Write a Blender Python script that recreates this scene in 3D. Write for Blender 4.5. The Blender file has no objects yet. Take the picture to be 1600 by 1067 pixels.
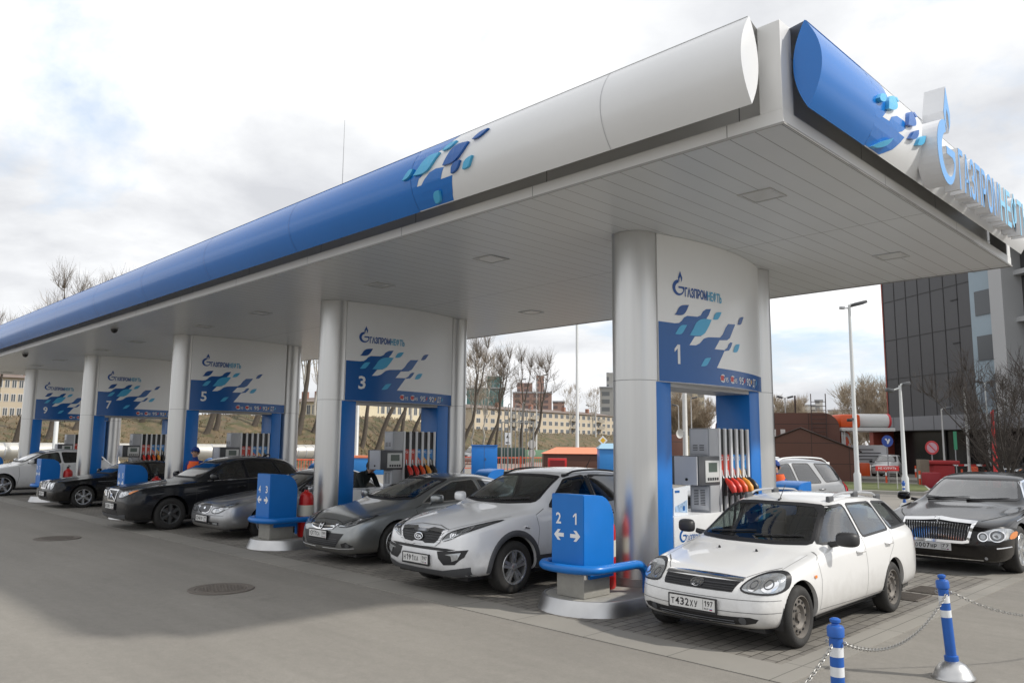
import bpy, bmesh, math, random
from mathutils import Vector, Matrix
from mathutils.bvhtree import BVHTree
random.seed(7)
SC = bpy.context.scene
COL = SC.collection
PI = math.pi
R_ = math.radians
# ---------------------------------------------------------------- camera
CAMH = 1.916
def set_camera():
    yaw, pitch, roll, f = 0.7895, 0.1309, 0.0088, 1222.12
    cy, sy = math.cos(yaw), math.sin(yaw)
    d = Vector((-sy, cy, 0)); r = Vector((cy, sy, 0)); u = Vector((0, 0, 1))
    d2 = d*math.cos(pitch)+u*math.sin(pitch); u2 = u*math.cos(pitch)-d*math.sin(pitch)
    r3 = r*math.cos(roll)+u2*math.sin(roll); u3 = u2*math.cos(roll)-r*math.sin(roll)
    cam = bpy.data.cameras.new('camera'); o = bpy.data.objects.new('camera', cam); COL.objects.link(o)
    o.matrix_world = Matrix(((r3.x, u3.x, -d2.x, 0), (r3.y, u3.y, -d2.y, 0), (r3.z, u3.z, -d2.z, CAMH), (0, 0, 0, 1)))
    cam.sensor_width = 36; cam.lens = f/1600*36; cam.clip_end = 3000; cam.clip_start = 0.05
    SC.camera = o
    return r3, u3, d2, f
CR, CU, CD, CF = set_camera()
def ray(px, py):
    return CD*CF + CR*(px-800) - CU*(py-533.5)
def at(px, d, z=0.0):                     # world x,y at horizontal distance d in the direction of photo column px (near the horizon)
    v = ray(px, 690); k = d/math.hypot(v.x, v.y)
    return Vector((v.x*k, v.y*k, z))
def hz(px, py, d):                        # height of photo pixel at horizontal distance d
    v = ray(px, py); return CAMH + v.z*d/math.hypot(v.x, v.y)
# ---------------------------------------------------------------- light
SUN = Vector((1, .58, .96)).normalized()
def set_world():
    w = bpy.data.worlds.new('World'); SC.world = w; w.use_nodes = True
    nt = w.node_tree; N = nt.nodes; L = nt.links; N.clear()
    out = N.new('ShaderNodeOutputWorld'); bg = N.new('ShaderNodeBackground'); bg.inputs['Strength'].default_value = .109
    sky = N.new('ShaderNodeTexSky'); sky.sky_type = 'NISHITA'; sky.sun_disc = False
    sky.sun_elevation = math.asin(SUN.z); sky.sun_rotation = math.atan2(SUN.x, SUN.y); sky.dust_density = 1.5
    tc = N.new('ShaderNodeTexCoord'); sep = N.new('ShaderNodeSeparateXYZ'); L.new(tc.outputs['Generated'], sep.inputs[0])
    def m(op, a, b=None, c=None):
        n = N.new('ShaderNodeMath'); n.operation = op
        for i, v in enumerate((a, b, c)):
            if v is None: continue
            if hasattr(v, 'links'): L.new(v, n.inputs[i])
            else: n.inputs[i].default_value = v
        return n.outputs[0]
    zz = m('ADD', m('MAXIMUM', sep.outputs[2], 0.0), .22)
    cb = N.new('ShaderNodeCombineXYZ'); L.new(m('DIVIDE', sep.outputs[0], zz), cb.inputs[0]); L.new(m('DIVIDE', sep.outputs[1], zz), cb.inputs[1]); cb.inputs[2].default_value = 3.1
    def noise(sc, det, rough, off):
        mp = N.new('ShaderNodeMapping'); mp.inputs['Location'].default_value = off; L.new(cb.outputs[0], mp.inputs['Vector'])
        n = N.new('ShaderNodeTexNoise'); n.inputs['Scale'].default_value = sc; n.inputs['Detail'].default_value = det; n.inputs['Roughness'].default_value = rough
        n.inputs['Distortion'].default_value = .25
        L.new(mp.outputs[0], n.inputs['Vector']); return n.outputs[0]
    def ramp(v, pts):
        r = N.new('ShaderNodeValToRGB'); L.new(v, r.inputs[0]); e = r.color_ramp.elements
        while len(e) < len(pts): e.new(.5)
        for i, (p, c) in enumerate(pts): e[i].position = p; e[i].color = (*c, 1) if isinstance(c, tuple) else (c, c, c, 1)
        return r.outputs[0]
    cover = ramp(noise(1.15, 9, .58, (3.3, 1.2, 0)), ((.33, 0.1), (.46, 1.0)))
    cell = noise(.95, 8, .56, (8.6, 4.4, 0))
    shade = ramp(cell, ((.34, (9.0, 9.0, 9.0)), (.42, (7.9, 7.9, 8.0)), (.50, (6.5, 6.6, 6.75)), (.62, (4.9, 5.0, 5.25))))
    mx = N.new('ShaderNodeMix'); mx.data_type = 'RGBA'; L.new(cover, mx.inputs['Factor'])
    sk = N.new('ShaderNodeMix'); sk.data_type = 'RGBA'; sk.inputs['Factor'].default_value = .45; L.new(sky.outputs[0], sk.inputs['A']); sk.inputs['B'].default_value = (6.6, 7.9, 9.4, 1)
    L.new(sk.outputs['Result'], mx.inputs['A']); L.new(shade, mx.inputs['B'])
    L.new(mx.outputs['Result'], bg.inputs[0]); L.new(bg.outputs[0], out.inputs[0])
    s = bpy.data.lights.new('sun', 'SUN'); s.energy = 2.6; s.angle = R_(2.2); s.color = (1, .955, .88)
    o = bpy.data.objects.new('sun', s); COL.objects.link(o); o.rotation_euler = (-SUN).to_track_quat('-Z', 'Y').to_euler()
set_world()
SC.view_settings.view_transform = 'Standard'; SC.view_settings.look = 'None'; SC.view_settings.exposure = 0.43; SC.view_settings.gamma = 1
SC.view_settings.use_curve_mapping = False
SC.cycles.max_bounces = 8; SC.cycles.transparent_max_bounces = 12; SC.cycles.use_denoising = True
SC.cycles.caustics_reflective = False; SC.cycles.caustics_refractive = False; SC.cycles.sample_clamp_indirect = 6
# ---------------------------------------------------------------- materials
MATS = {}
def mat(name, col=(.5, .5, .5), rough=.5, metal=0., coat=0., noise=0., nscale=4., bump=0., bscale=60., spec=.5, stretch=None, emit=0.):
    if name in MATS: return MATS[name]
    m = bpy.data.materials.new(name); m.use_nodes = True; MATS[name] = m
    nt = m.node_tree; N = nt.nodes; L = nt.links; b = N['Principled BSDF']
    b.inputs['Base Color'].default_value = (*col, 1); b.inputs['Roughness'].default_value = rough; b.inputs['Metallic'].default_value = metal
    b.inputs['Coat Weight'].default_value = coat; b.inputs['Coat Roughness'].default_value = .04; b.inputs['Specular IOR Level'].default_value = spec
    if noise or bump:
        tc = N.new('ShaderNodeTexCoord'); v = tc.outputs['Object']
        if stretch:
            mp = N.new('ShaderNodeMapping'); mp.inputs['Scale'].default_value = stretch; L.new(v, mp.inputs['Vector']); v = mp.outputs[0]
    if noise:
        n = N.new('ShaderNodeTexNoise'); n.inputs['Scale'].default_value = nscale; n.inputs['Detail'].default_value = 7; n.inputs['Roughness'].default_value = .6; L.new(v, n.inputs['Vector'])
        r = N.new('ShaderNodeMapRange'); r.inputs['From Min'].default_value = .25; r.inputs['From Max'].default_value = .75
        r.inputs['To Min'].default_value = 1-noise; r.inputs['To Max'].default_value = 1+noise; L.new(n.outputs[0], r.inputs['Value'])
        x = N.new('ShaderNodeVectorMath'); x.operation = 'SCALE'; x.inputs[0].default_value = col; L.new(r.outputs[0], x.inputs['Scale']); L.new(x.outputs[0], b.inputs['Base Color'])
        r2 = N.new('ShaderNodeMapRange'); r2.inputs['From Min'].default_value = .3; r2.inputs['From Max'].default_value = .7
        r2.inputs['To Min'].default_value = max(.02, rough*(1-noise*.8)); r2.inputs['To Max'].default_value = min(1, rough*(1+noise*.8)); L.new(n.outputs[0], r2.inputs['Value']); L.new(r2.outputs[0], b.inputs['Roughness'])
    if bump:
        n2 = N.new('ShaderNodeTexNoise'); n2.inputs['Scale'].default_value = bscale; n2.inputs['Detail'].default_value = 6; L.new(v, n2.inputs['Vector'])
        bp = N.new('ShaderNodeBump'); bp.inputs['Strength'].default_value = bump; bp.inputs['Distance'].default_value = .02; L.new(n2.outputs[0], bp.inputs['Height']); L.new(bp.outputs[0], b.inputs['Normal'])
    if emit:
        b.inputs['Emission Color'].default_value = (*col, 1); b.inputs['Emission Strength'].default_value = emit
    return m
def nmath(nt, op, a, b=None, c=None):
    n = nt.nodes.new('ShaderNodeMath'); n.operation = op
    for i, v in enumerate((a, b, c)):
        if v is None: continue
        if hasattr(v, 'links'): nt.links.new(v, n.inputs[i])
        else: n.inputs[i].default_value = v
    return n.outputs[0]
def glass_mat(name, tint, refl=1.0):
    if name in MATS: return MATS[name]
    m = bpy.data.materials.new(name); m.use_nodes = True; MATS[name] = m
    nt = m.node_tree; N = nt.nodes; L = nt.links; N.clear()
    out = N.new('ShaderNodeOutputMaterial'); t = N.new('ShaderNodeBsdfTransparent'); t.inputs[0].default_value = (*tint, 1)
    g = N.new('ShaderNodeBsdfGlossy'); g.inputs['Roughness'].default_value = .015; g.inputs[0].default_value = (1, 1, 1, 1)
    f = N.new('ShaderNodeFresnel'); f.inputs[0].default_value = 1.75; mx = N.new('ShaderNodeMixShader')
    L.new(nmath(nt, 'MINIMUM', nmath(nt, 'MULTIPLY', f.outputs[0], refl), 1.0), mx.inputs[0]); L.new(t.outputs[0], mx.inputs[1]); L.new(g.outputs[0], mx.inputs[2]); L.new(mx.outputs[0], out.inputs[0])
    return m
def pattern_mat(name, col, line, rough, spacing, width=.03, metal=0., axis_lines=('X',), extra=None, bump=.3, noise=.05, spec=.5):
    """colour with thin joint lines every `spacing` metres along the given object axes"""
    if name in MATS: return MATS[name]
    m = mat(name, col, rough, metal, noise=noise, nscale=.7, spec=spec); nt = m.node_tree; N = nt.nodes; L = nt.links; b = N['Principled BSDF']
    tc = N.new('ShaderNodeTexCoord'); sep = N.new('ShaderNodeSeparateXYZ'); L.new(tc.outputs['Object'], sep.inputs[0])
    tot = None
    for ax, sp, wd, off in axis_lines:
        f = nmath(nt, 'FRACT', nmath(nt, 'ADD', nmath(nt, 'DIVIDE', sep.outputs['XYZ'.index(ax)], sp), off))
        e = nmath(nt, 'LESS_THAN', f, wd/sp)
        tot = e if tot is None else nmath(nt, 'MAXIMUM', tot, e)
    src = b.inputs['Base Color'].links[0].from_socket
    mx = N.new('ShaderNodeMix'); mx.data_type = 'RGBA'; L.new(tot, mx.inputs['Factor']); L.new(src, mx.inputs['A']); mx.inputs['B'].default_value = (*line, 1)
    L.new(mx.outputs['Result'], b.inputs['Base Color'])
    if bump:
        bp = N.new('ShaderNodeBump'); bp.inputs['Strength'].default_value = bump; bp.inputs['Distance'].default_value = .01
        L.new(nmath(nt, 'SUBTRACT', 1.0, tot), bp.inputs['Height']); L.new(bp.outputs[0], b.inputs['Normal'])
    return m
# ---------------------------------------------------------------- mesh builder
class MB:
    def __init__(s): s.bm = bmesh.new(); s.mi = 0
    def face(s, pts, mi=None):
        f = s.bm.faces.new([s.bm.verts.new(p) for p in pts]); f.material_index = s.mi if mi is None else mi; return f
    def mesh(s, verts, faces, mi=None):
        vs = [s.bm.verts.new(v) for v in verts]
        for f in faces:
            try: s.bm.faces.new([vs[i] for i in f]).material_index = s.mi if mi is None else mi
            except ValueError: pass
    def box(s, lo, hi, bev=0, rot=None, org=None, mi=None, seg=2):
        b = bmesh.new(); bmesh.ops.create_cube(b, size=1)
        c = [(a+h)/2 for a, h in zip(lo, hi)]; d = [abs(h-a) for a, h in zip(lo, hi)]
        for v in b.verts: v.co = Vector((v.co.x*d[0]+c[0], v.co.y*d[1]+c[1], v.co.z*d[2]+c[2]))
        if bev: bmesh.ops.bevel(b, geom=list(b.edges), offset=min(bev, min(d)*.45), segments=seg, affect='EDGES', profile=.5)
        if rot is not None:
            o = Vector(org if org is not None else c)
            for v in b.verts: v.co = rot @ (v.co-o)+o
        b.verts.index_update(); s.mesh([v.co.copy() for v in b.verts], [[v.index for v in f.verts] for f in b.faces], mi); b.free()
    def cyl(s, p0, p1, r0, r1=None, n=16, caps=True, mi=None):
        s.tube([p0, p1], [r0, r0 if r1 is None else r1], n, caps, mi)
    def tube(s, pts, r, n=8, caps=True, mi=None):
        pts = [Vector(p) for p in pts]; k = len(pts); rs = r if isinstance(r, (list, tuple)) else [r]*k
        t0 = (pts[1]-pts[0]).normalized(); up = Vector((0, 0, 1)) if abs(t0.z) < .95 else Vector((1, 0, 0))
        a = t0.cross(up).normalized(); rings = []
        for i, p in enumerate(pts):
            t = ((pts[min(i+1, k-1)]-pts[max(i-1, 0)])).normalized()
            a = (a-t*a.dot(t)).normalized(); b = t.cross(a)
            rings.append([p+(a*math.cos(2*PI*j/n)+b*math.sin(2*PI*j/n))*rs[i] for j in range(n)])
        vs = [v for q in rings for v in q]; fs = [(i*n+j, i*n+(j+1) % n, (i+1)*n+(j+1) % n, (i+1)*n+j) for i in range(k-1) for j in range(n)]
        if caps: fs += [tuple(range(n))[::-1], tuple((k-1)*n+j for j in range(n))]
        s.mesh(vs, fs, mi)
    def lathe(s, prof, n=24, xf=None, mi=None, caps=True):
        xf = xf or (lambda x, y, z: (x, y, z)); k = len(prof)
        vs = [xf(r*math.cos(2*PI*j/n), r*math.sin(2*PI*j/n), z) for r, z in prof for j in range(n)]
        s.mesh(vs, [(i*n+j, i*n+(j+1) % n, (i+1)*n+(j+1) % n, (i+1)*n+j) for i in range(k-1) for j in range(n)], mi)
        for i in (0, k-1) if caps else ():
            if prof[i][0] > 1e-4: s.mesh([vs[i*n+j] for j in range(n)], [tuple(range(n))], mi)
    def prism(s, poly, c0, c1, xf, mi=None):
        n = len(poly); s.mesh([xf(a, b, c0) for a, b in poly]+[xf(a, b, c1) for a, b in poly],
            [tuple(range(n)), tuple(range(n, 2*n))[::-1]]+[(i, i+n, (i+1) % n+n, (i+1) % n) for i in range(n)], mi)
    def grid(s, fn, us, vs, mi=None):
        nv = len(vs); s.mesh([fn(u, v) for u in us for v in vs], [(i*nv+j, (i+1)*nv+j, (i+1)*nv+j+1, i*nv+j+1) for i in range(len(us)-1) for j in range(nv-1)], mi)
    def build(s, name, mats, parent=None, smooth=None, weld=False, normals=True):
        if weld: bmesh.ops.remove_doubles(s.bm, verts=list(s.bm.verts), dist=1e-5)
        if normals: bmesh.ops.recalc_face_normals(s.bm, faces=list(s.bm.faces))
        me = bpy.data.meshes.new(name); s.bm.to_mesh(me); s.bm.free()
        return link(name, me, mats, parent, smooth)
def link(name, me, mats, parent=None, smooth=None):
    for m in (mats if isinstance(mats, (list, tuple)) else [mats]): me.materials.append(m)
    if smooth:
        me.polygons.foreach_set('use_smooth', [True]*len(me.polygons)); me.set_sharp_from_angle(angle=R_(smooth))
    o = bpy.data.objects.new(name, me); COL.objects.link(o)
    if parent is not None: o.parent = parent
    return o
def tag(o, label=None, cat=None, group=None, kind=None):
    if label: o['label'] = label
    if cat: o['category'] = cat
    if group: o['group'] = group
    if kind: o['kind'] = kind
    return o
def thing(name, label, cat, loc=(0, 0, 0), rz=0., group=None):
    o = bpy.data.objects.new(name, None); COL.objects.link(o); o.location = loc; o.rotation_euler = (0, 0, rz); o.empty_display_size = .2
    return tag(o, label, cat, group)
def copy_tree(o, parent=None):
    c = o.copy(); COL.objects.link(c)
    if parent is not None: c.parent = parent
    for ch in list(o.children): copy_tree(ch, c)
    return c
def again(src, label, loc, rz=0., scale=None):
    c = copy_tree(src); c.location = loc; c.rotation_euler = (0, 0, rz); c['label'] = label
    if scale: c.scale = scale if isinstance(scale, (tuple, list)) else (scale,)*3
    return c
# flat outlines laid on a surface: mp(a, b, off) -> point
def decal(name, polys, mp, mats, parent=None, off=.004, step=.08, thick=0., smooth=None, mis=None):
    bm = bmesh.new()
    for k, poly in enumerate(polys):
        if isinstance(poly, tuple):                     # ready mesh (verts, faces)
            vs = [bm.verts.new((a, b, 0)) for a, b in poly[0]]
            for f in poly[1]:
                try: bm.faces.new([vs[i] for i in f])
                except ValueError: pass
        else:
            f = bm.faces.new([bm.verts.new((a, b, 0)) for a, b in poly]); f.material_index = mis[k] if mis else 0
    bm.normal_update(); bmesh.ops.triangulate(bm, faces=list(bm.faces))
    if step:
        for ax in (0, 1):
            c = [v.co[ax] for v in bm.verts]; lo, hi = min(c), max(c); n = int((hi-lo)/step)
            for i in range(1, n+1):
                p = [0, 0, 0]; q = [0, 0, 0]; p[ax] = lo+i*step; q[ax] = 1
                bmesh.ops.bisect_plane(bm, geom=list(bm.verts)+list(bm.edges)+list(bm.faces), plane_co=p, plane_no=q, dist=1e-5)
    if thick:
        base = list(bm.faces); r = bmesh.ops.extrude_face_region(bm, geom=base)
        for e in r['geom']:
            if isinstance(e, bmesh.types.BMVert): e.co.z = thick
    for v in bm.verts: v.co = mp(v.co.x, v.co.y, off+v.co.z)
    bmesh.ops.recalc_face_normals(bm, faces=list(bm.faces))
    me = bpy.data.meshes.new(name); bm.to_mesh(me); bm.free()
    return link(name, me, mats, parent, smooth)
_tc = {}
def text2d(s, x0, y0, h, w=None, bold=.0, align=0):
    """outline of a string as (verts, faces), cap height h, fitted to width w, lower left corner x0,y0"""
    if s == '1':
        w = w or h*.38; t = min(h*.17, w*.5); P = [(w-t, 0), (w, 0), (w, h), (w-t*1.0, h), (0, h*.76), (0, h*.60), (w-t, h*.79)]
        return ([(x0+a, y0+b) for a, b in P], [(0, 1, 2, 6), (2, 3, 6), (3, 4, 5), (3, 5, 6)])
    key = (s, bold)
    if key not in _tc:
        c = bpy.data.curves.new('lettering', 'FONT'); c.body = s; c.size = 1; c.offset = bold; c.resolution_u = 2
        o = bpy.data.objects.new('lettering', c); COL.objects.link(o); bpy.context.view_layer.update()
        me = bpy.data.meshes.new_from_object(o.evaluated_get(bpy.context.evaluated_depsgraph_get()))
        _tc[key] = ([v.co.xy.copy() for v in me.vertices], [tuple(p.vertices) for p in me.polygons])
        bpy.data.objects.remove(o); bpy.data.curves.remove(c); bpy.data.meshes.remove(me)
    vs, fs = _tc[key]
    xs = [v.x for v in vs]; ys = [v.y for v in vs]; X0, X1 = min(xs), max(xs)
    kh = h/.73; kw = (w/(X1-X0)) if w else kh*.8
    return ([((v.x-X0)*kw+x0, v.y*kh+y0) for v in vs], fs)
def arc_pts(cx, cy, r, a0, a1, n): return [(cx+r*math.cos(R_(a0+(a1-a0)*i/n)), cy+r*math.sin(R_(a0+(a1-a0)*i/n))) for i in range(n+1)]
def flame_mark(x, y, h):
    """round letter with a flame above its opening, as outlines; lower left corner x,y, total height h"""
    k = h/1.6; T = lambda P: [(x+a*k, y+b*k) for a, b in P]
    outer = arc_pts(.5, .52, .5, 88, 372, 26); inner = arc_pts(.58, .50, .34, 360, 100, 22)
    body = outer+[(.5, .62), (.5, .50), (.82, .50)]+inner[1:]
    fl = [(.62, .86), (.5, 1.02), (.47, 1.16), (.56, 1.36), (.66, 1.6), (.74, 1.4), (.84, 1.2), (.82, 1.04), (.7, .86), (.74, 1.0), (.72, 1.12), (.66, 1.24), (.6, 1.12), (.58, 1.0)]
    return [T(body), T(fl)]
def chaikin(P, n=1, closed=True):
    for _ in range(n):
        Q = []
        for i in range(len(P) if closed else len(P)-1):
            a, b = P[i], P[(i+1) % len(P)]
            Q += [(a[0]*.75+b[0]*.25, a[1]*.75+b[1]*.25), (a[0]*.25+b[0]*.75, a[1]*.25+b[1]*.75)]
        P = Q if closed else [P[0]]+Q+[P[-1]]
    return P
def leaf(P, n=2):                       # rounds every corner except the two farthest apart
    bi, bj, bd = 0, 1, 0
    for i in range(len(P)):
        for j in range(i):
            d = (P[i][0]-P[j][0])**2+(P[i][1]-P[j][1])**2
            if d > bd: bi, bj, bd = j, i, d
    return chaikin(P[bi:bj+1], n, False)[:-1]+chaikin(P[bj:]+P[:bi+1], n, False)[:-1]
WHITE = mat('white_cladding', (.78, .78, .78), .28, noise=.03, nscale=1.2)
TUBEW = mat('white_enamel', (.74, .75, .76), .25, noise=.03, nscale=.8)
BLUE = mat('blue_enamel', (.004, .150, .52), .2, noise=.05, nscale=.8)
BLUEL = mat('blue_paint', (.006, .155, .52), .35, noise=.06, nscale=3)
NAVY = mat('dark_blue_film', (.010, .065, .33), .3, noise=.03)
CYAN = mat('cyan_film', (.07, .42, .70), .35, noise=.03)
SIGNW = mat('sign_white', (.83, .84, .84), .22, noise=.02, nscale=1)
METAL = mat('brushed_metal', (.60, .60, .59), .33, .85, noise=.03, nscale=3., stretch=(9, 9, .25))
STEEL = mat('stainless_steel', (.50, .50, .50), .36, 1., noise=.10, nscale=3)
GREYP = mat('grey_paint', (.36, .37, .39), .4, noise=.05)
GREYD = mat('dark_grey_plastic', (.075, .078, .085), .45, noise=.08)
BLACK = mat('black_plastic', (.016, .016, .018), .45, noise=.1)
RUBBER = mat('tyre_rubber', (.028, .027, .026), .8, noise=.25, nscale=9, bump=.2, bscale=90)
CHROME = mat('chrome', (.82, .82, .83), .07, 1.)
RED = mat('red_paint', (.50, .014, .014), .3, noise=.08)
ORANGE = mat('orange_paint', (.80, .13, .025), .4, noise=.06)
LETW = mat('white_lettering', (.78, .79, .8), .45)
CONC = mat('concrete', (.33, .32, .29), .85, noise=.16, nscale=6, bump=.25, bscale=70)
# ================================================================ ground
XC, YC, ZC, YD, XE = -2.994, 6.308, 4.74, 13.923, -39.4
CX0, PITCH = -6.18, 7.42
def ground_mats():
    m = mat('asphalt_dusty', (.222, .208, .185), .88, noise=.10, nscale=.35, bump=.35, bscale=160)
    nt = m.node_tree; N = nt.nodes; L = nt.links; b = N['Principled BSDF']; src = b.inputs['Base Color'].links[0].from_socket
    tc = N.new('ShaderNodeTexCoord')
    def nz(sc, stretch=(1, 1, 1), det=4):
        mp = N.new('ShaderNodeMapping'); mp.inputs['Scale'].default_value = stretch; L.new(tc.outputs['Object'], mp.inputs['Vector'])
        n = N.new('ShaderNodeTexNoise'); n.inputs['Scale'].default_value = sc; n.inputs['Detail'].default_value = det; n.inputs['Roughness'].default_value = .7; L.new(mp.outputs[0], n.inputs['Vector']); return n.outputs[0]
    def mr(v, a, b_, c, d):
        r = N.new('ShaderNodeMapRange'); L.new(v, r.inputs[0])
        for i, x in enumerate((a, b_, c, d)): r.inputs[i+1].default_value = x
        return r.outputs[0]
    f = nmath(nt, 'MULTIPLY', mr(nz(210), .3, .7, .80, 1.2), mr(nz(38), .3, .7, .93, 1.07))
    f = nmath(nt, 'MULTIPLY', f, mr(nz(9, (1, 1, 1), 6), .3, .7, .93, 1.07)); f = nmath(nt, 'MULTIPLY', f, mr(nz(14, (1, 1, 1), 2), .70, .76, 1.0, .72))
    f = nmath(nt, 'MULTIPLY', f, mr(nz(1.6, (.12, 1, 1), 5), .3, .7, .90, 1.08))
    f = nmath(nt, 'MULTIPLY', f, mr(nz(.9, (1, 1, 1), 6), .62, .72, 1.0, .84))
    x = N.new('ShaderNodeVectorMath'); x.operation = 'SCALE'; L.new(src, x.inputs[0]); L.new(f, x.inputs['Scale']); L.new(x.outputs[0], b.inputs['Base Color'])
    p = mat('block_paving', (.20, .186, .166), .85, noise=.12, nscale=.6); nt = p.node_tree; N = nt.nodes; L = nt.links; b = N['Principled BSDF']
    tc = N.new('ShaderNodeTexCoord'); mp = N.new('ShaderNodeMapping'); mp.inputs['Rotation'].default_value = (0, 0, PI/2); L.new(tc.outputs['Object'], mp.inputs['Vector'])
    br = N.new('ShaderNodeTexBrick'); br.inputs['Scale'].default_value = 1; br.inputs['Brick Width'].default_value = .26; br.inputs['Row Height'].default_value = .13
    br.inputs['Mortar Size'].default_value = .0075; br.inputs['Mortar Smooth'].default_value = .2; br.inputs['Color1'].default_value = (.86, .86, .86, 1); br.inputs['Color2'].default_value = (1.14, 1.14, 1.12, 1); br.inputs['Mortar'].default_value = (.27, .26, .24, 1)
    L.new(mp.outputs[0], br.inputs['Vector'])
    n = N.new('ShaderNodeTexNoise'); n.inputs['Scale'].default_value = 90; n.inputs['Detail'].default_value = 4; L.new(tc.outputs['Object'], n.inputs['Vector'])
    n2 = N.new('ShaderNodeTexNoise'); n2.inputs['Scale'].default_value = 1.3; n2.inputs['Detail'].default_value = 6; L.new(tc.outputs['Object'], n2.inputs['Vector'])
    r = N.new('ShaderNodeMapRange'); L.new(nmath(nt, 'ADD', nmath(nt, 'MULTIPLY', n.outputs[0], .5), n2.outputs[0]), r.inputs[0]); r.inputs[1].default_value = .5; r.inputs[2].default_value = 1.0; r.inputs[3].default_value = .72; r.inputs[4].default_value = 1.22
    src = b.inputs['Base Color'].links[0].from_socket
    x = N.new('ShaderNodeVectorMath'); x.operation = 'MULTIPLY'; L.new(src, x.inputs[0]); L.new(br.outputs['Color'], x.inputs[1])
    y = N.new('ShaderNodeVectorMath'); y.operation = 'SCALE'; L.new(x.outputs[0], y.inputs[0]); L.new(r.outputs[0], y.inputs['Scale']); L.new(y.outputs[0], b.inputs['Base Color'])
    bp = N.new('ShaderNodeBump'); bp.inputs['Strength'].default_value = .6; bp.inputs['Distance'].default_value = .006; L.new(nmath(nt, 'SUBTRACT', 1.0, br.outputs['Fac']), bp.inputs['Height']); L.new(bp.outputs[0], b.inputs['Normal'])
    return m, p
ASPH, PAVE = ground_mats()
KERB = pattern_mat('kerb_concrete', (.25, .237, .212), (.13, .125, .11), .88, 1, axis_lines=(('X', 1.0, .012, .3), ('Y', 1.0, .012, .1)), noise=.14)
def setting():
    b = MB(); b.face([(-1500, -1500, 0), (1500, -1500, 0), (1500, 1500, 0), (-1500, 1500, 0)]); tag(b.build('ground', ASPH), kind='structure')
    x0, x1, y0, y1 = XE-.3, -3.44, 6.81, 13.45
    b = MB(); b.face([(x0, y0, .004), (x1, y0, .004), (x1, y1, .004), (x0, y1, .004)]); tag(b.build('forecourt_paving', PAVE), kind='structure')
    b = MB(); X1, Y0, Y1 = -3.13, 6.30, 13.95; z = .008
    b.face([(x0, Y0, z), (X1, Y0, z), (x1, y0, z), (x0, y0, z)]); b.face([(X1, Y0, z), (X1, Y1, z), (x1, y1, z), (x1, y0, z)]); b.face([(X1, Y1, z), (x0, Y1, z), (x0, y1, z), (x1, y1, z)])
    for p, q in (((x0, Y0), (X1, Y0)), ((X1, Y0), (X1, Y1)), ((X1, Y1), (x0, Y1))): b.face([(*p, -.01), (*q, -.01), (*q, z), (*p, z)])
    tag(b.build('kerb_strip', KERB), kind='structure')
setting()
def manhole(x, y, label, rust):
    t = thing('manhole_cover', label, 'manhole cover', (x, y, 0), .4, 'manhole covers in the asphalt')
    im = mat('cast_iron', (.14, .122, .105), .75, .2, noise=.3, nscale=20, bump=.5, bscale=50)
    b = MB(); b.lathe([(.0, .012), (.31, .012), (.315, .006)], 40); b.build('lid', im, t, 40)
    b = MB(); b.lathe([(.32, .005), (.33, .014), (.41, .014), (.42, .004)], 40); b.build('ring', im, t, 40)
    b = MB()
    for i in range(-4, 5):
        h = math.sqrt(max(0, .27**2-(i*.06)**2)); b.box((-h, i*.06-.012, .012), (h, i*.06+.012, .017)); b.box((i*.06-.012, -h, .012), (i*.06+.012, h, .0165))
    b.build('tread', im, t)
manhole(-10.22, 4.79, 'rusty round manhole cover in the asphalt in front of the grey coupe', 1)
manhole(-17.54, 4.8, 'round manhole cover in the asphalt in front of the black SUV', 0)
for i, (x, y, l) in enumerate(((-3.80, 11.05, 'iron drain grate in the paving behind the white estate, nearer of two'), (-3.78, 11.75, 'iron drain grate in the paving behind the white estate, farther of two'))):
    b = MB(); b.box((-.2, -.27, .006), (.2, .27, .016))
    for k in range(9): b.box((-.17, -.24+k*.058, .0155), (.17, -.215+k*.058, .022))
    o = b.build('drain_grate', mat('cast_iron')); o.location = (x, y, 0); tag(o, l, 'drain', 'drain grates in the paving')
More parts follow.
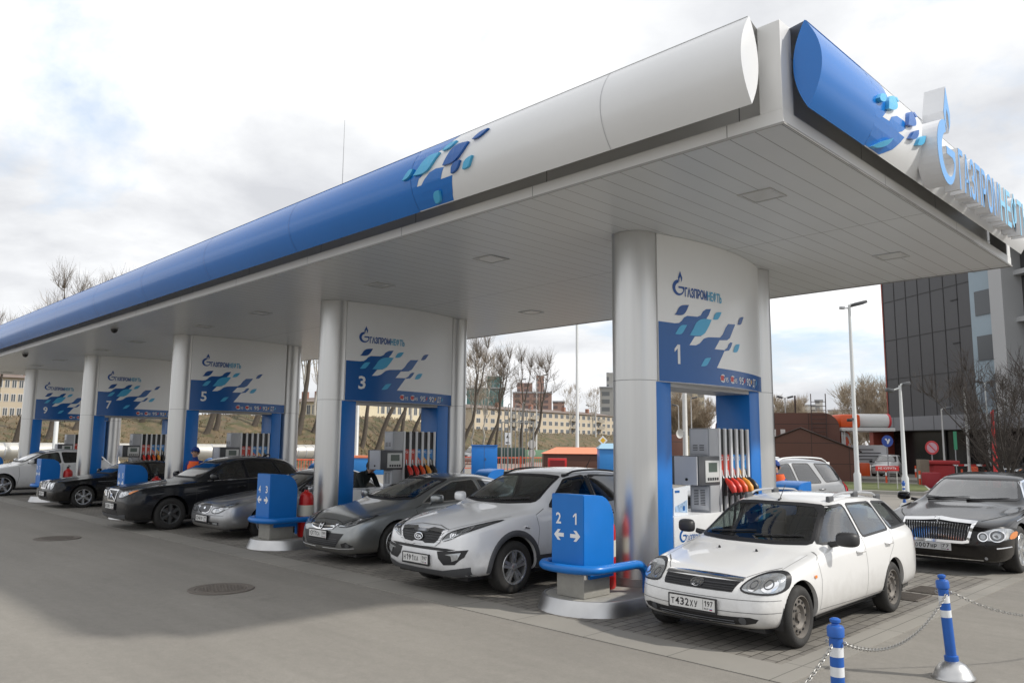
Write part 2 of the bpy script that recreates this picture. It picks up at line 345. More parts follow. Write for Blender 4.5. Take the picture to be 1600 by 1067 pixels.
# ================================================================ canopy
def canopy():
    t = thing('station_canopy', 'long white fuel station canopy with blue and white rolled fascia, over all the pumps', 'canopy', (0, 0, 0))
    sof = pattern_mat('soffit_panels', (.64, .665, .68), (.17, .17, .17), .3, 1, axis_lines=(('X', .255, .008, .86), ('Y', 3.75, .012, .328)), noise=.05)
    b = MB(); b.face([(XE, YC, ZC), (XC, YC, ZC), (XC, YD, ZC), (XE, YD, ZC)]); b.build('soffit', sof, t)
    w = pattern_mat('fascia_panels', (.75, .75, .74), (.2, .2, .2), .33, 1, axis_lines=(('X', 2.5, .012, .42), ('Y', 2.5, .012, .52)), noise=.05)
    b = MB(); zt = 5.71; e = .012
    rc = .24; xi, yi = XC-rc, YC+rc
    b.mesh([(XE+rc, yi, ZC+.02), (xi, yi, ZC+.02), (xi, YD-rc, ZC+.02), (XE+rc, YD-rc, ZC+.02), (XE+rc, yi, zt), (xi, yi, zt), (xi, YD-rc, zt), (XE+rc, YD-rc, zt)], [(0, 1, 5, 4), (1, 2, 6, 5), (2, 3, 7, 6), (3, 0, 4, 7)])
    b.build('fascia_wall', w, t)
    zl = 4.875; b = MB()                                       # projecting lip round the foot of the fascia
    b.box((XE, YC, ZC+.004), (XC, yi, zl)); b.box((xi, yi, ZC+.004), (XC, YD-rc, zl)); b.box((XE, YD-rc, ZC+.004), (XC, YD, zl)); b.box((XE, yi, ZC+.004), (XE+rc, YD-rc, zl)); b.build('fascia_lip', pattern_mat('lip_panels', (.70, .70, .69), (.25, .25, .25), .33, 1, axis_lines=(('X', 2.5, .010, .42), ('Y', 2.5, .010, .52)), noise=.04), t)
    for x0, y0, x1, y1 in ((xi+.02, YC+.003, XC-.003, yi-.02), (xi+.02, YD-rc+.02, XC-.003, YD-.003)): b = MB(); b.box((x0, y0, zl+.001), (x1, y1, zt+.004), .004); b.build('corner_panel', MATS['lip_panels'], t)
    b = MB(); b.face([(XE+.27, YC+.27, zt-.1), (XC-.27, YC+.27, zt-.1), (XC-.27, YD-.27, zt-.1), (XE+.27, YD-.27, zt-.1)]); b.build('roof_deck', GREYP, t)
    dark = mat('fascia_trim', (.09, .09, .09), .5)
    b = MB()                                                    # thin dark drip edge along the bottom
    for lo, hi in (((XE, YC-.012, ZC-.012), (XC+.012, YC, ZC+.01)), ((XC, YC, ZC-.012), (XC+.012, YD+.012, ZC+.01)), ((XE, YD, ZC-.012), (XC, YD+.012, ZC+.01))): b.box(lo, hi)
    b.build('drip_edge', mat('drip_edge', (.30, .295, .28), .4), t)
    # rolled front fascia, lens shaped in section
    def lens(sg_out, sg_in, n=14):
        return [(-sg_out*(1-q*q), q) for q in [-1+2*i/n for i in range(n+1)]], [(sg_in*(1-q*q), q) for q in [1-2*i/n for i in range(n+1)]]
    zc, hh = 5.29, .41
    def tube(name, m, x0, x1, axis, c0, so, si, ends=(1, 1), d=0.):
        o, i_ = lens(so, si); prof = [(c0+sgn*a, zc+hh*q) for sgn in [1 if axis == 'X' else -1] for a, q in o+i_[1:-1]]
        b = MB(); xf = (lambda p, q, c: (c, p, q)) if axis == 'X' else (lambda p, q, c: (p, c, q))
        n = len(prof)
        for c, on in ((x0, ends[0]), (x1, ends[1])):
            if on: b.face([xf(p, q, c) for p, q in prof])
        k = max(2, int(abs(x1-x0)/1.0)); vs = [xf(p, q, x0+(x1-x0)*i/k) for i in range(k+1) for p, q in prof]
        b.mesh(vs, [(i*n+j, i*n+(j+1) % n, (i+1)*n+(j+1) % n, (i+1)*n+j) for i in range(k) for j in range(n)])
        return b.build(name, m, t, 35, weld=True)
    yf, so, si = 6.05, .17, .14
    wt = tube('rolled_fascia', TUBEW, -7.80, -3.15, 'X', yf, so, si); wt['label'] = 'white part of the rolled fascia on the front edge'
    bt = tube('rolled_fascia', BLUE, -39.3, -7.80, 'X', yf, so+.003, si); bt['label'] = 'blue part of the rolled fascia on the front edge'
    fy = lambda z: yf-so*(1-((z-zc)/hh)**2)
    mpF = lambda a, b_, off: (a, fy(b_)-off, b_)
    edge = [(-7.80, 4.887), (-7.13, 4.887), (-7.11, 4.93), (-7.07, 4.99), (-7.0, 5.14), (-7.22, 5.14), (-7.18, 5.21), (-7.14, 5.27), (-7.29, 5.29), (-7.41, 5.27), (-7.52, 5.21), (-7.6, 5.15), (-7.69, 5.15), (-7.63, 5.24), (-7.52, 5.28), (-7.4, 5.41), (-7.25, 5.5), (-7.35, 5.51), (-7.21, 5.57), (-7.09, 5.66), (-7.02, 5.692), (-7.80, 5.692)]
    decal('blue_wave', [edge], mpF, BLUE, wt, .003, .09)
    F = dict(a=[(-7.94, 5.28), (-7.88, 5.34), (-7.81, 5.4), (-7.73, 5.39), (-7.77, 5.32), (-7.85, 5.28)], b=[(-7.71, 5.29), (-7.63, 5.35), (-7.53, 5.46), (-7.42, 5.51), (-7.24, 5.49), (-7.33, 5.38), (-7.41, 5.3), (-7.52, 5.27)],
      c=[(-7.2, 5.5), (-7.13, 5.56), (-7.05, 5.59), (-6.97, 5.58), (-7.02, 5.52), (-7.1, 5.49)], d=[(-7.13, 5.28), (-7.08, 5.35), (-7.0, 5.46), (-6.9, 5.51), (-6.7, 5.48), (-6.78, 5.37), (-6.88, 5.29), (-6.98, 5.27)],
      e=[(-6.64, 5.49), (-6.59, 5.53), (-6.52, 5.57), (-6.4, 5.57), (-6.46, 5.52), (-6.54, 5.48)], f=[(-6.99, 5.15), (-6.97, 5.23), (-6.9, 5.27), (-6.81, 5.27), (-6.85, 5.2), (-6.91, 5.16)],
      g=[(-6.78, 5.15), (-6.74, 5.23), (-6.68, 5.26), (-6.59, 5.27), (-6.63, 5.21), (-6.67, 5.15)], h=[(-7.43, 4.9), (-7.42, 4.97), (-7.37, 5.02), (-7.28, 5.02), (-7.3, 4.95), (-7.35, 4.9)])
    for k, p in F.items(): decal('wave_tile', [leaf(p)], mpF, CYAN if k in 'abcgh' else NAVY2, t, .002, .1, .035)
    sm = mat('tube_seam', (.42, .43, .45), .4); sb = mat('tube_seam_blue', (.006, .08, .30), .4)
    for x in [-4.7-3.1*i for i in range(12)]: b = MB(); b.grid(lambda u, z: (u, fy(z)-.0045-(.001 if x < -7.8 else 0), z), [x-.003, x+.003], [zc+hh*q/10 for q in range(-10, 11)]); b.build('panel_joint', sm if x > -7 else sb, t)
    xr, so2, si2 = -2.83, .14, .12
    bt = tube('rolled_fascia', BLUE, 6.45, 7.70, 'Y', xr, so2+.003, si2); bt['label'] = 'blue part of the rolled fascia on the short edge'
    wt = tube('rolled_fascia', TUBEW, 7.70, 13.80, 'Y', xr, so2, si2); wt['label'] = 'white part of the rolled fascia on the short edge'
    fx = lambda z: xr+so2*(1-((z-zc)/hh)**2)
    mpR = lambda a, b_, off: (fx(b_)+off, a, b_)
    decal('blue_wave', [[(7.70, 4.887), (8.06, 4.887), (8.14, 4.92), (8.29, 4.99), (8.4, 5.08), (8.48, 5.16), (8.3, 5.16), (8.4, 5.2), (8.5, 5.26), (8.47, 5.33), (8.25, 5.32), (8.09, 5.26), (8.04, 5.2), (7.86, 5.19), (7.95, 5.27), (8.02, 5.32), (8.1, 5.5), (8.2, 5.692), (7.70, 5.692)]], mpR, BLUE, wt, .003, .09)
    Rt = dict(a=[(7.68, 5.32), (7.76, 5.4), (7.9, 5.43), (7.85, 5.33), (7.71, 5.29)], b=[(7.91, 5.28), (7.97, 5.44), (8.25, 5.54), (8.23, 5.41), (8.1, 5.32)], c=[(8.25, 5.53), (8.36, 5.57), (8.33, 5.49), (8.27, 5.49)],
      d=[(8.46, 5.28), (8.57, 5.46), (8.76, 5.53), (8.76, 5.4), (8.68, 5.32)], e=[(8.78, 5.52), (8.9, 5.58), (8.91, 5.51), (8.81, 5.48)], f=[(8.54, 5.16), (8.63, 5.26), (8.79, 5.32), (8.77, 5.24), (8.66, 5.17)],
      g=[(8.76, 5.15), (8.83, 5.26), (9.02, 5.32), (8.98, 5.24), (8.88, 5.17)], h=[(7.79, 4.89), (7.93, 4.97), (8.14, 5.05), (8.09, 4.97), (7.92, 4.9)])
    for k, p in Rt.items(): decal('wave_tile', [leaf(p)], mpR, CYAN if k in 'abcgh' else NAVY2, t, .002, .1, .04)
    b = MB(); b.face([(XE+.1, 6.04, 5.698), (-3.16, 6.04, 5.698), (-3.26, YC+.25, 5.704), (XE+.1, YC+.25, 5.704)]); b.face([(-2.82, 6.46, 5.698), (-2.82, 13.79, 5.698), (XC-.25, 13.79, 5.704), (XC-.25, 6.56, 5.704)]); b.build('sky_blocking_sheet', TUBEW, t)  # added sheets over the gap behind the rolls, keeping sky light out
    # standing letters and round flame emblem on the short edge
    lb = mat('letter_blue', (.13, .36, .72), .35); ls = mat('letter_side', (.72, .73, .75), .4); lc = mat('letter_cyan', (.22, .55, .80), .35)
    flat = lambda a, b_, off: (-2.70+off, a, b_)
    fm = [[(9.0+(a-9.0)*.84, z) for a, z in P] for P in flame_mark(9.0, 4.80, 1.19)]
    g = decal('flame_emblem', fm, flat, ls, t, -.06, 0, .22); decal('emblem_face', fm, flat, lb, g, .163, 0)
    for s, y0, w_, m in (('ГАЗПРОМ', 9.74, 1.68, lb), ('НЕФТЬ', 11.48, 1.40, lc)):
        tx = text2d(s, y0, 4.87, .48, w_, .012); o = decal('letters', [tx], flat, ls, t, .0, 0, .16); o['label'] = 'raised letters reading '+s; decal('letter_faces', [tx], flat, m, o, .163, 0)
    # soffit lamps (unlit)
    pos = [(-4.1, 8.04), (-4.1, 11.98)]+[(c-PITCH*k, y) for k in range(4) for c in (-8.58, -11.5) for y in (8.04, 11.98)]+[(-38.2, 8.04), (-38.2, 11.98)]
    lm = mat('lamp_lens', (.52, .53, .53), .2); fr = mat('lamp_frame', (.50, .51, .51), .4)
    for x, y in pos:
        b = MB()
        for lo, hi in (((x-.2, y-.2), (x+.2, y-.17)), ((x-.2, y+.17), (x+.2, y+.2)), ((x-.2, y-.17), (x-.17, y+.17)), ((x+.17, y-.17), (x+.2, y+.17))): b.box((*lo, ZC-.012), (*hi, ZC+.004))
        o = b.build('ceiling_lamp', fr, t); b = MB(); b.box((x-.165, y-.165, ZC-.008), (x+.165, y+.165, ZC-.003)); b.build('lens', lm, o)
    b = MB(); b.tube([(-15.2, 9.5, 5.6), (-15.2, 9.5, 9.4)], [.02, .006], 6)
    tag(b.build('lightning_rod', GREYP), 'thin lightning rod standing up from the canopy roof', 'lightning rod')
NAVY2 = mat('royal_blue_tile', (.012, .11, .40), .3)
canopy()
def dome_camera(x, y, label):
    t = thing('security_camera', label, 'security camera', (x, y, ZC-.002), 0, 'dome cameras under the canopy')
    b = MB(); b.lathe([(.0, -.03), (.09, -.03), (.10, 0)], 16); b.build('base', GREYP, t, 40)
    b = MB(); b.lathe([(.085, -.03), (.08, -.07), (.055, -.11), (.02, -.13), (0, -.132)], 16); b.build('dome', BLACK, t, 40)
dome_camera(-20.9, 6.62, 'black dome camera under the canopy edge, above the black SUV')
dome_camera(-29.3, 6.62, 'black dome camera under the canopy edge, above the white SUV at the far pump')
# ================================================================ islands
FIELD = [(-1.375, 2.755), (-1.375, 3.549), (-1.209, 3.546), (-1.097, 3.544), (-1.02, 3.556), (-0.97, 3.59), (-0.929, 3.638), (-0.867, 3.667), (-0.663, 3.676), (-0.594, 3.703), (-0.546, 3.762), (-0.473, 3.803), (-0.362, 3.817), (-0.413, 3.731), (-0.473, 3.668), (-0.355, 3.666), (-0.414, 3.578), (-0.509, 3.463), (-0.604, 3.412), (-0.726, 3.397), (-0.836, 3.269), (-0.709, 3.277), (-0.63, 3.309), (-0.536, 3.385), (-0.439, 3.413), (-0.154, 3.436), (-0.082, 3.49), (-0.004, 3.592), (0.074, 3.655), (0.286, 3.673), (0.214, 3.585), (0.11, 3.455), (0.031, 3.416), (-0.17, 3.396), (-0.296, 3.258), (-0.05, 3.266), (0.026, 3.307), (0.074, 3.366), (0.122, 3.394), (0.186, 3.396), (0.134, 3.325), (0.075, 3.272), (-0.051, 3.253), (-0.255, 3.0), (1.375, 2.985), (1.375, 2.755)]
TILES = [('n', [(-1.104, 3.658), (-1.065, 3.691), (-1.024, 3.769), (-0.964, 3.805), (-0.831, 3.82), (-0.885, 3.725), (-0.938, 3.675), (-0.998, 3.66)]), ('n', [(0.357, 3.678), (0.418, 3.777), (0.49, 3.81), (0.58, 3.818), (0.553, 3.787), (0.476, 3.688)]),
 ('c', [(-0.833, 3.403), (-0.756, 3.499), (-0.698, 3.594), (-0.596, 3.65), (-0.49, 3.666), (-0.355, 3.666), (-0.414, 3.578), (-0.509, 3.463), (-0.604, 3.412)]), ('c', [(-1.097, 3.399), (-1.021, 3.504), (-0.961, 3.536), (-0.876, 3.54), (-0.933, 3.46), (-0.975, 3.41), (-1.034, 3.397)]),
 ('c', [(-0.324, 3.672), (-0.274, 3.762), (-0.206, 3.794), (-0.104, 3.801), (-0.155, 3.73), (-0.211, 3.68)]), ('c', [(0.195, 3.26), (0.233, 3.342), (0.303, 3.386), (0.411, 3.395), (0.369, 3.316), (0.302, 3.262)]), ('c', [(-0.618, 2.997), (-0.558, 3.076), (-0.51, 3.12), (-0.389, 3.132), (-0.453, 3.053), (-0.503, 3.005)])]
FILMB = mat('blue_film', (.005, .098, .34), .24, noise=.03, nscale=1); TILEN = mat('navy_tile', (.008, .075, .29), .26)
FILML = mat('logo_dark_blue', (.015, .085, .33), .35)
FILMC = mat('logo_light_blue', (.10, .40, .62), .35)
def column(cx, y, r, label):
    t = thing('canopy_column', label, 'column', (cx, y, 0), 0, 'round metal canopy columns')
    b = MB(); n = 40
    b.lathe([(r, .165), (r, 2.757)], n, None, None, False); b.build('lower_casing', METAL, t, 40)
    b = MB(); b.lathe([(r, 2.763), (r, ZC-.003)], n, None, None, False); b.build('upper_casing', METAL, t, 40)
    b = MB(); b.lathe([(r-.004, 2.75), (r-.004, 2.77)], n); b.build('joint', GREYD, t, 40)
    b = MB(); b.lathe([(r+.012, .165), (r+.012, .26), (r+.001, .265)], n); b.build('skirting', mat('column_skirt', (.3, .29, .28), .5, .6, noise=.2), t, 40)
def portal(cx, num, label):
    t = thing('pump_portal', label, 'pump sign', (cx, 9.93, 0), 0, 'blue and white numbered pump portals')
    X = lambda a: .291+.2*(1-(a/1.38)**2)
    mp = lambda a, b_, off: (X(a)+off, a, b_)
    n = 22; A = [-1.38+2.76*i/n for i in range(n+1)]; out = [(X(a), a) for a in A]+[(-X(a), a) for a in A[::-1]]
    b = MB(); b.prism(out, 2.75, ZC-.004, lambda x, y, z: (x, y, z)); s = b.build('sign_board', SIGNW, t, 35)
    decal('blue_wave', [FIELD], mp, FILMB, s, .003, .1)
    decal('blue_wave', [[(-1.3, 2.755), (-1.3, 3.0), (-.25, 3.0), (.5, 3.4), (1.3, 3.548), (1.3, 2.755)]], lambda a, b_, o: (-X(a)-o, a, b_), FILMB, s, .003, .1)
    for k, p in TILES: decal('wave_tile', [leaf(p)], mp, TILEN if k == 'n' else CYAN, s, .006, .1)
    decal('flame_emblem', flame_mark(-1.13, 3.925, .345), mp, FILML, s, .005, .1)
    decal('lettering', [text2d('ГАЗПРОМ', -.905, 3.932, .122, .462, .035)], mp, FILML, s, .005, .1)
    decal('lettering', [text2d('НЕФТЬ', -.438, 3.932, .122, .345, .035)], mp, FILMC, s, .005, .1)
    decal('pump_number', [text2d(str(num), -1.115, 3.0, .26, .10 if num == 1 else .15, .022)], mp, LETW, s, .006, .1)
    decal('fuel_grades', [text2d('95', -.05, 2.815, .07, .08, .01), text2d('95', .21, 2.815, .07, .08, .01), text2d('95', .358, 2.81, .11, .155, .012), text2d('92', .626, 2.81, .11, .155, .012), text2d('ДТ', .88, 2.81, .11, .13, .012), text2d('G', -.185, 2.808, .115, .115, .02), text2d('G', .085, 2.808, .115, .115, .02)], mp, LETW, s, .006, .1)
    lf = lambda x, z: [(x, z), (x+.012, z+.05), (x+.045, z+.085), (x+.048, z+.04), (x+.03, z+.01)]
    decal('fuel_marks', [lf(.52, 2.83), [(-.17, 2.83), (-.17, 2.90), (-.09, 2.90), (-.09, 2.83)], [(.10, 2.83), (.10, 2.90), (.18, 2.90), (.18, 2.83)]], mp, RED, s, .0075, .1)
    decal('fuel_marks', [lf(.79, 2.83)], mp, mat('yellow_film', (.75, .42, .03), .4), s, .0075, .1); decal('fuel_marks', [lf(1.02, 2.83)], mp, CYAN, s, .0075, .1)
    for y0, y1 in ((-1.44, -1.10), (1.0, 1.30)):
        b = MB(); b.box((-.288, y0, .168), (.288, y1, 2.749), .006); b.build('pilaster', BLUEL, t, 40)
    b = MB(); b.box((-.28, -1.10, 2.70), (.28, 1.0, 2.748)); b.build('lintel', mat('lintel_grey', (.42, .42, .42), .4), t)
def guard_proto():
    t = thing('island_guard', 'x', 'guard post', (0, 0, 0), 0, 'blue guard boxes at the ends of the pump islands')
    prof = [(0, .47), (0, 1.335), (.02, 1.345), (.28, 1.33)]+[(.28+.28*math.sin(R_(a)), 1.05+.28*math.cos(R_(a))) for a in range(15, 91, 15)]+[(.56, .38), (.12, .38), (.12, .47)]
    b = MB(); b.prism(prof, -.25, .25, lambda y, z, x: (x, y, z)); bmesh.ops.bevel(b.bm, geom=[e for e in b.bm.edges if abs(e.verts[0].co.x-e.verts[1].co.x) < 1e-4], offset=.008, segments=2, affect='EDGES'); bd = b.build('cabinet', BLUEL, t, 30)
    b = MB(); b.box((-.21, .05, .165), (.21, .53, .47), .01); b.build('plinth', CONC, t, 30)
    pts = [(-.42, .98, .16), (-.42, .97, .36), (-.42, .93, .44), (-.42, .85, .495), (-.42, .75, .51), (-.42, .1, .51)]+[(-.42*math.cos(R_(a)), .1-.24*math.sin(R_(a)), .51) for a in range(15, 180, 15)]+[(.42, .1, .51), (.42, .75, .51), (.42, .85, .495), (.42, .93, .44), (.42, .97, .36), (.42, .98, .16)]
    b = MB(); b.tube(pts, .052, 14); b.build('bumper_rail', BLUEL, t, 60)
    b = MB(); b.box((-.23, -.02, .485), (-.19, .02, .535)); b.box((.19, -.02, .485), (.23, .02, .535)); b.build('rail_bracket', BLUEL, t)
    return t
def arrow(cx, z, s):                                            # pointing to +x when s = 1
    P = [(.075, 0), (.015, .062), (-.028, .062), (.008, .022), (-.078, .022), (-.078, -.022), (.008, -.022), (-.028, -.062), (.015, -.062)]
    return [(cx+s*a, z+b) for a, b in P]
def island(cx, label):
    t = thing('pump_island', label, 'pump island', (cx, 10.05, 0), 0, 'raised pump islands with stainless kerbs')
    def ring(w, e, z):
        P = []; n = 14; yl = 3.12
        for i in range(n+1): a = PI*i/n; P.append((-w*math.cos(a), -(yl-.62)-(.62+e)*math.sin(a)**.85 if 0 < i < n else -(yl-.62), z))
        for i in range(n+1): a = PI*i/n; P.append((w*math.cos(a), (yl-.62)+(.62+e)*math.sin(a)**.85 if 0 < i < n else (yl-.62), z))
        return P
    rs = [ring(.64, .06, .004), ring(.635, .055, .02), ring(.585, 0.0, .155), ring(.575, -.01, .168), ring(.55, -.03, .168)]
    n = len(rs[0]); b = MB(); b.mesh([v for q in rs for v in q], [(i*n+j, i*n+(j+1) % n, (i+1)*n+(j+1) % n, (i+1)*n+j) for i in range(len(rs)-1) for j in range(n)]); b.build('kerb', STEEL, t, 50)
    b = MB(); b.face(ring(.56, -.02, .162)); b.build('deck', CONC, t)
def extinguisher_proto():
    t = thing('fire_extinguisher', 'x', 'fire extinguisher', (0, 0, 0), 0, 'red fire extinguishers behind the guard boxes')
    b = MB(); b.lathe([(.0, .165), (.125, .165), (.14, .19), (.14, .86), (.13, .93), (.09, .98), (.045, 1.0), (.04, 1.03), (0, 1.03)], 24); b.build('cylinder', RED, t, 40)
    b = MB(); b.cyl((0, 0, 1.02), (0, 0, 1.09), .025, n=10); b.box((-.02, -.02, 1.08), (.14, .02, 1.10), .004); b.box((-.02, -.018, 1.115), (.13, .018, 1.13), .004); b.build('valve', BLACK, t, 40)
    b = MB(); b.tube([(0, 0, 1.06), (-.1, 0, 1.07), (-.19, .02, 1.0), (-.21, .02, .8), (-.2, .04, .55), (-.17, .05, .42)], .02, 8); b.build('hose', BLACK, t, 60)
    b = MB(); b.lathe([(.141, .55), (.1415, .75)], 24); b.build('paper_label', mat('paper', (.6, .58, .5), .7), t, 40)
    return t
def pump_proto():
    t = thing('fuel_pump', 'x', 'fuel pump', (0, 0, 0), 0, 'fuel pumps under the portals')
    gp = mat('pump_grey', (.40, .41, .43), .38, noise=.05); gl = mat('pump_light_grey', (.56, .57, .59), .35)
    b = MB(); b.box((-.34, -1.10, .168), (.30, 0.98, 1.0), .012); bs = b.build('base', mat('pump_white', (.70, .71, .72), .35, noise=.05), t, 30)
    mpx = lambda a, b_, off: (.30+off, a, b_)
    decal('flame_emblem', flame_mark(-.98, .66, .26), mpx, FILMB, bs, .003, 0); decal('lettering', [text2d('ГАЗПРОМ', -.81, .665, .085, .30, .015)], mpx, FILMB, bs, .003, 0); decal('lettering', [text2d('НЕФТЬ', -.50, .665, .085, .22, .015)], mpx, FILMC, bs, .003, 0)
    decal('wave_tiles', [[(-.95, .32), (-.88, .42), (-.76, .45), (-.82, .34)], [(-.7, .38), (-.66, .44), (-.58, .46), (-.62, .4)]], mpx, NAVY2, bs, .003, 0); decal('blue_band', [[(-1.08, .18), (-1.08, .24), (-.9, .27), (-.5, .2), (-.5, .18)]], mpx, FILMB, bs, .003, 0)
    b = MB(); b.box((-.06, -.14, 1.0), (.27, .11, 2.17), .01); cb = b.build('cabinet', gp, t, 30)
    b = MB(); b.box((-.03, -.152, 1.80), (.245, -.138, 2.15), .006); b.build('access_panel', gl, cb, 30); b = MB(); b.box((-.03, -.152, 1.03), (.245, -.138, 1.36), .006); b.build('access_panel', gl, cb, 30)
    b = MB()
    for z0, n in ((1.10, 10), (1.86, 4)):
        for i in range(n):
            for x in (.01, .115): b.box((x, -.1545, z0+i*.022), (x+.075, -.151, z0+i*.022+.009))
    b.build('vent_slots', BLACK, cb)
    b = MB(); b.box((-.20, -.45, 1.38), (.285, .10, 1.78), .012); hd = b.build('head', GREYD, t, 30)
    b = MB(); b.box((-.10, -.472, 1.385), (.265, -.448, 1.775), .006); b.build('end_plate', mat('pump_pale', (.60, .61, .63), .35), hd, 30)
    b = MB(); b.cyl((.1, -.471, 1.46), (.1, -.482, 1.46), .02, n=10); b.build('lock', BLACK, hd, 40)
    b = MB(); b.box((.283, -.30, 1.42), (.298, .07, 1.72), .006); dp = b.build('display', mat('display_plate', (.58, .59, .58), .3), hd, 30)
    b = MB(); b.box((.296, -.22, 1.56), (.301, .0, 1.69)); b.build('screen', mat('lcd_screen', (.07, .10, .085), .12), dp)
    b = MB()
    for i in range(5): b.box((.296, -.25+i*.06, 1.445), (.304, -.21+i*.06, 1.485), .004)
    b.build('buttons', BLACK, dp)
    # hose tower: white fins with dark channels between
    b = MB(); b.box((-.02, .12, .98), (.24, .975, 2.165), .006); tw = b.build('hose_tower', BLACK, t, 30)
    b = MB()
    for i in range(6): b.box((.235, .115+i*.163, .96), (.275, .115+i*.163+.052, 2.175), .008)
    b.build('fins', mat('pump_white'), tw, 30)
    cl = [(.55, .05, .03), (.55, .05, .03), (.03, .22, .55), (.03, .22, .55), (.03, .22, .55)]; c2 = [None, None, (.6, .08, .03), (.7, .35, .03), (.03, .03, .03)]
    for i in range(5):
        y0 = .167+i*.163; y1 = y0+.111; dm = lambda a, b_, o: (.241+o, a, b_)
        decal('grade_sticker', [[(y0, 1.50), (y1, 1.50), (y1, 1.80), (y0, 1.80)]], dm, mat('sticker%d' % min(i, 2), cl[i], .4), tw, .002, 0)
        decal('grade_mark', [text2d(('G', 'G', '95', '92', 'ДТ')[i], y0+.02, 1.72, .055, .07, .01)], dm, LETW, tw, .004, 0)
        if c2[i]: decal('grade_mark', [[(y0, 1.50), (y1, 1.50), (y1, 1.56), (y0, 1.66)]], dm, mat('grade%d' % i, c2[i], .4), tw, .004, 0)
    grips = [(.62, .035, .02), (.62, .035, .02), (.70, .09, .02), (.72, .30, .03), (.03, .03, .03)]
    for i in range(5):
        y = .222+i*.163
        b = MB(); b.box((.22, y-.045, 1.22), (.30, y+.045, 1.47), .01); b.build('nozzle_boot', BLACK, t, 30)
        b = MB(); b.tube([(.30, y, 1.46), (.36, y, 1.40), (.42, y-.005, 1.33), (.44, y-.01, 1.27)], [.022, .045, .048, .034], 10); nz = b.build('nozzle', mat('grip%d' % min(i, 4), grips[i], .35), t, 60)
        b = MB(); b.tube([(.29, y, 1.43), (.25, y, 1.50), (.24, y, 1.58)], .013, 8); b.build('spout', STEEL, nz, 60)
        b = MB(); b.tube([(.36, y, 1.36), (.34, y, 1.28), (.36, y, 1.22), (.42, y, 1.25)], .012, 6); b.build('lever_guard', BLACK, nz, 60)
        b = MB(); b.tube([(.44, y-.01, 1.28), (.455, y-.01, 1.18), (.43, y, .95), (.38, y, .72), (.33, y+.03, .60), (.29, y+.06, .62), (.275, y+.07, .8)], .018, 8); b.build('hose', BLACK, t, 60)
    return t
def islands():
    nums = [1, 3, 5, 7, 9]; where = ['nearest', 'second nearest', 'middle', 'second farthest', 'farthest']
    beside = ['beside the white estate', 'beside the grey coupe', 'behind the black SUV', 'behind the old black sedan', 'behind the white SUV']
    g0 = e0 = p0 = None
    for k in range(5):
        cx = CX0-PITCH*k; n = nums[k]
        island(cx, '%s raised pump island with stainless kerb, carrying pump portal number %d' % (where[k], n))
        column(cx-.02, 8.48, .308, 'front brushed metal canopy column beside the white portal numbered %d' % n)
        column(cx, 11.60, .30, 'rear brushed metal canopy column at the back end of portal number %d' % n)
        portal(cx, n, 'blue and white pump portal with big number %d, %s' % (n, beside[k]))
        lf = 'blue guard box reading %d and %d with arrows, at the front end of island %d' % (n+1, n, n)
        lr = 'blue guard box without numbers at the back end of the island of portal %d' % n
        if g0 is None: g0 = guard_proto(); g0['label'] = lf; g = g0; g.location = (cx-.01, 7.08, 0); blank = True
        else: g = again(gb, lf, (cx-.01, 7.08, 0))
        if k == 0: gb = g0
        again(gb, lr, (cx, 13.02, 0), PI)
        G.append((g, n))
        le = 'red fire extinguisher between the blue guard box and the column of portal %d' % n
        if e0 is None: e0 = extinguisher_proto(); e0['label'] = le; e0.location = (cx-.11 if k == 0 else cx+.12, 7.90, 0)
        else: again(e0, le, (cx-.11 if k == 0 else cx+.12, 7.90, 0))
        lp = 'grey fuel pump with five nozzles and white fins standing under portal number %d' % n
        if p0 is None: p0 = pump_proto(); p0['label'] = lp; p0.location = (cx, 9.93, 0)
        else: again(p0, lp, (cx, 9.93, 0))
    for g, n in G:                                              # numbers and arrows on the front guards only
        body = [c for c in g.children if c.name.startswith('cabinet')][0]; mp = lambda a, b_, off: (a, -off, b_)
        decal('numbers', [text2d(str(n+1), -.175, 1.0, .13, .14 if n == 9 else .08, .02), text2d(str(n), .09, 1.0, .13, .055 if n == 1 else .08, .02)], mp, LETW, body, .003, 0)
        decal('arrows', [arrow(-.13, .87, -1), arrow(.125, .87, 1)], mp, LETW, body, .003, 0)
G = []
islands()
def ad_board():
    b = MB(); b.box((-.02, -.17, 0), (.02, .17, .36), .003); o = b.build('poster_board', mat('poster_white', (.66, .69, .73), .3)); o.location = (CX0+.2, 9.12, 1.0)
    mp = lambda a, b_, off: (.02+off, a, b_)
    decal('picture', [[(-.14, .05), (.15, .03), (.15, .2), (.02, .16), (-.14, .12)]], mp, mat('picture_blue', (.30, .42, .58), .3, noise=.5, nscale=14), o, .002, 0)
    decal('picture', [[(.04, .06), (.09, .06), (.09, .12), (.04, .12)], [(-.14, .30), (-.03, .30), (-.03, .33), (-.14, .33)]], mp, FILMB, o, .004, 0)
    tag(o, 'small white advertising poster standing on the pump base of portal 1', 'poster')
ad_board()
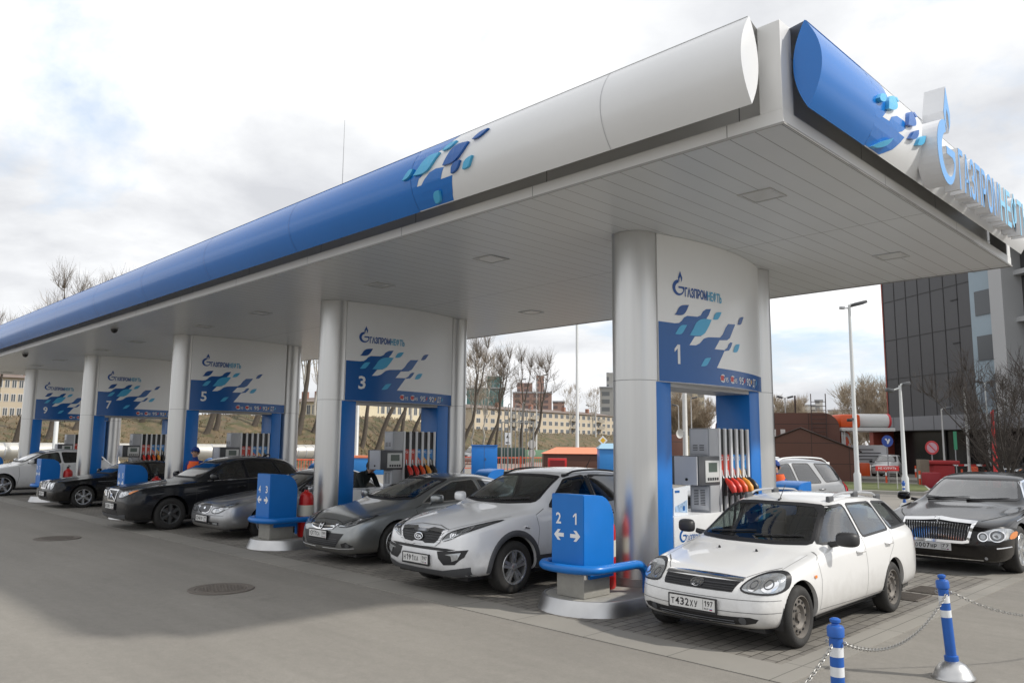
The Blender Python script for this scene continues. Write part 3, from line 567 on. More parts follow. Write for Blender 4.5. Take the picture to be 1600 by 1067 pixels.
# ================================================================ vehicles (local axes: nose at y=0 facing -y, tail at y=L, x=+ is the driver's side)
def paint(name, col, metal=0., rough=.35, noise=.05):
    dk = max(col) < .05; m = mat(name, col, rough, metal, coat=.55 if dk else 1., noise=noise, nscale=1.5, spec=.15 if dk else .5)
    nt = m.node_tree; N = nt.nodes; L = nt.links; b = N['Principled BSDF']; tc = N.new('ShaderNodeTexCoord'); sep = N.new('ShaderNodeSeparateXYZ'); L.new(tc.outputs['Object'], sep.inputs[0])   # road dust splashed on the sills and bumpers
    n = N.new('ShaderNodeTexNoise'); n.inputs['Scale'].default_value = 7; n.inputs['Detail'].default_value = 8; n.inputs['Roughness'].default_value = .7; L.new(tc.outputs['Object'], n.inputs['Vector'])
    hgt = N.new('ShaderNodeMapRange'); L.new(nmath(nt, 'ADD', sep.outputs[2], nmath(nt, 'MULTIPLY', n.outputs[0], .5)), hgt.inputs[0]); hgt.inputs[1].default_value = .42; hgt.inputs[2].default_value = .85; hgt.inputs[3].default_value = .5 if not dk else .14; hgt.inputs[4].default_value = 0
    mx = N.new('ShaderNodeMix'); mx.data_type = 'RGBA'; L.new(hgt.outputs[0], mx.inputs['Factor']); L.new(b.inputs['Base Color'].links[0].from_socket, mx.inputs['A']); mx.inputs['B'].default_value = (.20, .18, .15, 1); L.new(mx.outputs['Result'], b.inputs['Base Color'])
    L.new(nmath(nt, 'SUBTRACT', .55 if dk else 1.0, nmath(nt, 'MULTIPLY', hgt.outputs[0], 1.2)), b.inputs['Coat Weight']); return m
GLASS = glass_mat('clear_glass', (.50, .56, .54), 1.5); GLASSD = glass_mat('privacy_glass', (.05, .055, .055), 1.3); GLASSM = glass_mat('tinted_glass', (.30, .34, .33), 1.9)
LENS = mat('lamp_glass', (.42, .44, .46), .08, .55, coat=1., noise=.25, nscale=22); LENSD = mat('dark_lamp_glass', (.10, .105, .11), .08, .3, coat=1., noise=.3, nscale=18)
REFL = mat('lamp_reflector', (.85, .86, .88), .12, .9); AMBER = mat('amber_lens', (.75, .22, .02), .2, coat=1.); TAIL = mat('tail_lamp_red', (.45, .012, .02), .15, coat=1.)
TRIM = mat('lining', (.055, .053, .05), .8, noise=.1); SEATM = mat('seat_cloth', (.05, .05, .054), .9, noise=.15); SEAM = mat('panel_gap', (.02, .02, .02), .7); GREYSEAM = mat('panel_gap_pale', (.16, .16, .16), .7)
PLATE = mat('plate_white', (.70, .70, .69), .4); INK = mat('plate_ink', (.012, .012, .014), .5); RIMS = mat('alloy', (.62, .63, .64), .25, .85, noise=.08); RIMD = mat('dark_alloy', (.24, .245, .25), .3, .8); STEELW = mat('dusty_steel_wheel', (.165, .15, .135), .6, .3, noise=.25, nscale=9)
def lerp_tab(T, y):
    if y <= T[0][0]: return T[0][1]
    for (a, u), (b, v) in zip(T, T[1:]):
        if y <= b: return u+(v-u)*(y-a)/(b-a)
    return T[-1][1]
def pip(x, y, P):
    c = False; j = len(P)-1
    for i in range(len(P)):
        if (P[i][1] > y) != (P[j][1] > y) and x < (P[j][0]-P[i][0])*(y-P[i][1])/(P[j][1]-P[i][1])+P[i][0]: c = not c
        j = i
    return c
def rnd(P, r=.045):
    Q = []; n = len(P)
    for i in range(n):
        p0, p1, p2 = Vector(P[i-1]), Vector(P[i]), Vector(P[(i+1) % n]); a, b = p0-p1, p2-p1
        ka, kb = min(r, a.length*.35), min(r, b.length*.35); a = p1+a.normalized()*ka; b = p1+b.normalized()*kb
        Q += [tuple(a*(1-t)**2+p1*2*t*(1-t)+b*t*t) for t in (0, .5, 1)]
    return Q
def inset(P, d):
    n = len(P); A = sum(P[i][0]*P[(i+1) % n][1]-P[(i+1) % n][0]*P[i][1] for i in range(n)); s = 1 if A > 0 else -1; Q = []
    for i in range(n):
        p0, p1, p2 = Vector(P[i-1]), Vector(P[i]), Vector(P[(i+1) % n]); a = (p1-p0); b = (p2-p1)
        if a.length < 1e-6 or b.length < 1e-6: Q.append(tuple(p1)); continue
        a.normalize(); b.normalize(); na = Vector((-a.y, a.x))*s; nb = Vector((-b.y, b.x))*s; m = na+nb
        if m.length < 1e-6: m = na
        m.normalize(); k = d/max(.45, m.dot(na)); Q.append(tuple(p1+m*k))
    return Q
def dens(P, step=.04, closed=True):
    Q = []; n = len(P)
    for i in range(n if closed else n-1):
        a, b = P[i], P[(i+1) % n]; k = max(1, int(math.hypot(b[0]-a[0], b[1]-a[1])/step+.5))
        Q += [(a[0]+(b[0]-a[0])*j/k, a[1]+(b[1]-a[1])*j/k) for j in range(k)]
    return Q if closed else Q+[P[-1]]
def mir(P): return [(-x, z) for x, z in P[::-1]]
class Car:
    def __init__(s, name, label, cat, loc, rz, S, pm, group=None):
        s.S = S; s.root = thing(name, label, cat, loc, rz, group); s.pm = pm; s.glass = S.get('glass', GLASS); s.shell()
    # -------- body shell
    def shell(s):
        S = s.S; L, W, H = S['L'], S['W'], S['H']; W2 = W/2; zb = S.get('zb', .2); fo, wb = S['fo'], S['wb']
        top, belt, roof = S['top'], S['belt'], S['roof']            # tables: centre line height, shoulder height, half width of the roof edge / bonnet ridge
        plan = S.get('plan', [(0, .85), (.10, .93), (.30, .98), (fo, 1.0), (L-.7, 1.0), (L-.3, .96), (L-.1, .90), (L, .84)])
        ys = S['ys']; drop = S.get('drop', [(0, .02), (L, .05)]); ful = S.get('fullness', .975)
        rings = []; n_s = S.get('nose', (.10, .03, 0., .0, .03, .07)); t_s = S.get('tail', (.12, .05, .0, .0, .03, .06))
        bot = S.get('bot', [(0, zb), (L, zb+.04)])
        for k, y in enumerate(ys):
            w = W2*lerp_tab(plan, y); zs = lerp_tab(belt, y); zt = lerp_tab(top, y); wr = min(lerp_tab(roof, y), w*.9); z0 = lerp_tab(bot, y); h = zs-z0
            zr = max(zt-lerp_tab(drop, y), zs+.012)
            P = [(.80*w, z0), (.95*w, z0+.02), (.995*w, z0+.28*h), (w, z0+.60*h), (ful*w, zs-.025), (.93*w, zs+.015), (wr*1.015, zr-.035*min(1, (zr-zs)/.2)), (wr*.93, zr+.008), (.55*wr, zr*.2+zt*.8), (0, zt)]
            dy = [0]*10
            if k == 0: dy = list(n_s)+[n_s[5]]*4
            if k == len(ys)-1: dy = [-q for q in t_s]+[-t_s[5]]*4
            if k == 1: dy = [q*.5 for q in n_s]+[n_s[5]*.5]*4
            rings.append([(x, y+d, z) for (x, z), d in zip(P, dy)])
        bm = bmesh.new(); V = []
        for q in rings: V.append([bm.verts.new(p) for p in q]+[bm.verts.new((-x, y, z)) for x, y, z in q[-2::-1]])
        for a, b in zip(V, V[1:]):
            for j in range(18): bm.faces.new((a[j], a[j+1], b[j+1], b[j]))
            bm.faces.new((a[18], a[0], b[0], b[18]))
        for vr, q, sg, bl in ((V[0], rings[0], -1, S.get('bulge', (.02, .06, .08, .075, .07, .06))), (V[-1], rings[-1], 1, S.get('tbulge', (.02, .05, .06, .06, .06, .05)))):
            xs = [q[i][0] for i in range(5, 10)]; fr = [x/q[5][0] for x in xs]; fr = fr+[-f for f in fr[3::-1]]
            topr = [vr[5+i] for i in range(9)]
            for i in range(1, 8): topr[i].co.y += sg*bl[5]*(1-fr[i]**2)
            prev = None
            for r in range(6):
                if r == 5: row = topr
                else: row = [vr[r]]+[bm.verts.new((q[r][0]*f, q[r][1]+sg*bl[r]*(1-f*f), q[r][2])) for f in fr[1:-1]]+[vr[18-r]]
                if prev:
                    for i in range(8): bm.faces.new((prev[i], prev[i+1], row[i+1], row[i]) if sg < 0 else (prev[i+1], prev[i], row[i], row[i+1]))
                prev = row
        bmesh.ops.recalc_face_normals(bm, faces=list(bm.faces))
        me = bpy.data.meshes.new('cage'); bm.to_mesh(me); bm.free(); o = bpy.data.objects.new('cage', me); COL.objects.link(o)
        md = o.modifiers.new('s', 'SUBSURF'); md.levels = md.render_levels = S.get('sub', 3); md.subdivision_type = 'CATMULL_CLARK'
        bpy.context.view_layer.update(); m2 = bpy.data.meshes.new_from_object(o.evaluated_get(bpy.context.evaluated_depsgraph_get()))
        bpy.data.objects.remove(o); bpy.data.meshes.remove(me)
        bm = bmesh.new(); bm.from_mesh(m2); bpy.data.meshes.remove(m2)
        c = [v.co for v in bm.verts]; y0, y1 = min(v.y for v in c), max(v.y for v in c); xm = max(v.x for v in c); zm = max(v.z for v in c); zn = min(v.z for v in c)
        for v in bm.verts:
            z = zb+(v.co.z-zn)*(H-zb)/(zm-zn); v.co = Vector((v.co.x*W2/xm, (v.co.y-y0)*L/(y1-y0), z))
        s.bvh = BVHTree.FromBMesh(bm)
        # wheel arches
        r = S['r']; ra = r+S.get('gap', .055); kill = set()
        for yw in (fo, fo+wb):
            for f in bm.faces:
                q = f.calc_center_median()
                if abs(q.x) > W2*.62 and math.hypot(q.y-yw, q.z-r) < ra: kill.add(f)
        bmesh.ops.delete(bm, geom=list(kill), context='FACES')
        lip = []
        for e in [e for e in bm.edges if e.is_boundary]:
            for v in e.verts:
                for yw in (fo, fo+wb):
                    d = math.hypot(v.co.y-yw, v.co.z-r)
                    if d < ra+.09 and abs(v.co.x) > W2*.7 and d > 1e-4:
                        k = ra/d; v.co.y = yw+(v.co.y-yw)*k; v.co.z = r+(v.co.z-r)*k
        # rolled lip
        be = [e for e in bm.edges if e.is_boundary and abs(e.verts[0].co.x) > W2*.7]
        ex = bmesh.ops.extrude_edge_only(bm, edges=be)
        for g in ex['geom']:
            if isinstance(g, bmesh.types.BMVert): g.co.x -= .045*(1 if g.co.x > 0 else -1)
        # window openings: drop the faces inside each outline, then pull the rim onto the outline
        jobs = [(P, 's', sg) for P in S.get('side', ()) for sg in (1, -1)]+[(S[k], k, 0) for k in ('wind', 'rear') if k in S]
        for P, kind, sg in jobs:
            P = rnd(P); kill = set(); u = (lambda c: (c.y, c.z)) if kind == 's' else (lambda c: (c.x, c.z))
            for f in bm.faces:
                q = f.calc_center_median(); n = f.normal
                if q.z < .6 or not pip(*u(q), P): continue
                if kind == 's': ok = q.x*sg > 0 and abs(n.x) > .3
                elif kind == 'wind': ok = n.y < -.12 and q.y < fo+wb*.75
                else: ok = n.y > .08 and q.y > fo+wb*.6
                if ok: kill.add(f)
            rim = {v for f in kill for v in f.verts if any(g not in kill for g in v.link_faces)}
            bmesh.ops.delete(bm, geom=list(kill), context='FACES'); pj = s.side(sg) if kind == 's' else s.front if kind == 'wind' else s.back
            for v in rim:
                if not v.is_valid: continue
                c = Vector(u(v.co)); best = None
                for i in range(len(P)):
                    a_, b_ = Vector(P[i]), Vector(P[(i+1) % len(P)]); d = b_-a_; t = max(0, min(1, (c-a_).dot(d)/max(d.length_squared, 1e-9))); p = a_+d*t
                    if best is None or (p-c).length < best[0]: best = ((p-c).length, p)
                if best[0] < .06: v.co = pj(best[1].x, best[1].y, 0)
        # inner skin
        vs = list(bm.verts); fs = list(bm.faces); mp = {v: bm.verts.new(v.co-v.normal*.018) for v in vs}
        for f in fs: bm.faces.new([mp[v] for v in reversed(f.verts)]).material_index = 1
        me = bpy.data.meshes.new('body'); bm.to_mesh(me); bm.free(); s.body = link('body', me, [s.pm, TRIM], s.root, 50)
    # -------- projections onto the shell
    def front(s, x, z, off=.003):
        h = s.bvh.ray_cast(Vector((x, -3, z)), Vector((0, 1, 0)))
        if h[0] is None: h = s.bvh.find_nearest(Vector((x, .2, z)))
        n = h[1] if h[1].y < 0 else -h[1]; return h[0]+n*off
    def back(s, x, z, off=.003):
        h = s.bvh.ray_cast(Vector((x, s.S['L']+3, z)), Vector((0, -1, 0)))
        if h[0] is None: h = s.bvh.find_nearest(Vector((x, s.S['L']-.1, z)))
        n = h[1] if h[1].y > 0 else -h[1]; return h[0]+n*off
    def side(s, sg):
        def f(y, z, off=.003):
            h = s.bvh.ray_cast(Vector((sg*4, y, z)), Vector((-sg, 0, 0)))
            if h[0] is None: h = s.bvh.find_nearest(Vector((sg*s.S['W']/2, y, z)))
            n = h[1] if h[1].x*sg > 0 else -h[1]; return h[0]+n*off
        return f
    def up(s, x, y, off=.003):
        h = s.bvh.ray_cast(Vector((x, y, 4)), Vector((0, 0, -1))); n = h[1] if h[1].z > 0 else -h[1]; return h[0]+n*off
    def patch(s, name, P, proj, m, parent=None, off=.004, step=.04, thick=0.): return decal(name, [P], proj, m, parent or s.root, off, step, thick, 50)
    def ribbon(s, name, paths, w, proj, m, parent=None, off=.002, closed=False, h=0.):
        b = MB()
        for P in paths:
            D = dens(P, .04, closed); n = len(D); T = []
            for i in range(n):
                a = D[i-1] if (closed or i) else D[0]; c = D[(i+1) % n] if (closed or i < n-1) else D[-1]
                t = Vector((c[0]-a[0], c[1]-a[1])); t = t.normalized() if t.length > 1e-9 else Vector((1, 0)); T.append(Vector((-t.y, t.x)))
            q = [(proj(p[0]+t.x*w/2, p[1]+t.y*w/2, off), proj(p[0], p[1], off+h), proj(p[0]-t.x*w/2, p[1]-t.y*w/2, off)) for p, t in zip(D, T)]
            vs = [v for k in q for v in k]; m_ = n if closed else n-1
            b.mesh(vs, [f for i in range(m_) for f in ((i*3, i*3+1, (i+1) % n*3+1, (i+1) % n*3), (i*3+1, i*3+2, (i+1) % n*3+2, (i+1) % n*3+1))])
        return b.build(name, m, parent or s.root, 60)
    def band(s, name, P, d0, d1, proj, m, parent, off):             # closed ring between two insets of an outline
        A = dens(P, .05); b = MB(); n = len(A); o = inset(A, d0); i_ = inset(A, d1)
        b.mesh([proj(x, y, off) for x, y in o]+[proj(x, y, off) for x, y in i_], [(k, (k+1) % n, n+(k+1) % n, n+k) for k in range(n)]); return b.build(name, m, parent, 60)
    def windows(s, seal=.035, glass_side=None, glass_back=None, rim=None):
        S = s.S
        for sg in (1, -1):
            for k, P in enumerate(S.get('side', ())):
                P = rnd(P); g = s.patch('side_window', inset(P, -.012), s.side(sg), (glass_side or s.glass) if k == 0 else (glass_back or glass_side or s.glass), None, .002)
                s.band('seal', P, -.014, seal*.45, s.side(sg), rim or BLACK, g, .0045)
        if 'wind' in S:
            P = rnd(S['wind']); g = s.patch('windscreen', inset(P, -.012), s.front, s.glass, None, .002); s.band('seal', P, -.012, seal, s.front, BLACK, g, .0045)
        if 'rear' in S:
            P = rnd(S['rear']); g = s.patch('rear_window', inset(P, -.012), s.back, glass_back or s.glass, None, .002); s.band('seal', P, -.012, seal, s.back, BLACK, g, .0045)
    def wheels(s, style='alloy', spokes=5, rim=.72, m=RIMS, tw=.2, cap=None, twin=False):
        S = s.S; r = S['r']; x1 = S['W']/2-.025; first = None; rr = r*rim
        for yw in (S['fo'], S['fo']+S['wb']):
            for sg in (1, -1):
                if first is not None:
                    c = copy_tree(first, s.root); c.location = (sg*x1, yw, r); c.rotation_euler = (0, 0, 0 if sg > 0 else PI); continue
                xf = lambda a, b_, c: (c, a, b_)
                b = MB(); b.lathe([(rr-.01, -.015), (rr+.005, -.004), (rr+(r-rr)*.45, .004), (r-.03, -.004), (r-.008, -.022), (r, -.045), (r, -tw+.045), (r-.008, -tw+.022), (r-.03, -tw), (rr, -tw+.01)], 48, xf, None, False)
                first = b.build('wheel', RUBBER, s.root, 40); first.location = (sg*x1, yw, r)
                b = MB()
                if style == 'steel':
                    b.lathe([(rr, -.012), (rr-.012, -.008), (rr-.02, -.03), (rr*.86, -.05), (rr*.80, -.035), (rr*.55, -.028), (rr*.42, -.055), (rr*.2, -.055), (rr*.19, -.03), (0, -.03)], 40, xf, None, False)
                    rim_o = b.build('rim', m, first, 40); b = MB()
                    for k in range(12):
                        a = 2*PI*k/12; c, d = math.cos(a), math.sin(a)
                        b.tube([(-.034+.012*j, rr*.69*c, rr*.69*d) for j in (0, 1)], rr*.062, 10)
                    for k in range(4):
                        a = 2*PI*k/4+.4; b.tube([(-.058, rr*.3*math.cos(a), rr*.3*math.sin(a)), (-.048, rr*.3*math.cos(a), rr*.3*math.sin(a))], rr*.06, 8)
                    b.build('vent_holes', BLACK, rim_o, 40)
                else:
                    b.lathe([(rr+.004, -.012), (rr-.004, -.003), (rr-.022, -.006), (rr-.03, -.03), (rr-.035, -tw*.8)], 48, xf, None, False)
                    b.lathe([(rr*.24, -.035), (rr*.22, -.012), (rr*.12, -.006), (0, -.006)], 24, xf, None, False)
                    for k in range(spokes):
                        for dv in ((-.16, .16) if twin else (0,)):
                            a = 2*PI*k/spokes+PI/2; w0, w1 = (.055, .075) if not twin else (.04, .036)
                            w0 *= r*5/spokes/.33 if not twin else r/.33; w1 *= r*5/spokes/.33 if not twin else r/.33
                            e = Vector((0, math.cos(a), math.sin(a))); t = Vector((0, -math.sin(a), math.cos(a)))
                            e2 = (e*math.cos(dv)+t*math.sin(dv)); p0 = e*rr*.16+(t*dv*rr*.25); p1 = e2*(rr-.012)
                            q = [p0-t*w0/2, p0+t*w0/2, p1+t*w1/2, p1-t*w1/2]; X0, X1 = Vector((-.016, 0, 0)), Vector((-.014, 0, 0)); dp = Vector((-.05, 0, 0)); mid = [(p0+p1)/2]
                            b.mesh([q[0]+X0, q[1]+X0, q[2]+X1, q[3]+X1, q[0]+X0+dp-t*.008, q[1]+X0+dp+t*.008, q[2]+X1+dp+t*.012, q[3]+X1+dp-t*.012], [(0, 1, 2, 3), (0, 4, 5, 1), (1, 5, 6, 2), (2, 6, 7, 3), (3, 7, 4, 0)])
                    rim_o = b.build('rim', m, first, 40)
                    b = MB(); b.lathe([(rr*.66, -.10), (rr*.66, -.09), (rr*.2, -.09)], 32, xf); b.build('brake_disc', mat('brake_steel', (.22, .2, .19), .45, .8), first, 40)
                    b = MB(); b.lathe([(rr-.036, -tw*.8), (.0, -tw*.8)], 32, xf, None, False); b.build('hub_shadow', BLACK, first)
        # liners
        for yw in (S['fo'], S['fo']+S['wb']):
            for sg in (1, -1):
                b = MB(); ra = r+S.get('gap', .055)+.01; A = [PI*(-.08+1.16*i/20) for i in range(21)]; xa, xb = sg*(S['W']/2-.05), sg*(S['W']/2-.42)
                b.grid(lambda a, x: (x, yw+ra*math.cos(a), r+ra*math.sin(a)), A, [xa, xb]); b.face([(xb, yw+ra*math.cos(a), r+ra*math.sin(a)) for a in A]); b.build('wheel_housing', BLACK, s.root)
        b = MB(); b.box((-S['W']/2+.2, .25, S.get('zb', .2)-.03), (S['W']/2-.2, S['L']-.25, S.get('zb', .2)+.06)); b.build('underside', BLACK, s.root)
    def lamp(s, P, m=LENS, refl=(), amber=None, amber_m=AMBER, edge=.008):
        for sg in (1, -1):
            Q = P if sg > 0 else mir(P); o = s.patch('headlight', chaikin(Q, 2), s.front, m, None, .004, .03)
            if edge: s.band('surround', chaikin(Q, 2), -.008, edge, s.front, BLACK, o, .006)
            for x, z, rad in refl:
                s.patch('reflector', arc_pts(sg*x, z, rad, 0, 345, 20), s.front, REFL, o, .0075, .03)
                s.band('reflector_ring', arc_pts(sg*x, z, rad*.62, 0, 345, 20), 0, rad*.14, s.front, GREYD, o, .009)
            if amber: s.patch('indicator', chaikin(amber if sg > 0 else mir(amber), 1), s.front, amber_m, o, .0085, .03)
    def plate(s, chars, region, x=0., z=.42, w=.52, h=.112, tilt=0., frame=True, sub=True):
        p = s.front(x, z, .0); y = min(s.front(x-.2, z, 0).y, s.front(x+.2, z, 0).y, p.y)-.018
        b = MB(); b.box((x-w/2, y-.008, z-h/2), (x+w/2, y, z+h/2), .003); o = b.build('number_plate', PLATE, s.root)
        if frame:
            b = MB()
            for lo, hi in (((x-w/2-.012, z-h/2-.022), (x+w/2+.012, z-h/2-.0005)), ((x-w/2-.012, z+h/2+.0005), (x+w/2+.012, z+h/2+.01)), ((x-w/2-.012, z-h/2), (x-w/2-.0005, z+h/2)), ((x+w/2+.0005, z-h/2), (x+w/2+.012, z+h/2))): b.box((lo[0], y-.011, lo[1]), (hi[0], y+.016, hi[1]))
            b.build('plate_frame', BLACK, o)
        # the car faces -y: seen from the front x grows to the right
        mp = lambda a, b_, off: (a, y-.008-off, b_); T = []; big = .072*h/.112; sm = .058*h/.112
        wd = [(.038 if not c.isdigit() else .045)*w/.52 for c in chars]; gp = .011*w/.52; cx = x-w/2+.022*w/.52
        for c, q in zip(chars, wd): T.append(text2d(c, cx+(.012 if c == '1' else 0), z-big/2+.003, sm if not c.isdigit() else big, q*(.62 if c == '1' else 1), .015)); cx += q+gp
        rx = x+w/2-.135*w/.52; rw = .105*w/.52/len(region)
        for i, c in enumerate(region): T.append(text2d(c, rx+.014+rw*i+(.006 if c == '1' else 0), z-.012, big*.72, rw*.8*(.62 if c == '1' else 1), .008))
        T.append(text2d('RUS', rx+.018, z-h*.38, .017*h/.112, .045*w/.52, .01))
        T.append(([(rx, z-h*.42), (rx+.004, z-h*.42), (rx+.004, z+h*.42), (rx, z+h*.42)], [(0, 1, 2, 3)]))
        decal('characters', T, mp, INK, o, .002, 0)
        fx = rx+.075*w/.52; q = [[(fx, z-h*.40), (fx+.03, z-h*.40), (fx+.03, z-h*.34), (fx, z-h*.34)], [(fx, z-h*.34), (fx+.03, z-h*.34), (fx+.03, z-h*.28), (fx, z-h*.28)]]
        decal('flag', [q[0]], mp, RED, o, .002, 0); decal('flag', [q[1]], mp, FILMB, o, .002, 0)
    def mirrors(s, y, z, m, w=.22, h=.15, out=.10):
        for sg in (1, -1):
            p = s.side(sg)(y, z-.05, 0); b = MB(); x0 = p.x+sg*.06
            c = Vector((x0+sg*(out+w/2-.05), y-.03, z+.02)); bm2 = bmesh.new(); bmesh.ops.create_uvsphere(bm2, u_segments=18, v_segments=12, radius=1)
            for v in bm2.verts:
                k = lambda t, e: math.copysign(abs(t)**e, t)
                v.co = Vector((k(v.co.x, .62)*w/2+c.x, (k(v.co.y, .8)*.085 if v.co.y < 0 else k(v.co.y, .3)*.045)+c.y+.02*sg*v.co.x, k(v.co.z, .62)*h/2+c.z))
            bm2.verts.index_update(); b.mesh([v.co.copy() for v in bm2.verts], [[v.index for v in f.verts] for f in bm2.faces]); bm2.free()
            b.tube([(p.x-sg*.02, y+.03, z-.06), (x0+sg*.05, y, z-.03)], [.035, .028], 8); b.build('side_mirror', m, s.root, 50)
    def seams(s, paths, w=.007, m=SEAM):
        b = None
        for sg in (1, -1): s.ribbon('door_gap', paths, w, s.side(sg), m, s.body, .0012)
    def handles(s, pts, m):
        for sg in (1, -1):
            for y, z in pts:
                p = s.side(sg)(y, z, 0); b = MB(); b.tube([(p.x+sg*.0, y-.095, z), (p.x+sg*.03, y-.07, z), (p.x+sg*.034, y, z+.004), (p.x+sg*.03, y+.07, z), (p.x, y+.095, z)], [.012, .016, .016, .016, .012], 8); b.build('door_handle', m, s.root, 60)
    def rails(s, y0, y1, x, h=.045, m=None, r=.017, bridge=False):
        for sg in (1, -1):
            P = []; n = 14
            for i in range(n+1):
                y = y0+(y1-y0)*i/n; p = s.up(sg*x, y, 0); e = min(i, n-i)/2; P.append((p.x, y, p.z+(h*min(1, e) if e < 1 else h)))
            b = MB(); b.tube(P, r, 8); o = b.build('roof_rail', m or GREYP, s.root, 60)
            b = MB()
            for i in ((0, 7, n) if bridge else (0, n)):
                p = s.up(sg*x, P[i][1], 0); d = .06 if i == 0 else -.06 if i == n else 0
                b.box((p.x-.022, p.y+d-.07, p.z-.01), (p.x+.022, p.y+d+.07, p.z+h+.012), .012)
            b.build('rail_foot', GREYD if bridge else (m or GREYP), o, 50)
    def interior(s, y0, y1, zf=.32, seats=True, wheel_at=None, dash=None):
        S = s.S; w = S['W']/2-.11; r = s.root; b = MB(); b.box((-w, y0-.25, zf-.05), (w, y1+.1, zf)); b.build('cabin_floor', TRIM, r)
        yd, zd = dash or (y0+.02, lerp_tab(S['belt'], y0)); b = MB(); b.box((-w+.03, yd-.1, zf), (w-.03, yd+.42, zd-.035), .05); b.build('dashboard', BLACK, r, 40)
        if wheel_at:
            c = Vector(wheel_at); b = MB(); ax = Vector((0, -.35, .94)); u = Vector((1, 0, 0)); v = Vector((0, .94, .35)); u2, v2 = u, Vector((0, .42, .91)).normalized()
            b.tube([c+(u2*math.cos(a)+v2*math.sin(a))*.185 for a in [2*PI*i/24 for i in range(25)]], .015, 6, False); b.tube([c-u2*.17, c+u2*.17], .02, 6); b.tube([c, c+Vector((0, -.3, -.12))], .03, 6); b.build('steering_wheel', BLACK, r, 60)
        if seats:
            for (yy, xs, sw) in ((y0+.95, (-.36, .36), .48), (y0+1.80, (-.32, .32), .58)):
                for x in xs:
                    b = MB(); zs = zf+.05; b.box((x-sw/2, yy-.25, zs), (x+sw/2, yy+.28, zs+.20), .06); b.box((x-sw/2+.02, yy+.2, zs+.12), (x+sw/2-.02, yy+.34, zs+.72), .05, Matrix.Rotation(-.25, 3, 'X'), (x, yy+.25, zs+.2))
                    b.box((x-.13, yy+.30, zs+.70), (x+.13, yy+.40, zs+.89), .04, Matrix.Rotation(-.25, 3, 'X'), (x, yy+.25, zs+.2)); b.build('seat', SEATM, r, 40)
    def wipers(s, base, tips, z0):
        for (x0, xa), (x1, za) in zip(base, tips):
            pts = [s.front(x0+(x1-x0)*i/8, z0+(za-z0)*i/8, .016) for i in range(9)]; b = MB(); b.tube(pts, [.012]+[.009]*7+[.006], 6); b.build('wiper', BLACK, s.root, 60)
PW = paint('paint_white', (.75, .75, .745), 0, .3, .02)
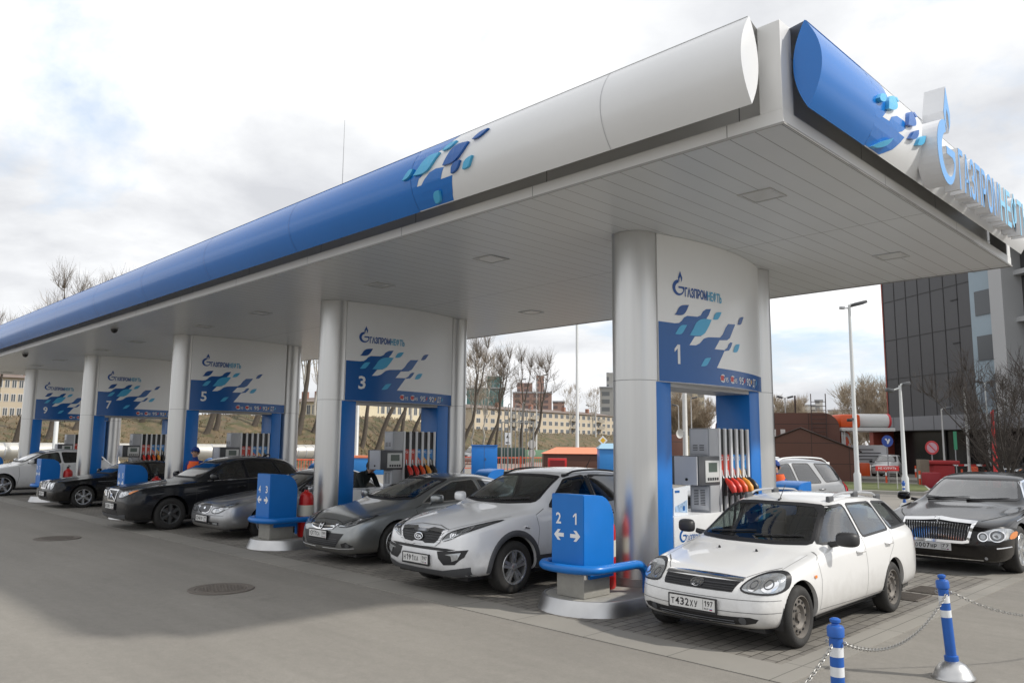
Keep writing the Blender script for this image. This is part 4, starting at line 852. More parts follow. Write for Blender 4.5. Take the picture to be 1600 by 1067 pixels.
def white_estate():
    S = dict(nose=(.13, .05, 0., .02, .06, .12), bulge=(.02, .10, .14, .13, .12, .10), L=4.30, W=1.68, H=1.375, fo=.68, wb=2.492, r=.292, zb=.20,
      top=[(0, .62), (.10, .655), (.25, .705), (.6, .79), (1.0, .865), (1.14, .89), (1.45, 1.09), (1.80, 1.29), (2.05, 1.35), (2.5, 1.385), (3.2, 1.375), (3.7, 1.335), (3.92, 1.27), (4.12, 1.03), (4.22, .89), (4.30, .82)],
      belt=[(0, .59), (.1, .63), (.35, .70), (1.0, .805), (1.3, .86), (2.3, .895), (3.3, .915), (4.06, .92), (4.30, .79)],
      roof=[(0, .52), (.5, .54), (1.0, .63), (1.15, .67), (1.45, .65), (1.80, .605), (2.4, .61), (3.4, .595), (3.85, .57), (4.15, .62), (4.30, .62)],
      drop=[(0, .02), (1.0, .035), (1.2, .05), (1.8, .05), (2.4, .05), (3.9, .055), (4.30, .03)],
      ys=[0, .11, .28, .48, .68, .95, 1.13, 1.45, 1.8, 2.05, 2.5, 2.9, 3.3, 3.68, 3.9, 4.07, 4.2, 4.30],
      plan=[(0, .80), (.12, .90), (.30, .965), (.55, .99), (.9, 1.0), (3.5, 1.0), (4.0, .965), (4.2, .91), (4.30, .84)],
      side=[[(1.36, .915), (1.88, 1.25), (2.25, 1.275), (2.29, .93)], [(2.37, .93), (2.33, 1.275), (3.03, 1.27), (3.17, .96)], [(3.25, .96), (3.11, 1.27), (3.60, 1.245), (3.84, 1.08), (3.92, .98)]],
      wind=[(-.66, .915), (-.3, .90), (.3, .90), (.66, .915), (.535, 1.265), (.3, 1.28), (-.3, 1.28), (-.535, 1.265)], rear=[(-.56, .97), (-.47, 1.23), (.47, 1.23), (.56, .97)])
    c = Car('estate_car', 'white estate car with roof rails and steel wheels, at the nearest pump', 'car', (-4.37, 6.86, 0), R_(0), S, PW); r = c.root
    r.scale = (.985, .965, 1); c.windows(.022); c.wheels('steel', rim=.70, m=STEELW, tw=.18); c.interior(1.12, 3.8, .27, wheel_at=(.36, 1.80, .84))
    c.lamp([(.45, .545), (.47, .63), (.55, .69), (.66, .72), (.775, .71), (.795, .64), (.79, .56), (.70, .535)], LENS, [(.56, .61, .055), (.69, .62, .065)])
    gr = c.patch('grille', [(-.385, .535), (-.425, .625), (.425, .625), (.385, .535)], c.front, BLACK, None, .004)
    c.ribbon('grille_bars', [[(-.39, z), (.39, z)] for z in (.552, .573, .594)], .007, c.front, GREYD, gr, .008, h=.01)
    c.ribbon('chrome_bar', [[(-.44, .642), (-.2, .65), (0, .652), (.2, .65), (.44, .642)]], .03, c.front, CHROME, gr, .004, h=.008)
    bd = c.patch('badge', [(.075*math.cos(a), .583+.036*math.sin(a)) for a in [2*PI*i/20 for i in range(20)]], c.front, CHROME, gr, .014, .05)
    c.band('badge_ring', [(.058*math.cos(a), .583+.026*math.sin(a)) for a in [2*PI*i/20 for i in range(20)]], 0, .004, c.front, GREYD, bd, .017)
    c.ribbon('badge_sail', [[(-.03, .57), (-.012, .59), (-.012, .57), (.03, .57), (.03, .595)]], .007, c.front, GREYD, bd, .017)
    lo = c.patch('bumper_intake', chaikin([(-.66, .335), (-.60, .265), (-.3, .235), (.3, .235), (.60, .265), (.66, .335), (.3, .318), (-.3, .318)], 1), c.front, BLACK, None, .003)
    c.ribbon('intake_slats', [[(-.42, z), (.42, z)] for z in (.262, .285)], .006, c.front, GREYD, lo, .005, h=.006)
    for sg in (1, -1): c.patch('fog_lamp', arc_pts(sg*.50, .295, .035, 0, 340, 16), c.front, GREYD, lo, .008, 0)
    for z in (.365, .475): c.ribbon('bumper_groove', [[(-.78, z+.01), (-.4, z), (.4, z), (.78, z+.01)]], .006, c.front, GREYSEAM, c.body, .0025)
    c.plate('Т432ХУ', '197', z=.40, w=.52)
    c.ribbon('bonnet_gap', [[(-.44, .66), (-.55, .71), (-.66, .74)]], .006, c.front, GREYSEAM, c.body, .001); c.ribbon('bonnet_gap', [[(.44, .66), (.55, .71), (.66, .74)]], .006, c.front, GREYSEAM, c.body, .001)
    for sg in (1, -1): c.ribbon('bonnet_gap', [[(sg*.66, .22), (sg*.68, .6), (sg*.70, 1.1)]], .006, c.up, GREYSEAM, c.body, .001)
    for sg in (1, -1):
        b = MB(); p = c.up(sg*.22, .93, 0); b.tube([p, p+Vector((0, -.01, .02))], [.016, .01], 8); b.build('washer_jet', BLACK, r, 40)
    c.seams([[(1.08, .30), (1.12, .60), (1.08, .79), (1.2, .85)], [(2.32, .28), (2.34, .6), (2.32, .92)], [(1.09, .31), (2.32, .29), (2.90, .29)], [(2.90, .29), (2.94, .5), (3.04, .66), (3.2, .78), (3.2, .95)]], .006, GREYSEAM)
    for sg in (1, -1): c.ribbon('sill', [[(1.07, .235), (2.2, .225), (2.82, .235)]], .05, c.side(sg), BLACK, r, .006, h=.01)
    for sg in (1, -1): c.patch('repeater', [(.95, .635), (.955, .655), (1.0, .655), (1.005, .635), (.99, .625), (.96, .625)], c.side(sg), AMBER, r, .01, 0)
    c.handles([(2.16, .79), (3.02, .815)], PW); c.mirrors(1.50, .955, mat('mirror_black', (.03, .03, .032), .5), .22, .15)
    c.rails(2.1, 3.65, .51, .05, GREYP, .014, True)
    c.wipers([(-.55, -.02), (.02, .56)], [(.0, .99), (.54, .975)], .95)
    p = c.up(0, 1.95, 0); b = MB(); b.tube([p, p+Vector((0, .16, .17))], [.006, .003], 6); b.tube([p-Vector((0, .02, .0)), p+Vector((0, .04, .02))], [.014, .008], 8); b.build('antenna', BLACK, r, 60)
    for sg in (1, -1): c.patch('tail_lamp', [(4.12, .57), (4.04, .76), (4.01, .91), (4.10, .91), (4.2, .76), (4.23, .57)], c.side(sg), TAIL, r, .004)
    return c
white_estate()
def arch_trim(c, m, w=.07, sill=True, z1=.40):
    S = c.S
    for sg in (1, -1):
        for yw in (S['fo'], S['fo']+S['wb']):
            ra = S['r']+S.get('gap', .055); A = [PI*(-.02+1.04*i/22) for i in range(23)]; pj = c.side(sg); b = MB()
            b.grid(lambda a, k: pj(yw+(ra+k*w+.002)*math.cos(a), max(S['r']+(ra+k*w+.002)*math.sin(a), .25), .012 if 0 < k < 1 else .004), A, [0, .15, .85, 1]); b.build('arch_cladding', m, c.root, 60)
        if sill:
            y0, y1 = S['fo']+S['r']+.08, S['fo']+S['wb']-S['r']-.08; pj = c.side(sg); b = MB(); zb = S.get('zb', .2)+.06
            b.grid(lambda y, z: pj(y, z, .012), [y0+(y1-y0)*i/20 for i in range(21)], [zb, zb+.05, z1-.03, z1]); b.build('sill_cladding', m, c.root, 60)
def common(c, seal=.018, inner=1.15, mirror=None, mm=None, handles=(), hm=None, gs=None, gb=None, rim=None, wheel_at=None, msz=(.23, .15)):
    c.windows(seal, gs, gb, rim); S = c.S
    c.interior(inner, S['L']-.75, .30, wheel_at=wheel_at)
    if mirror: c.mirrors(*mirror, mm or c.pm, *msz)
    if handles: c.handles(handles, hm or c.pm)
SILV = paint('paint_silver', (.42, .43, .45), .75, .32, .03); GREYM = paint('paint_steel_grey', (.27, .285, .29), .75, .3, .04); BLK = paint('paint_black', (.007, .007, .008), 0, .25); BLKV = paint('paint_anthracite', (.012, .013, .016), 0, .25); BRN = paint('paint_dark_brown', (.005, .004, .0045), 0, .15)
PW2 = paint('paint_pearl_white', (.82, .83, .85), 0, .25, .02); GREY2 = paint('paint_light_grey', (.30, .305, .31), .7, .32, .04)
def white_suv():
    S = dict(L=4.36, W=1.80, H=1.575, fo=.92, wb=2.62, r=.336, gap=.06, zb=.24, glass=GLASS,
      top=[(0, .815), (.10, .855), (.27, .905), (.7, .995), (1.2, 1.075), (1.32, 1.10), (1.65, 1.29), (2.05, 1.475), (2.3, 1.54), (2.9, 1.575), (3.5, 1.54), (3.9, 1.47), (4.1, 1.2), (4.25, 1.0), (4.36, .9)],
      belt=[(0, .77), (.15, .81), (.5, .90), (1.2, .985), (2, 1.03), (3.4, 1.12), (4.0, 1.13), (4.36, .95)],
      roof=[(0, .60), (.5, .62), (1.2, .70), (1.35, .73), (1.65, .70), (2.05, .655), (2.9, .65), (3.8, .60), (4.2, .64), (4.36, .64)],
      drop=[(0, .025), (1.2, .04), (1.9, .05), (3.9, .06), (4.36, .03)], ys=[0, .11, .30, .55, .85, 1.14, 1.32, 1.65, 2.05, 2.3, 2.7, 3.1, 3.5, 3.85, 4.08, 4.24, 4.36],
      plan=[(0, .82), (.12, .905), (.32, .96), (.6, .99), (.95, 1.0), (3.5, 1.0), (4.0, .965), (4.25, .91), (4.36, .85)], nose=(.12, .05, .0, .01, .03, .06), bulge=(.02, .08, .10, .09, .09, .08),
      side=[[(1.63, 1.065), (2.12, 1.42), (2.54, 1.475), (2.58, 1.085)], [(2.68, 1.09), (2.64, 1.475), (3.36, 1.45), (3.5, 1.15)], [(3.62, 1.17), (3.5, 1.43), (3.74, 1.40), (3.88, 1.24)]],
      wind=[(-.70, 1.135), (-.3, 1.11), (.3, 1.11), (.70, 1.135), (.575, 1.455), (.3, 1.475), (-.3, 1.475), (-.575, 1.455)], rear=[(-.56, 1.15), (-.5, 1.4), (.5, 1.4), (.56, 1.15)])
    c = Car('sport_utility_car', 'white sport utility car with black cladding and alloy wheels, behind guard box 2 and 1', 'car', (-8.26, 6.50, 0), 0, S, PW2); r = c.root
    common(c, .02, 1.3, (1.68, 1.10), PW2, [(2.45, .92), (3.35, .96)], None, GLASSM, GLASSD, None, (.38, 2.05, 1.0))
    c.wheels('alloy', 5, .66, RIMS, .225, twin=True); arch_trim(c, GREYD, .075, True, .46)
    c.ribbon('pillar_trim', [[(2.61, 1.10), (2.59, 1.47)]], .07, c.side(1), BLACK, r, .006)
    gp = [(-.425, .80), (-.17, .815), (-.11, .795), (.11, .795), (.17, .815), (.425, .80), (.375, .69), (.31, .645), (.13, .635), (.08, .655), (-.08, .655), (-.13, .635), (-.31, .645), (-.375, .69)]
    g = c.patch('grille', gp, c.front, BLACK, None, .004, .03); c.band('grille_frame', gp, -.022, .014, c.front, mat('satin_chrome', (.6, .6, .61), .2, 1), g, .012)
    c.ribbon('grille_bars', [[(-.40, z), (.40, z)] for z in (.67, .70, .73, .76, .785)], .007, c.front, GREYD, g, .008, h=.01)
    e = [(.085*math.cos(a), .725+.042*math.sin(a)) for a in [2*PI*i/24 for i in range(24)]]; bd = c.patch('badge', e, c.front, BLACK, g, .022, 0); c.band('badge_ring', e, 0, .009, c.front, CHROME, bd, .026)
    decal('badge_letters', [text2d('KIA', -.055, .708, .034, .11, .02)], lambda a, b, o: c.front(a, b, .026+o), CHROME, bd, 0, 0)
    c.lamp([(.415, .70), (.50, .80), (.66, .875), (.835, .955), (.80, .865), (.65, .765), (.50, .705)], LENSD, [(.58, .775, .04), (.685, .83, .045)])
    c.ribbon('lamp_strip', [[(.44, .70), (.56, .735), (.70, .81)]], .018, c.front, LENS, r, .008); c.ribbon('lamp_strip', [[(-.44, .70), (-.56, .735), (-.70, .81)]], .018, c.front, LENS, r, .008)
    c.patch('bumper_slot', [(-.66, .605), (-.5, .575), (.5, .575), (.66, .605), (.5, .61), (-.5, .61)], c.front, BLACK, None, .004, .03)
    for sg in (1, -1):
        P = [(.36, .565), (.60, .585), (.79, .61), (.765, .52), (.66, .425), (.48, .405), (.39, .48)]; P = P if sg > 0 else mir(P); f = c.patch('fog_recess', P, c.front, BLACK, None, .005, .03)
        Q = [(.50, .535), (.735, .575), (.70, .49), (.62, .46), (.60, .525)]; c.patch('fog_lamp', Q if sg > 0 else mir(Q), c.front, LENS, f, .012, .03)
    c.patch('lower_bumper', [(-.80, .40), (-.45, .335), (.45, .335), (.80, .40), (.78, .27), (-.78, .27)], c.front, GREYD, None, .008, .04)
    c.plate('Н191ХА', '197', x=-.02, z=.45)
    c.ribbon('bonnet_gap', [[(-.44, .83), (-.2, .865), (.2, .865), (.44, .83), (.60, .895), (.78, .975)]], .006, c.front, GREYSEAM, c.body, .002)
    c.seams([[(1.30, .42), (1.36, .8), (1.32, .98), (1.52, 1.05)], [(2.62, .42), (2.64, .8), (2.60, 1.06)], [(3.25, .50), (3.42, .75), (3.52, .95), (3.5, 1.12)]], .007, GREYSEAM)
    c.rails(2.15, 3.75, .60, .03, BLACK, .014); c.wipers([(-.60, .0), (.0, .60)], [(.0, 1.17), (.58, 1.17)], 1.13)
    p = c.up(.0, 3.4, 0); b = MB(); b.tube([p, p+Vector((0, .15, .18))], [.008, .003], 6); b.build('antenna', BLACK, r, 60)
    b = MB(); q = c.side(1)(1.12, .83, .004); b.tube([q+Vector((0, -.05, .01)), q+Vector((0, .05, -.01))], [.02, .012], 8); b.build('repeater', CHROME, r, 60)
white_suv()
def grey_coupe():
    S = dict(L=4.38, W=1.80, H=1.385, fo=.93, wb=2.62, r=.325, gap=.05, zb=.17, glass=GLASS,
      top=[(0, .635), (.10, .69), (.25, .755), (.7, .87), (1.08, .94), (1.2, .965), (1.65, 1.15), (2.12, 1.305), (2.45, 1.37), (2.9, 1.375), (3.4, 1.32), (3.9, 1.15), (4.15, 1.01), (4.38, .88)],
      belt=[(0, .60), (.12, .655), (.5, .765), (1.2, .86), (2, .905), (3, .955), (3.8, 1.0), (4.38, .86)],
      roof=[(0, .55), (.5, .58), (1.1, .68), (1.25, .72), (1.65, .68), (2.12, .61), (2.9, .60), (3.6, .56), (4.1, .60), (4.38, .62)],
      drop=[(0, .03), (1.2, .04), (2, .05), (3.9, .05), (4.38, .03)], ys=[0, .10, .28, .55, .85, 1.08, 1.22, 1.65, 2.1, 2.4, 2.8, 3.2, 3.6, 3.9, 4.12, 4.28, 4.38],
      bulge=(.02, .09, .12, .11, .10, .09), plan=[(0, .78), (.12, .875), (.32, .945), (.6, .985), (.95, 1.0), (3.4, 1.0), (4.0, .95), (4.25, .89), (4.38, .82)],
      side=[[(1.46, .925), (1.85, 1.115), (2.25, 1.255), (2.74, 1.285), (2.80, .965)], [(2.88, .97), (2.83, 1.285), (3.25, 1.235), (3.70, 1.075), (3.45, 1.0)]],
      wind=[(-.67, .995), (-.3, .975), (.3, .975), (.67, .995), (.55, 1.285), (.3, 1.30), (-.3, 1.30), (-.55, 1.285)], rear=[(-.48, 1.06), (-.42, 1.25), (.42, 1.25), (.48, 1.06)])
    c = Car('hatchback_coupe', 'steel grey three-door hatchback coupe, between the white sport utility car and the red extinguisher', 'car', (-11.36, 6.92, 0), 0, S, GREYM); r = c.root
    common(c, .016, 1.25, (1.62, .985), GREYM, [(2.65, .83)], None, GLASSM, None, CHROME, (.37, 1.95, .88))
    c.wheels('alloy', 5, .72, RIMS, .225, twin=True)
    gp = [(-.36, .625), (0, .632), (.36, .625), (.30, .565), (.12, .545), (-.12, .545), (-.30, .565)]; g = c.patch('grille', gp, c.front, BLACK, None, .004, .03); c.band('grille_frame', gp, -.01, .008, c.front, CHROME, g, .01)
    c.ribbon('grille_blade', [[(-.33, .605), (0, .588), (.33, .605)]], .022, c.front, CHROME, g, .012, h=.008)
    e = arc_pts(0, .59, .052, 0, 345, 22); bd = c.patch('badge', e, c.front, BLACK, g, .022, 0); c.band('badge_ring', e, 0, .012, c.front, CHROME, bd, .025); c.ribbon('badge_bolt', [[(-.05, .585), (.01, .60), (-.01, .582), (.05, .597)]], .01, c.front, CHROME, bd, .026)
    c.lamp([(.385, .60), (.46, .655), (.62, .715), (.80, .785), (.79, .72), (.72, .64), (.56, .60)], LENSD, [(.55, .64, .035), (.67, .68, .04)]); 
    for sg in (1, -1): c.ribbon('lamp_strip', [[(sg*.42, .608), (sg*.58, .612), (sg*.72, .655)]], .02, c.front, LENS, r, .008)
    lo = c.patch('bumper_intake', [(-.58, .50), (.58, .50), (.42, .29), (-.42, .29)], c.front, BLACK, None, .004); c.ribbon('intake_mesh', [[(-.45, z), (.45, z)] for z in (.32, .35, .38, .41)], .006, c.front, GREYD, lo, .006)
    for sg in (1, -1):
        P = [(.54, .345), (.64, .375), (.74, .32), (.70, .29), (.56, .29)]; f = c.patch('fog_recess', P if sg > 0 else mir(P), c.front, BLACK, None, .005, .03); c.patch('fog_lamp', arc_pts(sg*.66, .325, .032, 0, 340, 14), c.front, LENSD, f, .01, 0)
        c.ribbon('lip_edge', [[(sg*.1, .265), (sg*.5, .268), (sg*.74, .285)]], .012, c.front, GREY2, r, .008, h=.006)
    c.plate('У311СА', '199', x=-.04, z=.47); c.seams([[(1.26, .25), (1.34, .6), (1.28, .86), (1.42, .90)], [(2.78, .25), (2.86, .6), (2.82, .95)]]); c.wipers([(-.58, .0), (.0, .58)], [(.0, 1.03), (.56, 1.03)], .985)
    c.ribbon('bonnet_gap', [[(-.38, .66), (-.2, .685), (.2, .685), (.38, .66), (.62, .755), (.74, .81)]], .006, c.front, SEAM, c.body, .002); c.ribbon('crease', [[(1.3, .62), (2.3, .66), (3.4, .74)]], .008, c.side(1), GREY2, c.body, .002, h=.004)
    p = c.up(.0, 3.0, 0); b = MB(); b.tube([p, p+Vector((0, .18, .20))], [.008, .003], 6); b.build('antenna', BLACK, r, 60)
grey_coupe()
def silver_sedan():
    S = dict(L=4.75, W=1.80, H=1.36, fo=.92, wb=2.70, r=.31, zb=.19, glass=GLASSM,
      top=[(0, .655), (.10, .69), (.3, .735), (.8, .81), (1.35, .885), (1.48, .91), (1.85, 1.08), (2.25, 1.26), (2.55, 1.33), (3.0, 1.36), (3.4, 1.31), (3.75, 1.15), (4.0, .99), (4.15, .945), (4.6, .91), (4.75, .80)],
      belt=[(0, .61), (.15, .65), (.6, .735), (1.4, .84), (2.5, .885), (3.6, .91), (4.5, .88), (4.75, .77)],
      roof=[(0, .52), (.6, .58), (1.4, .68), (1.55, .70), (1.9, .66), (2.25, .60), (3.0, .60), (3.5, .58), (4.0, .64), (4.2, .68), (4.75, .64)], drop=[(0, .025), (1.4, .04), (2.2, .05), (3.9, .05), (4.2, .03), (4.75, .03)],
      ys=[0, .11, .30, .6, .92, 1.3, 1.48, 1.85, 2.25, 2.55, 3.0, 3.4, 3.75, 4.02, 4.2, 4.45, 4.65, 4.75],
      side=[[(1.70, .91), (2.22, 1.20), (2.62, 1.275), (2.68, .925)], [(2.76, .925), (2.71, 1.275), (3.2, 1.27), (3.58, 1.11), (3.62, .95)]], wind=[(-.66, .945), (-.55, 1.235), (.55, 1.235), (.66, .945)], rear=[(-.52, 1.0), (-.46, 1.24), (.46, 1.24), (.52, 1.0)])
    c = Car('sedan', 'silver sedan with oval dark grille, half hidden behind guard box 4 and 3', 'car', (-15.86, 6.96, 0), 0, S, SILV); r = c.root
    common(c, .018, 1.5, (1.85, .95), SILV, [(2.55, .80), (3.5, .82)]); c.wheels('alloy', 7, .66, RIMS, .205)
    gp = chaikin([(-.25, .655), (.25, .655), (.225, .50), (-.225, .50)], 1); g = c.patch('grille', gp, c.front, GREYD, None, .004, .03); c.band('grille_frame', gp, -.012, .006, c.front, CHROME, g, .01); c.patch('badge', [(.04*math.cos(a), .59+.022*math.sin(a)) for a in [2*PI*i/16 for i in range(16)]], c.front, CHROME, g, .012, 0)
    c.lamp([(.32, .52), (.34, .585), (.43, .61), (.52, .61), (.64, .685), (.78, .705), (.775, .63), (.66, .54), (.46, .50)], LENS, [(.44, .555, .04), (.62, .62, .055)], [(.76, .70), (.79, .66), (.77, .60), (.72, .58)], LENS)
    lo = c.patch('bumper_intake', [(-.62, .345), (-.60, .285), (.60, .285), (.62, .345)], c.front, BLACK, None, .004); c.ribbon('intake_slats', [[(-.3, .315), (.3, .315)]], .012, c.front, SILV, lo, .008)
    for sg in (1, -1): c.patch('fog_lamp', [(sg*.42, .295), (sg*.58, .295), (sg*.58, .335), (sg*.42, .335)], c.front, LENS, lo, .008, .03)
    c.ribbon('bumper_groove', [[(-.74, .475), (0, .46), (.74, .475)]], .007, c.front, SEAM, c.body, .002); c.plate('О246ТР', '77', x=-.02, z=.39)
    c.seams([[(1.40, .28), (1.46, .6), (1.42, .83), (1.58, .88)], [(2.72, .28), (2.73, .92)]]); c.ribbon('side_moulding', [[(1.45, .55), (3.3, .57)]], .03, c.side(1), SILV, r, .006, h=.008)
silver_sedan()
def dark_suv():
    S = dict(L=4.52, W=1.88, H=1.585, fo=.95, wb=2.74, r=.345, gap=.06, zb=.22, glass=GLASSM,
      bulge=(.02, .05, .06, .06, .05, .05), nose=(.08, .02, 0, 0, .02, .045), top=[(0, .875), (.10, .90), (.3, .93), (.8, .99), (1.36, 1.05), (1.5, 1.08), (1.85, 1.27), (2.25, 1.46), (2.6, 1.545), (3.1, 1.585), (3.7, 1.55), (4.05, 1.46), (4.25, 1.22), (4.4, 1.02), (4.52, .92)],
      belt=[(0, .82), (.15, .85), (.6, .93), (1.4, .985), (2.5, 1.05), (3.8, 1.12), (4.2, 1.12), (4.52, .95)],
      roof=[(0, .50), (.6, .55), (1.4, .70), (1.55, .74), (1.9, .70), (2.25, .65), (3.1, .64), (3.9, .60), (4.3, .66), (4.52, .66)], drop=[(0, .04), (1.4, .06), (2.2, .05), (4.0, .06), (4.52, .03)],
      ys=[0, .11, .30, .6, .95, 1.3, 1.5, 1.85, 2.25, 2.6, 3.0, 3.4, 3.75, 4.03, 4.22, 4.38, 4.52],
      side=[[(1.80, 1.06), (2.25, 1.39), (2.62, 1.46), (2.67, 1.085)], [(2.76, 1.09), (2.71, 1.465), (3.4, 1.45), (3.52, 1.135)], [(3.6, 1.145), (3.49, 1.445), (3.85, 1.39), (4.02, 1.22), (4.0, 1.17)]],
      wind=[(-.69, 1.105), (-.575, 1.44), (.575, 1.44), (.69, 1.105)], rear=[(-.56, 1.15), (-.5, 1.38), (.5, 1.38), (.56, 1.15)])
    c = Car('sport_utility_car', 'black sport utility car with diagonal bar across its grille, beside the silver sedan', 'car', (-18.62, 6.10, 0), 0, S, BLKV); r = c.root
    common(c, .018, 1.5, (1.86, 1.11), BLKV, [(2.55, .90), (3.45, .94)], None, GLASSM, GLASSD, None, (.38, 2.2, 1.0)); c.wheels('alloy', 6, .64, RIMD, .235)
    for sg in (1, -1): c.ribbon('window_chrome', [[(1.75, 1.03), (2.7, 1.065), (3.6, 1.115), (4.05, 1.15)]], .014, c.side(sg), CHROME, r, .006, h=.005)
    gp = [(-.27, 0.850), (.27, 0.850), (.215, 0.625), (-.215, 0.625)]; g = c.patch('grille', gp, c.front, BLACK, None, .004, .03); c.band('grille_frame', gp, -.012, .012, c.front, CHROME, g, .014); c.ribbon('diagonal_bar', [[(-.23, 0.830), (.2, 0.650)]], .022, c.front, CHROME, g, .018, h=.006)
    e = arc_pts(0, .735, .045, 0, 345, 18); bd = c.patch('badge', e, c.front, FILMB, g, .026, 0); c.band('badge_ring', e, 0, .01, c.front, CHROME, bd, .029)
    c.lamp([(.35, .695), (.38, .79), (.52, .86), (.80, .915), (.86, .88), (.80, .785), (.56, .70)], LENS, [(.49, .77, .05), (.63, .81, .055)], [(.74, .80), (.81, .865), (.855, .865), (.80, .78)])
    lo = c.patch('bumper_intake', [(-.30, .44), (.30, .44), (.36, .34), (-.36, .34)], c.front, BLACK, None, .004); c.patch('lower_bumper', [(-.72, .36), (-.4, .33), (.4, .33), (.72, .36), (.70, .27), (-.70, .27)], c.front, GREYD, None, .006); c.plate('К528ЕУ', '97', x=-.02, z=.51, frame=True)
    c.seams([[(1.42, .32), (1.50, .7), (1.46, .98), (1.64, 1.04)], [(2.71, .32), (2.72, 1.06)], [(3.3, .5), (3.48, .75), (3.56, 1.1)]])
    for sg in (1, -1): c.patch('tail_lamp', [(4.24, .80), (4.12, 1.15), (4.05, 1.42), (4.13, 1.42), (4.3, 1.15), (4.40, .85)], c.side(sg), TAIL, r, .008)
    p = c.up(.0, 3.55, 0); b = MB(); b.tube([p, p+Vector((0, .10, .05)), p+Vector((0, .16, .05)), p+Vector((0, .17, 0))], [.03, .02, .015, .02], 8); b.build('roof_fin', BLKV, r, 60)
    return r
DARK_SUV = dark_suv()
def old_sedan():
    S = dict(L=4.75, W=1.80, H=1.335, fo=.84, wb=2.80, r=.315, zb=.19, glass=GLASSM,
      bulge=(.02, .05, .06, .06, .05, .05), nose=(.08, .02, 0, .01, .03, .05), top=[(0, .745), (.10, .77), (.3, .80), (.8, .86), (1.36, .915), (1.5, .93), (1.85, 1.09), (2.2, 1.245), (2.55, 1.31), (3.0, 1.325), (3.4, 1.27), (3.75, 1.10), (4.0, .97), (4.15, .935), (4.6, .91), (4.75, .82)],
      belt=[(0, .69), (.15, .72), (.6, .78), (1.4, .84), (2.5, .88), (3.6, .90), (4.5, .87), (4.75, .77)], roof=[(0, .45), (.6, .52), (1.4, .66), (1.55, .70), (1.9, .66), (2.25, .60), (3.0, .60), (3.5, .58), (4.0, .64), (4.2, .68), (4.75, .64)],
      drop=[(0, .035), (1.4, .04), (2.2, .05), (3.9, .05), (4.2, .03), (4.75, .03)], ys=[0, .11, .30, .6, .88, 1.3, 1.5, 1.85, 2.2, 2.55, 3.0, 3.4, 3.75, 4.02, 4.2, 4.45, 4.65, 4.75],
      side=[[(1.74, .92), (2.18, 1.19), (2.60, 1.255), (2.66, .925)], [(2.74, .925), (2.69, 1.255), (3.15, 1.245), (3.52, 1.08), (3.58, .94)]], wind=[(-.66, .96), (-.55, 1.225), (.55, 1.225), (.66, .96)], rear=[(-.52, 1.0), (-.46, 1.22), (.46, 1.22), (.52, 1.0)])
    c = Car('sedan', 'old black sedan with twin oval headlamps and upright chrome grille', 'car', (-25.9, 6.60, 0), 0, S, BLK); r = c.root
    common(c, .018, 1.5, (1.85, .97), BLK, [(2.55, .80), (3.5, .82)]); c.wheels('alloy', 6, .70, RIMS, .225)
    gp = [(-.27, 0.730), (-.22, 0.750), (.22, 0.750), (.27, 0.730), (.22, 0.560), (-.22, 0.560)]; g = c.patch('grille', gp, c.front, GREYD, None, .006, .03); c.band('grille_frame', gp, -.02, .01, c.front, CHROME, g, .016); c.ribbon('grille_bars', [[(-.22, z), (.22, z)] for z in (.56, .595, .63, .665)]+[[(0, 0.570), (0, 0.740)]], .012, c.front, CHROME, g, .012, h=.006)
    for sg in (1, -1):
        for x, z, a, b_ in ((.42, .635, .085, .095), (.62, .65, .11, .115)):
            o = c.patch('headlight', [(sg*x+a*math.cos(t), z+b_*math.sin(t)) for t in [2*PI*i/22 for i in range(22)]], c.front, LENS, None, .008, .03); c.patch('reflector', arc_pts(sg*x, z, .05, 0, 340, 16), c.front, REFL, o, .012, 0)
    c.ribbon('bumper_strip', [[(-.76, .50), (0, .485), (.76, .50)]], .02, c.front, GREYD, r, .006, h=.01); c.patch('bumper_intake', [(-.4, .33), (.4, .33), (.4, .26), (-.4, .26)], c.front, BLACK, None, .004)
    for sg in (1, -1):
        c.ribbon('side_moulding', [[(1.4, .54), (3.4, .55)]], .045, c.side(sg), BLK, r, .006, h=.012); c.ribbon('moulding_chrome', [[(1.4, .565), (3.4, .575)]], .008, c.side(sg), CHROME, r, .018)
        c.ribbon('sill_chrome', [[(1.2, .74), (2.0, .765)]], .010, c.side(sg), GREY2, r, .006)
    c.plate('М715ОР', '99', x=-.02, z=.40); c.seams([[(1.40, .28), (1.46, .6), (1.42, .83), (1.6, .89)], [(2.70, .28), (2.71, .92)]])
    return r
OLD_SEDAN = old_sedan()
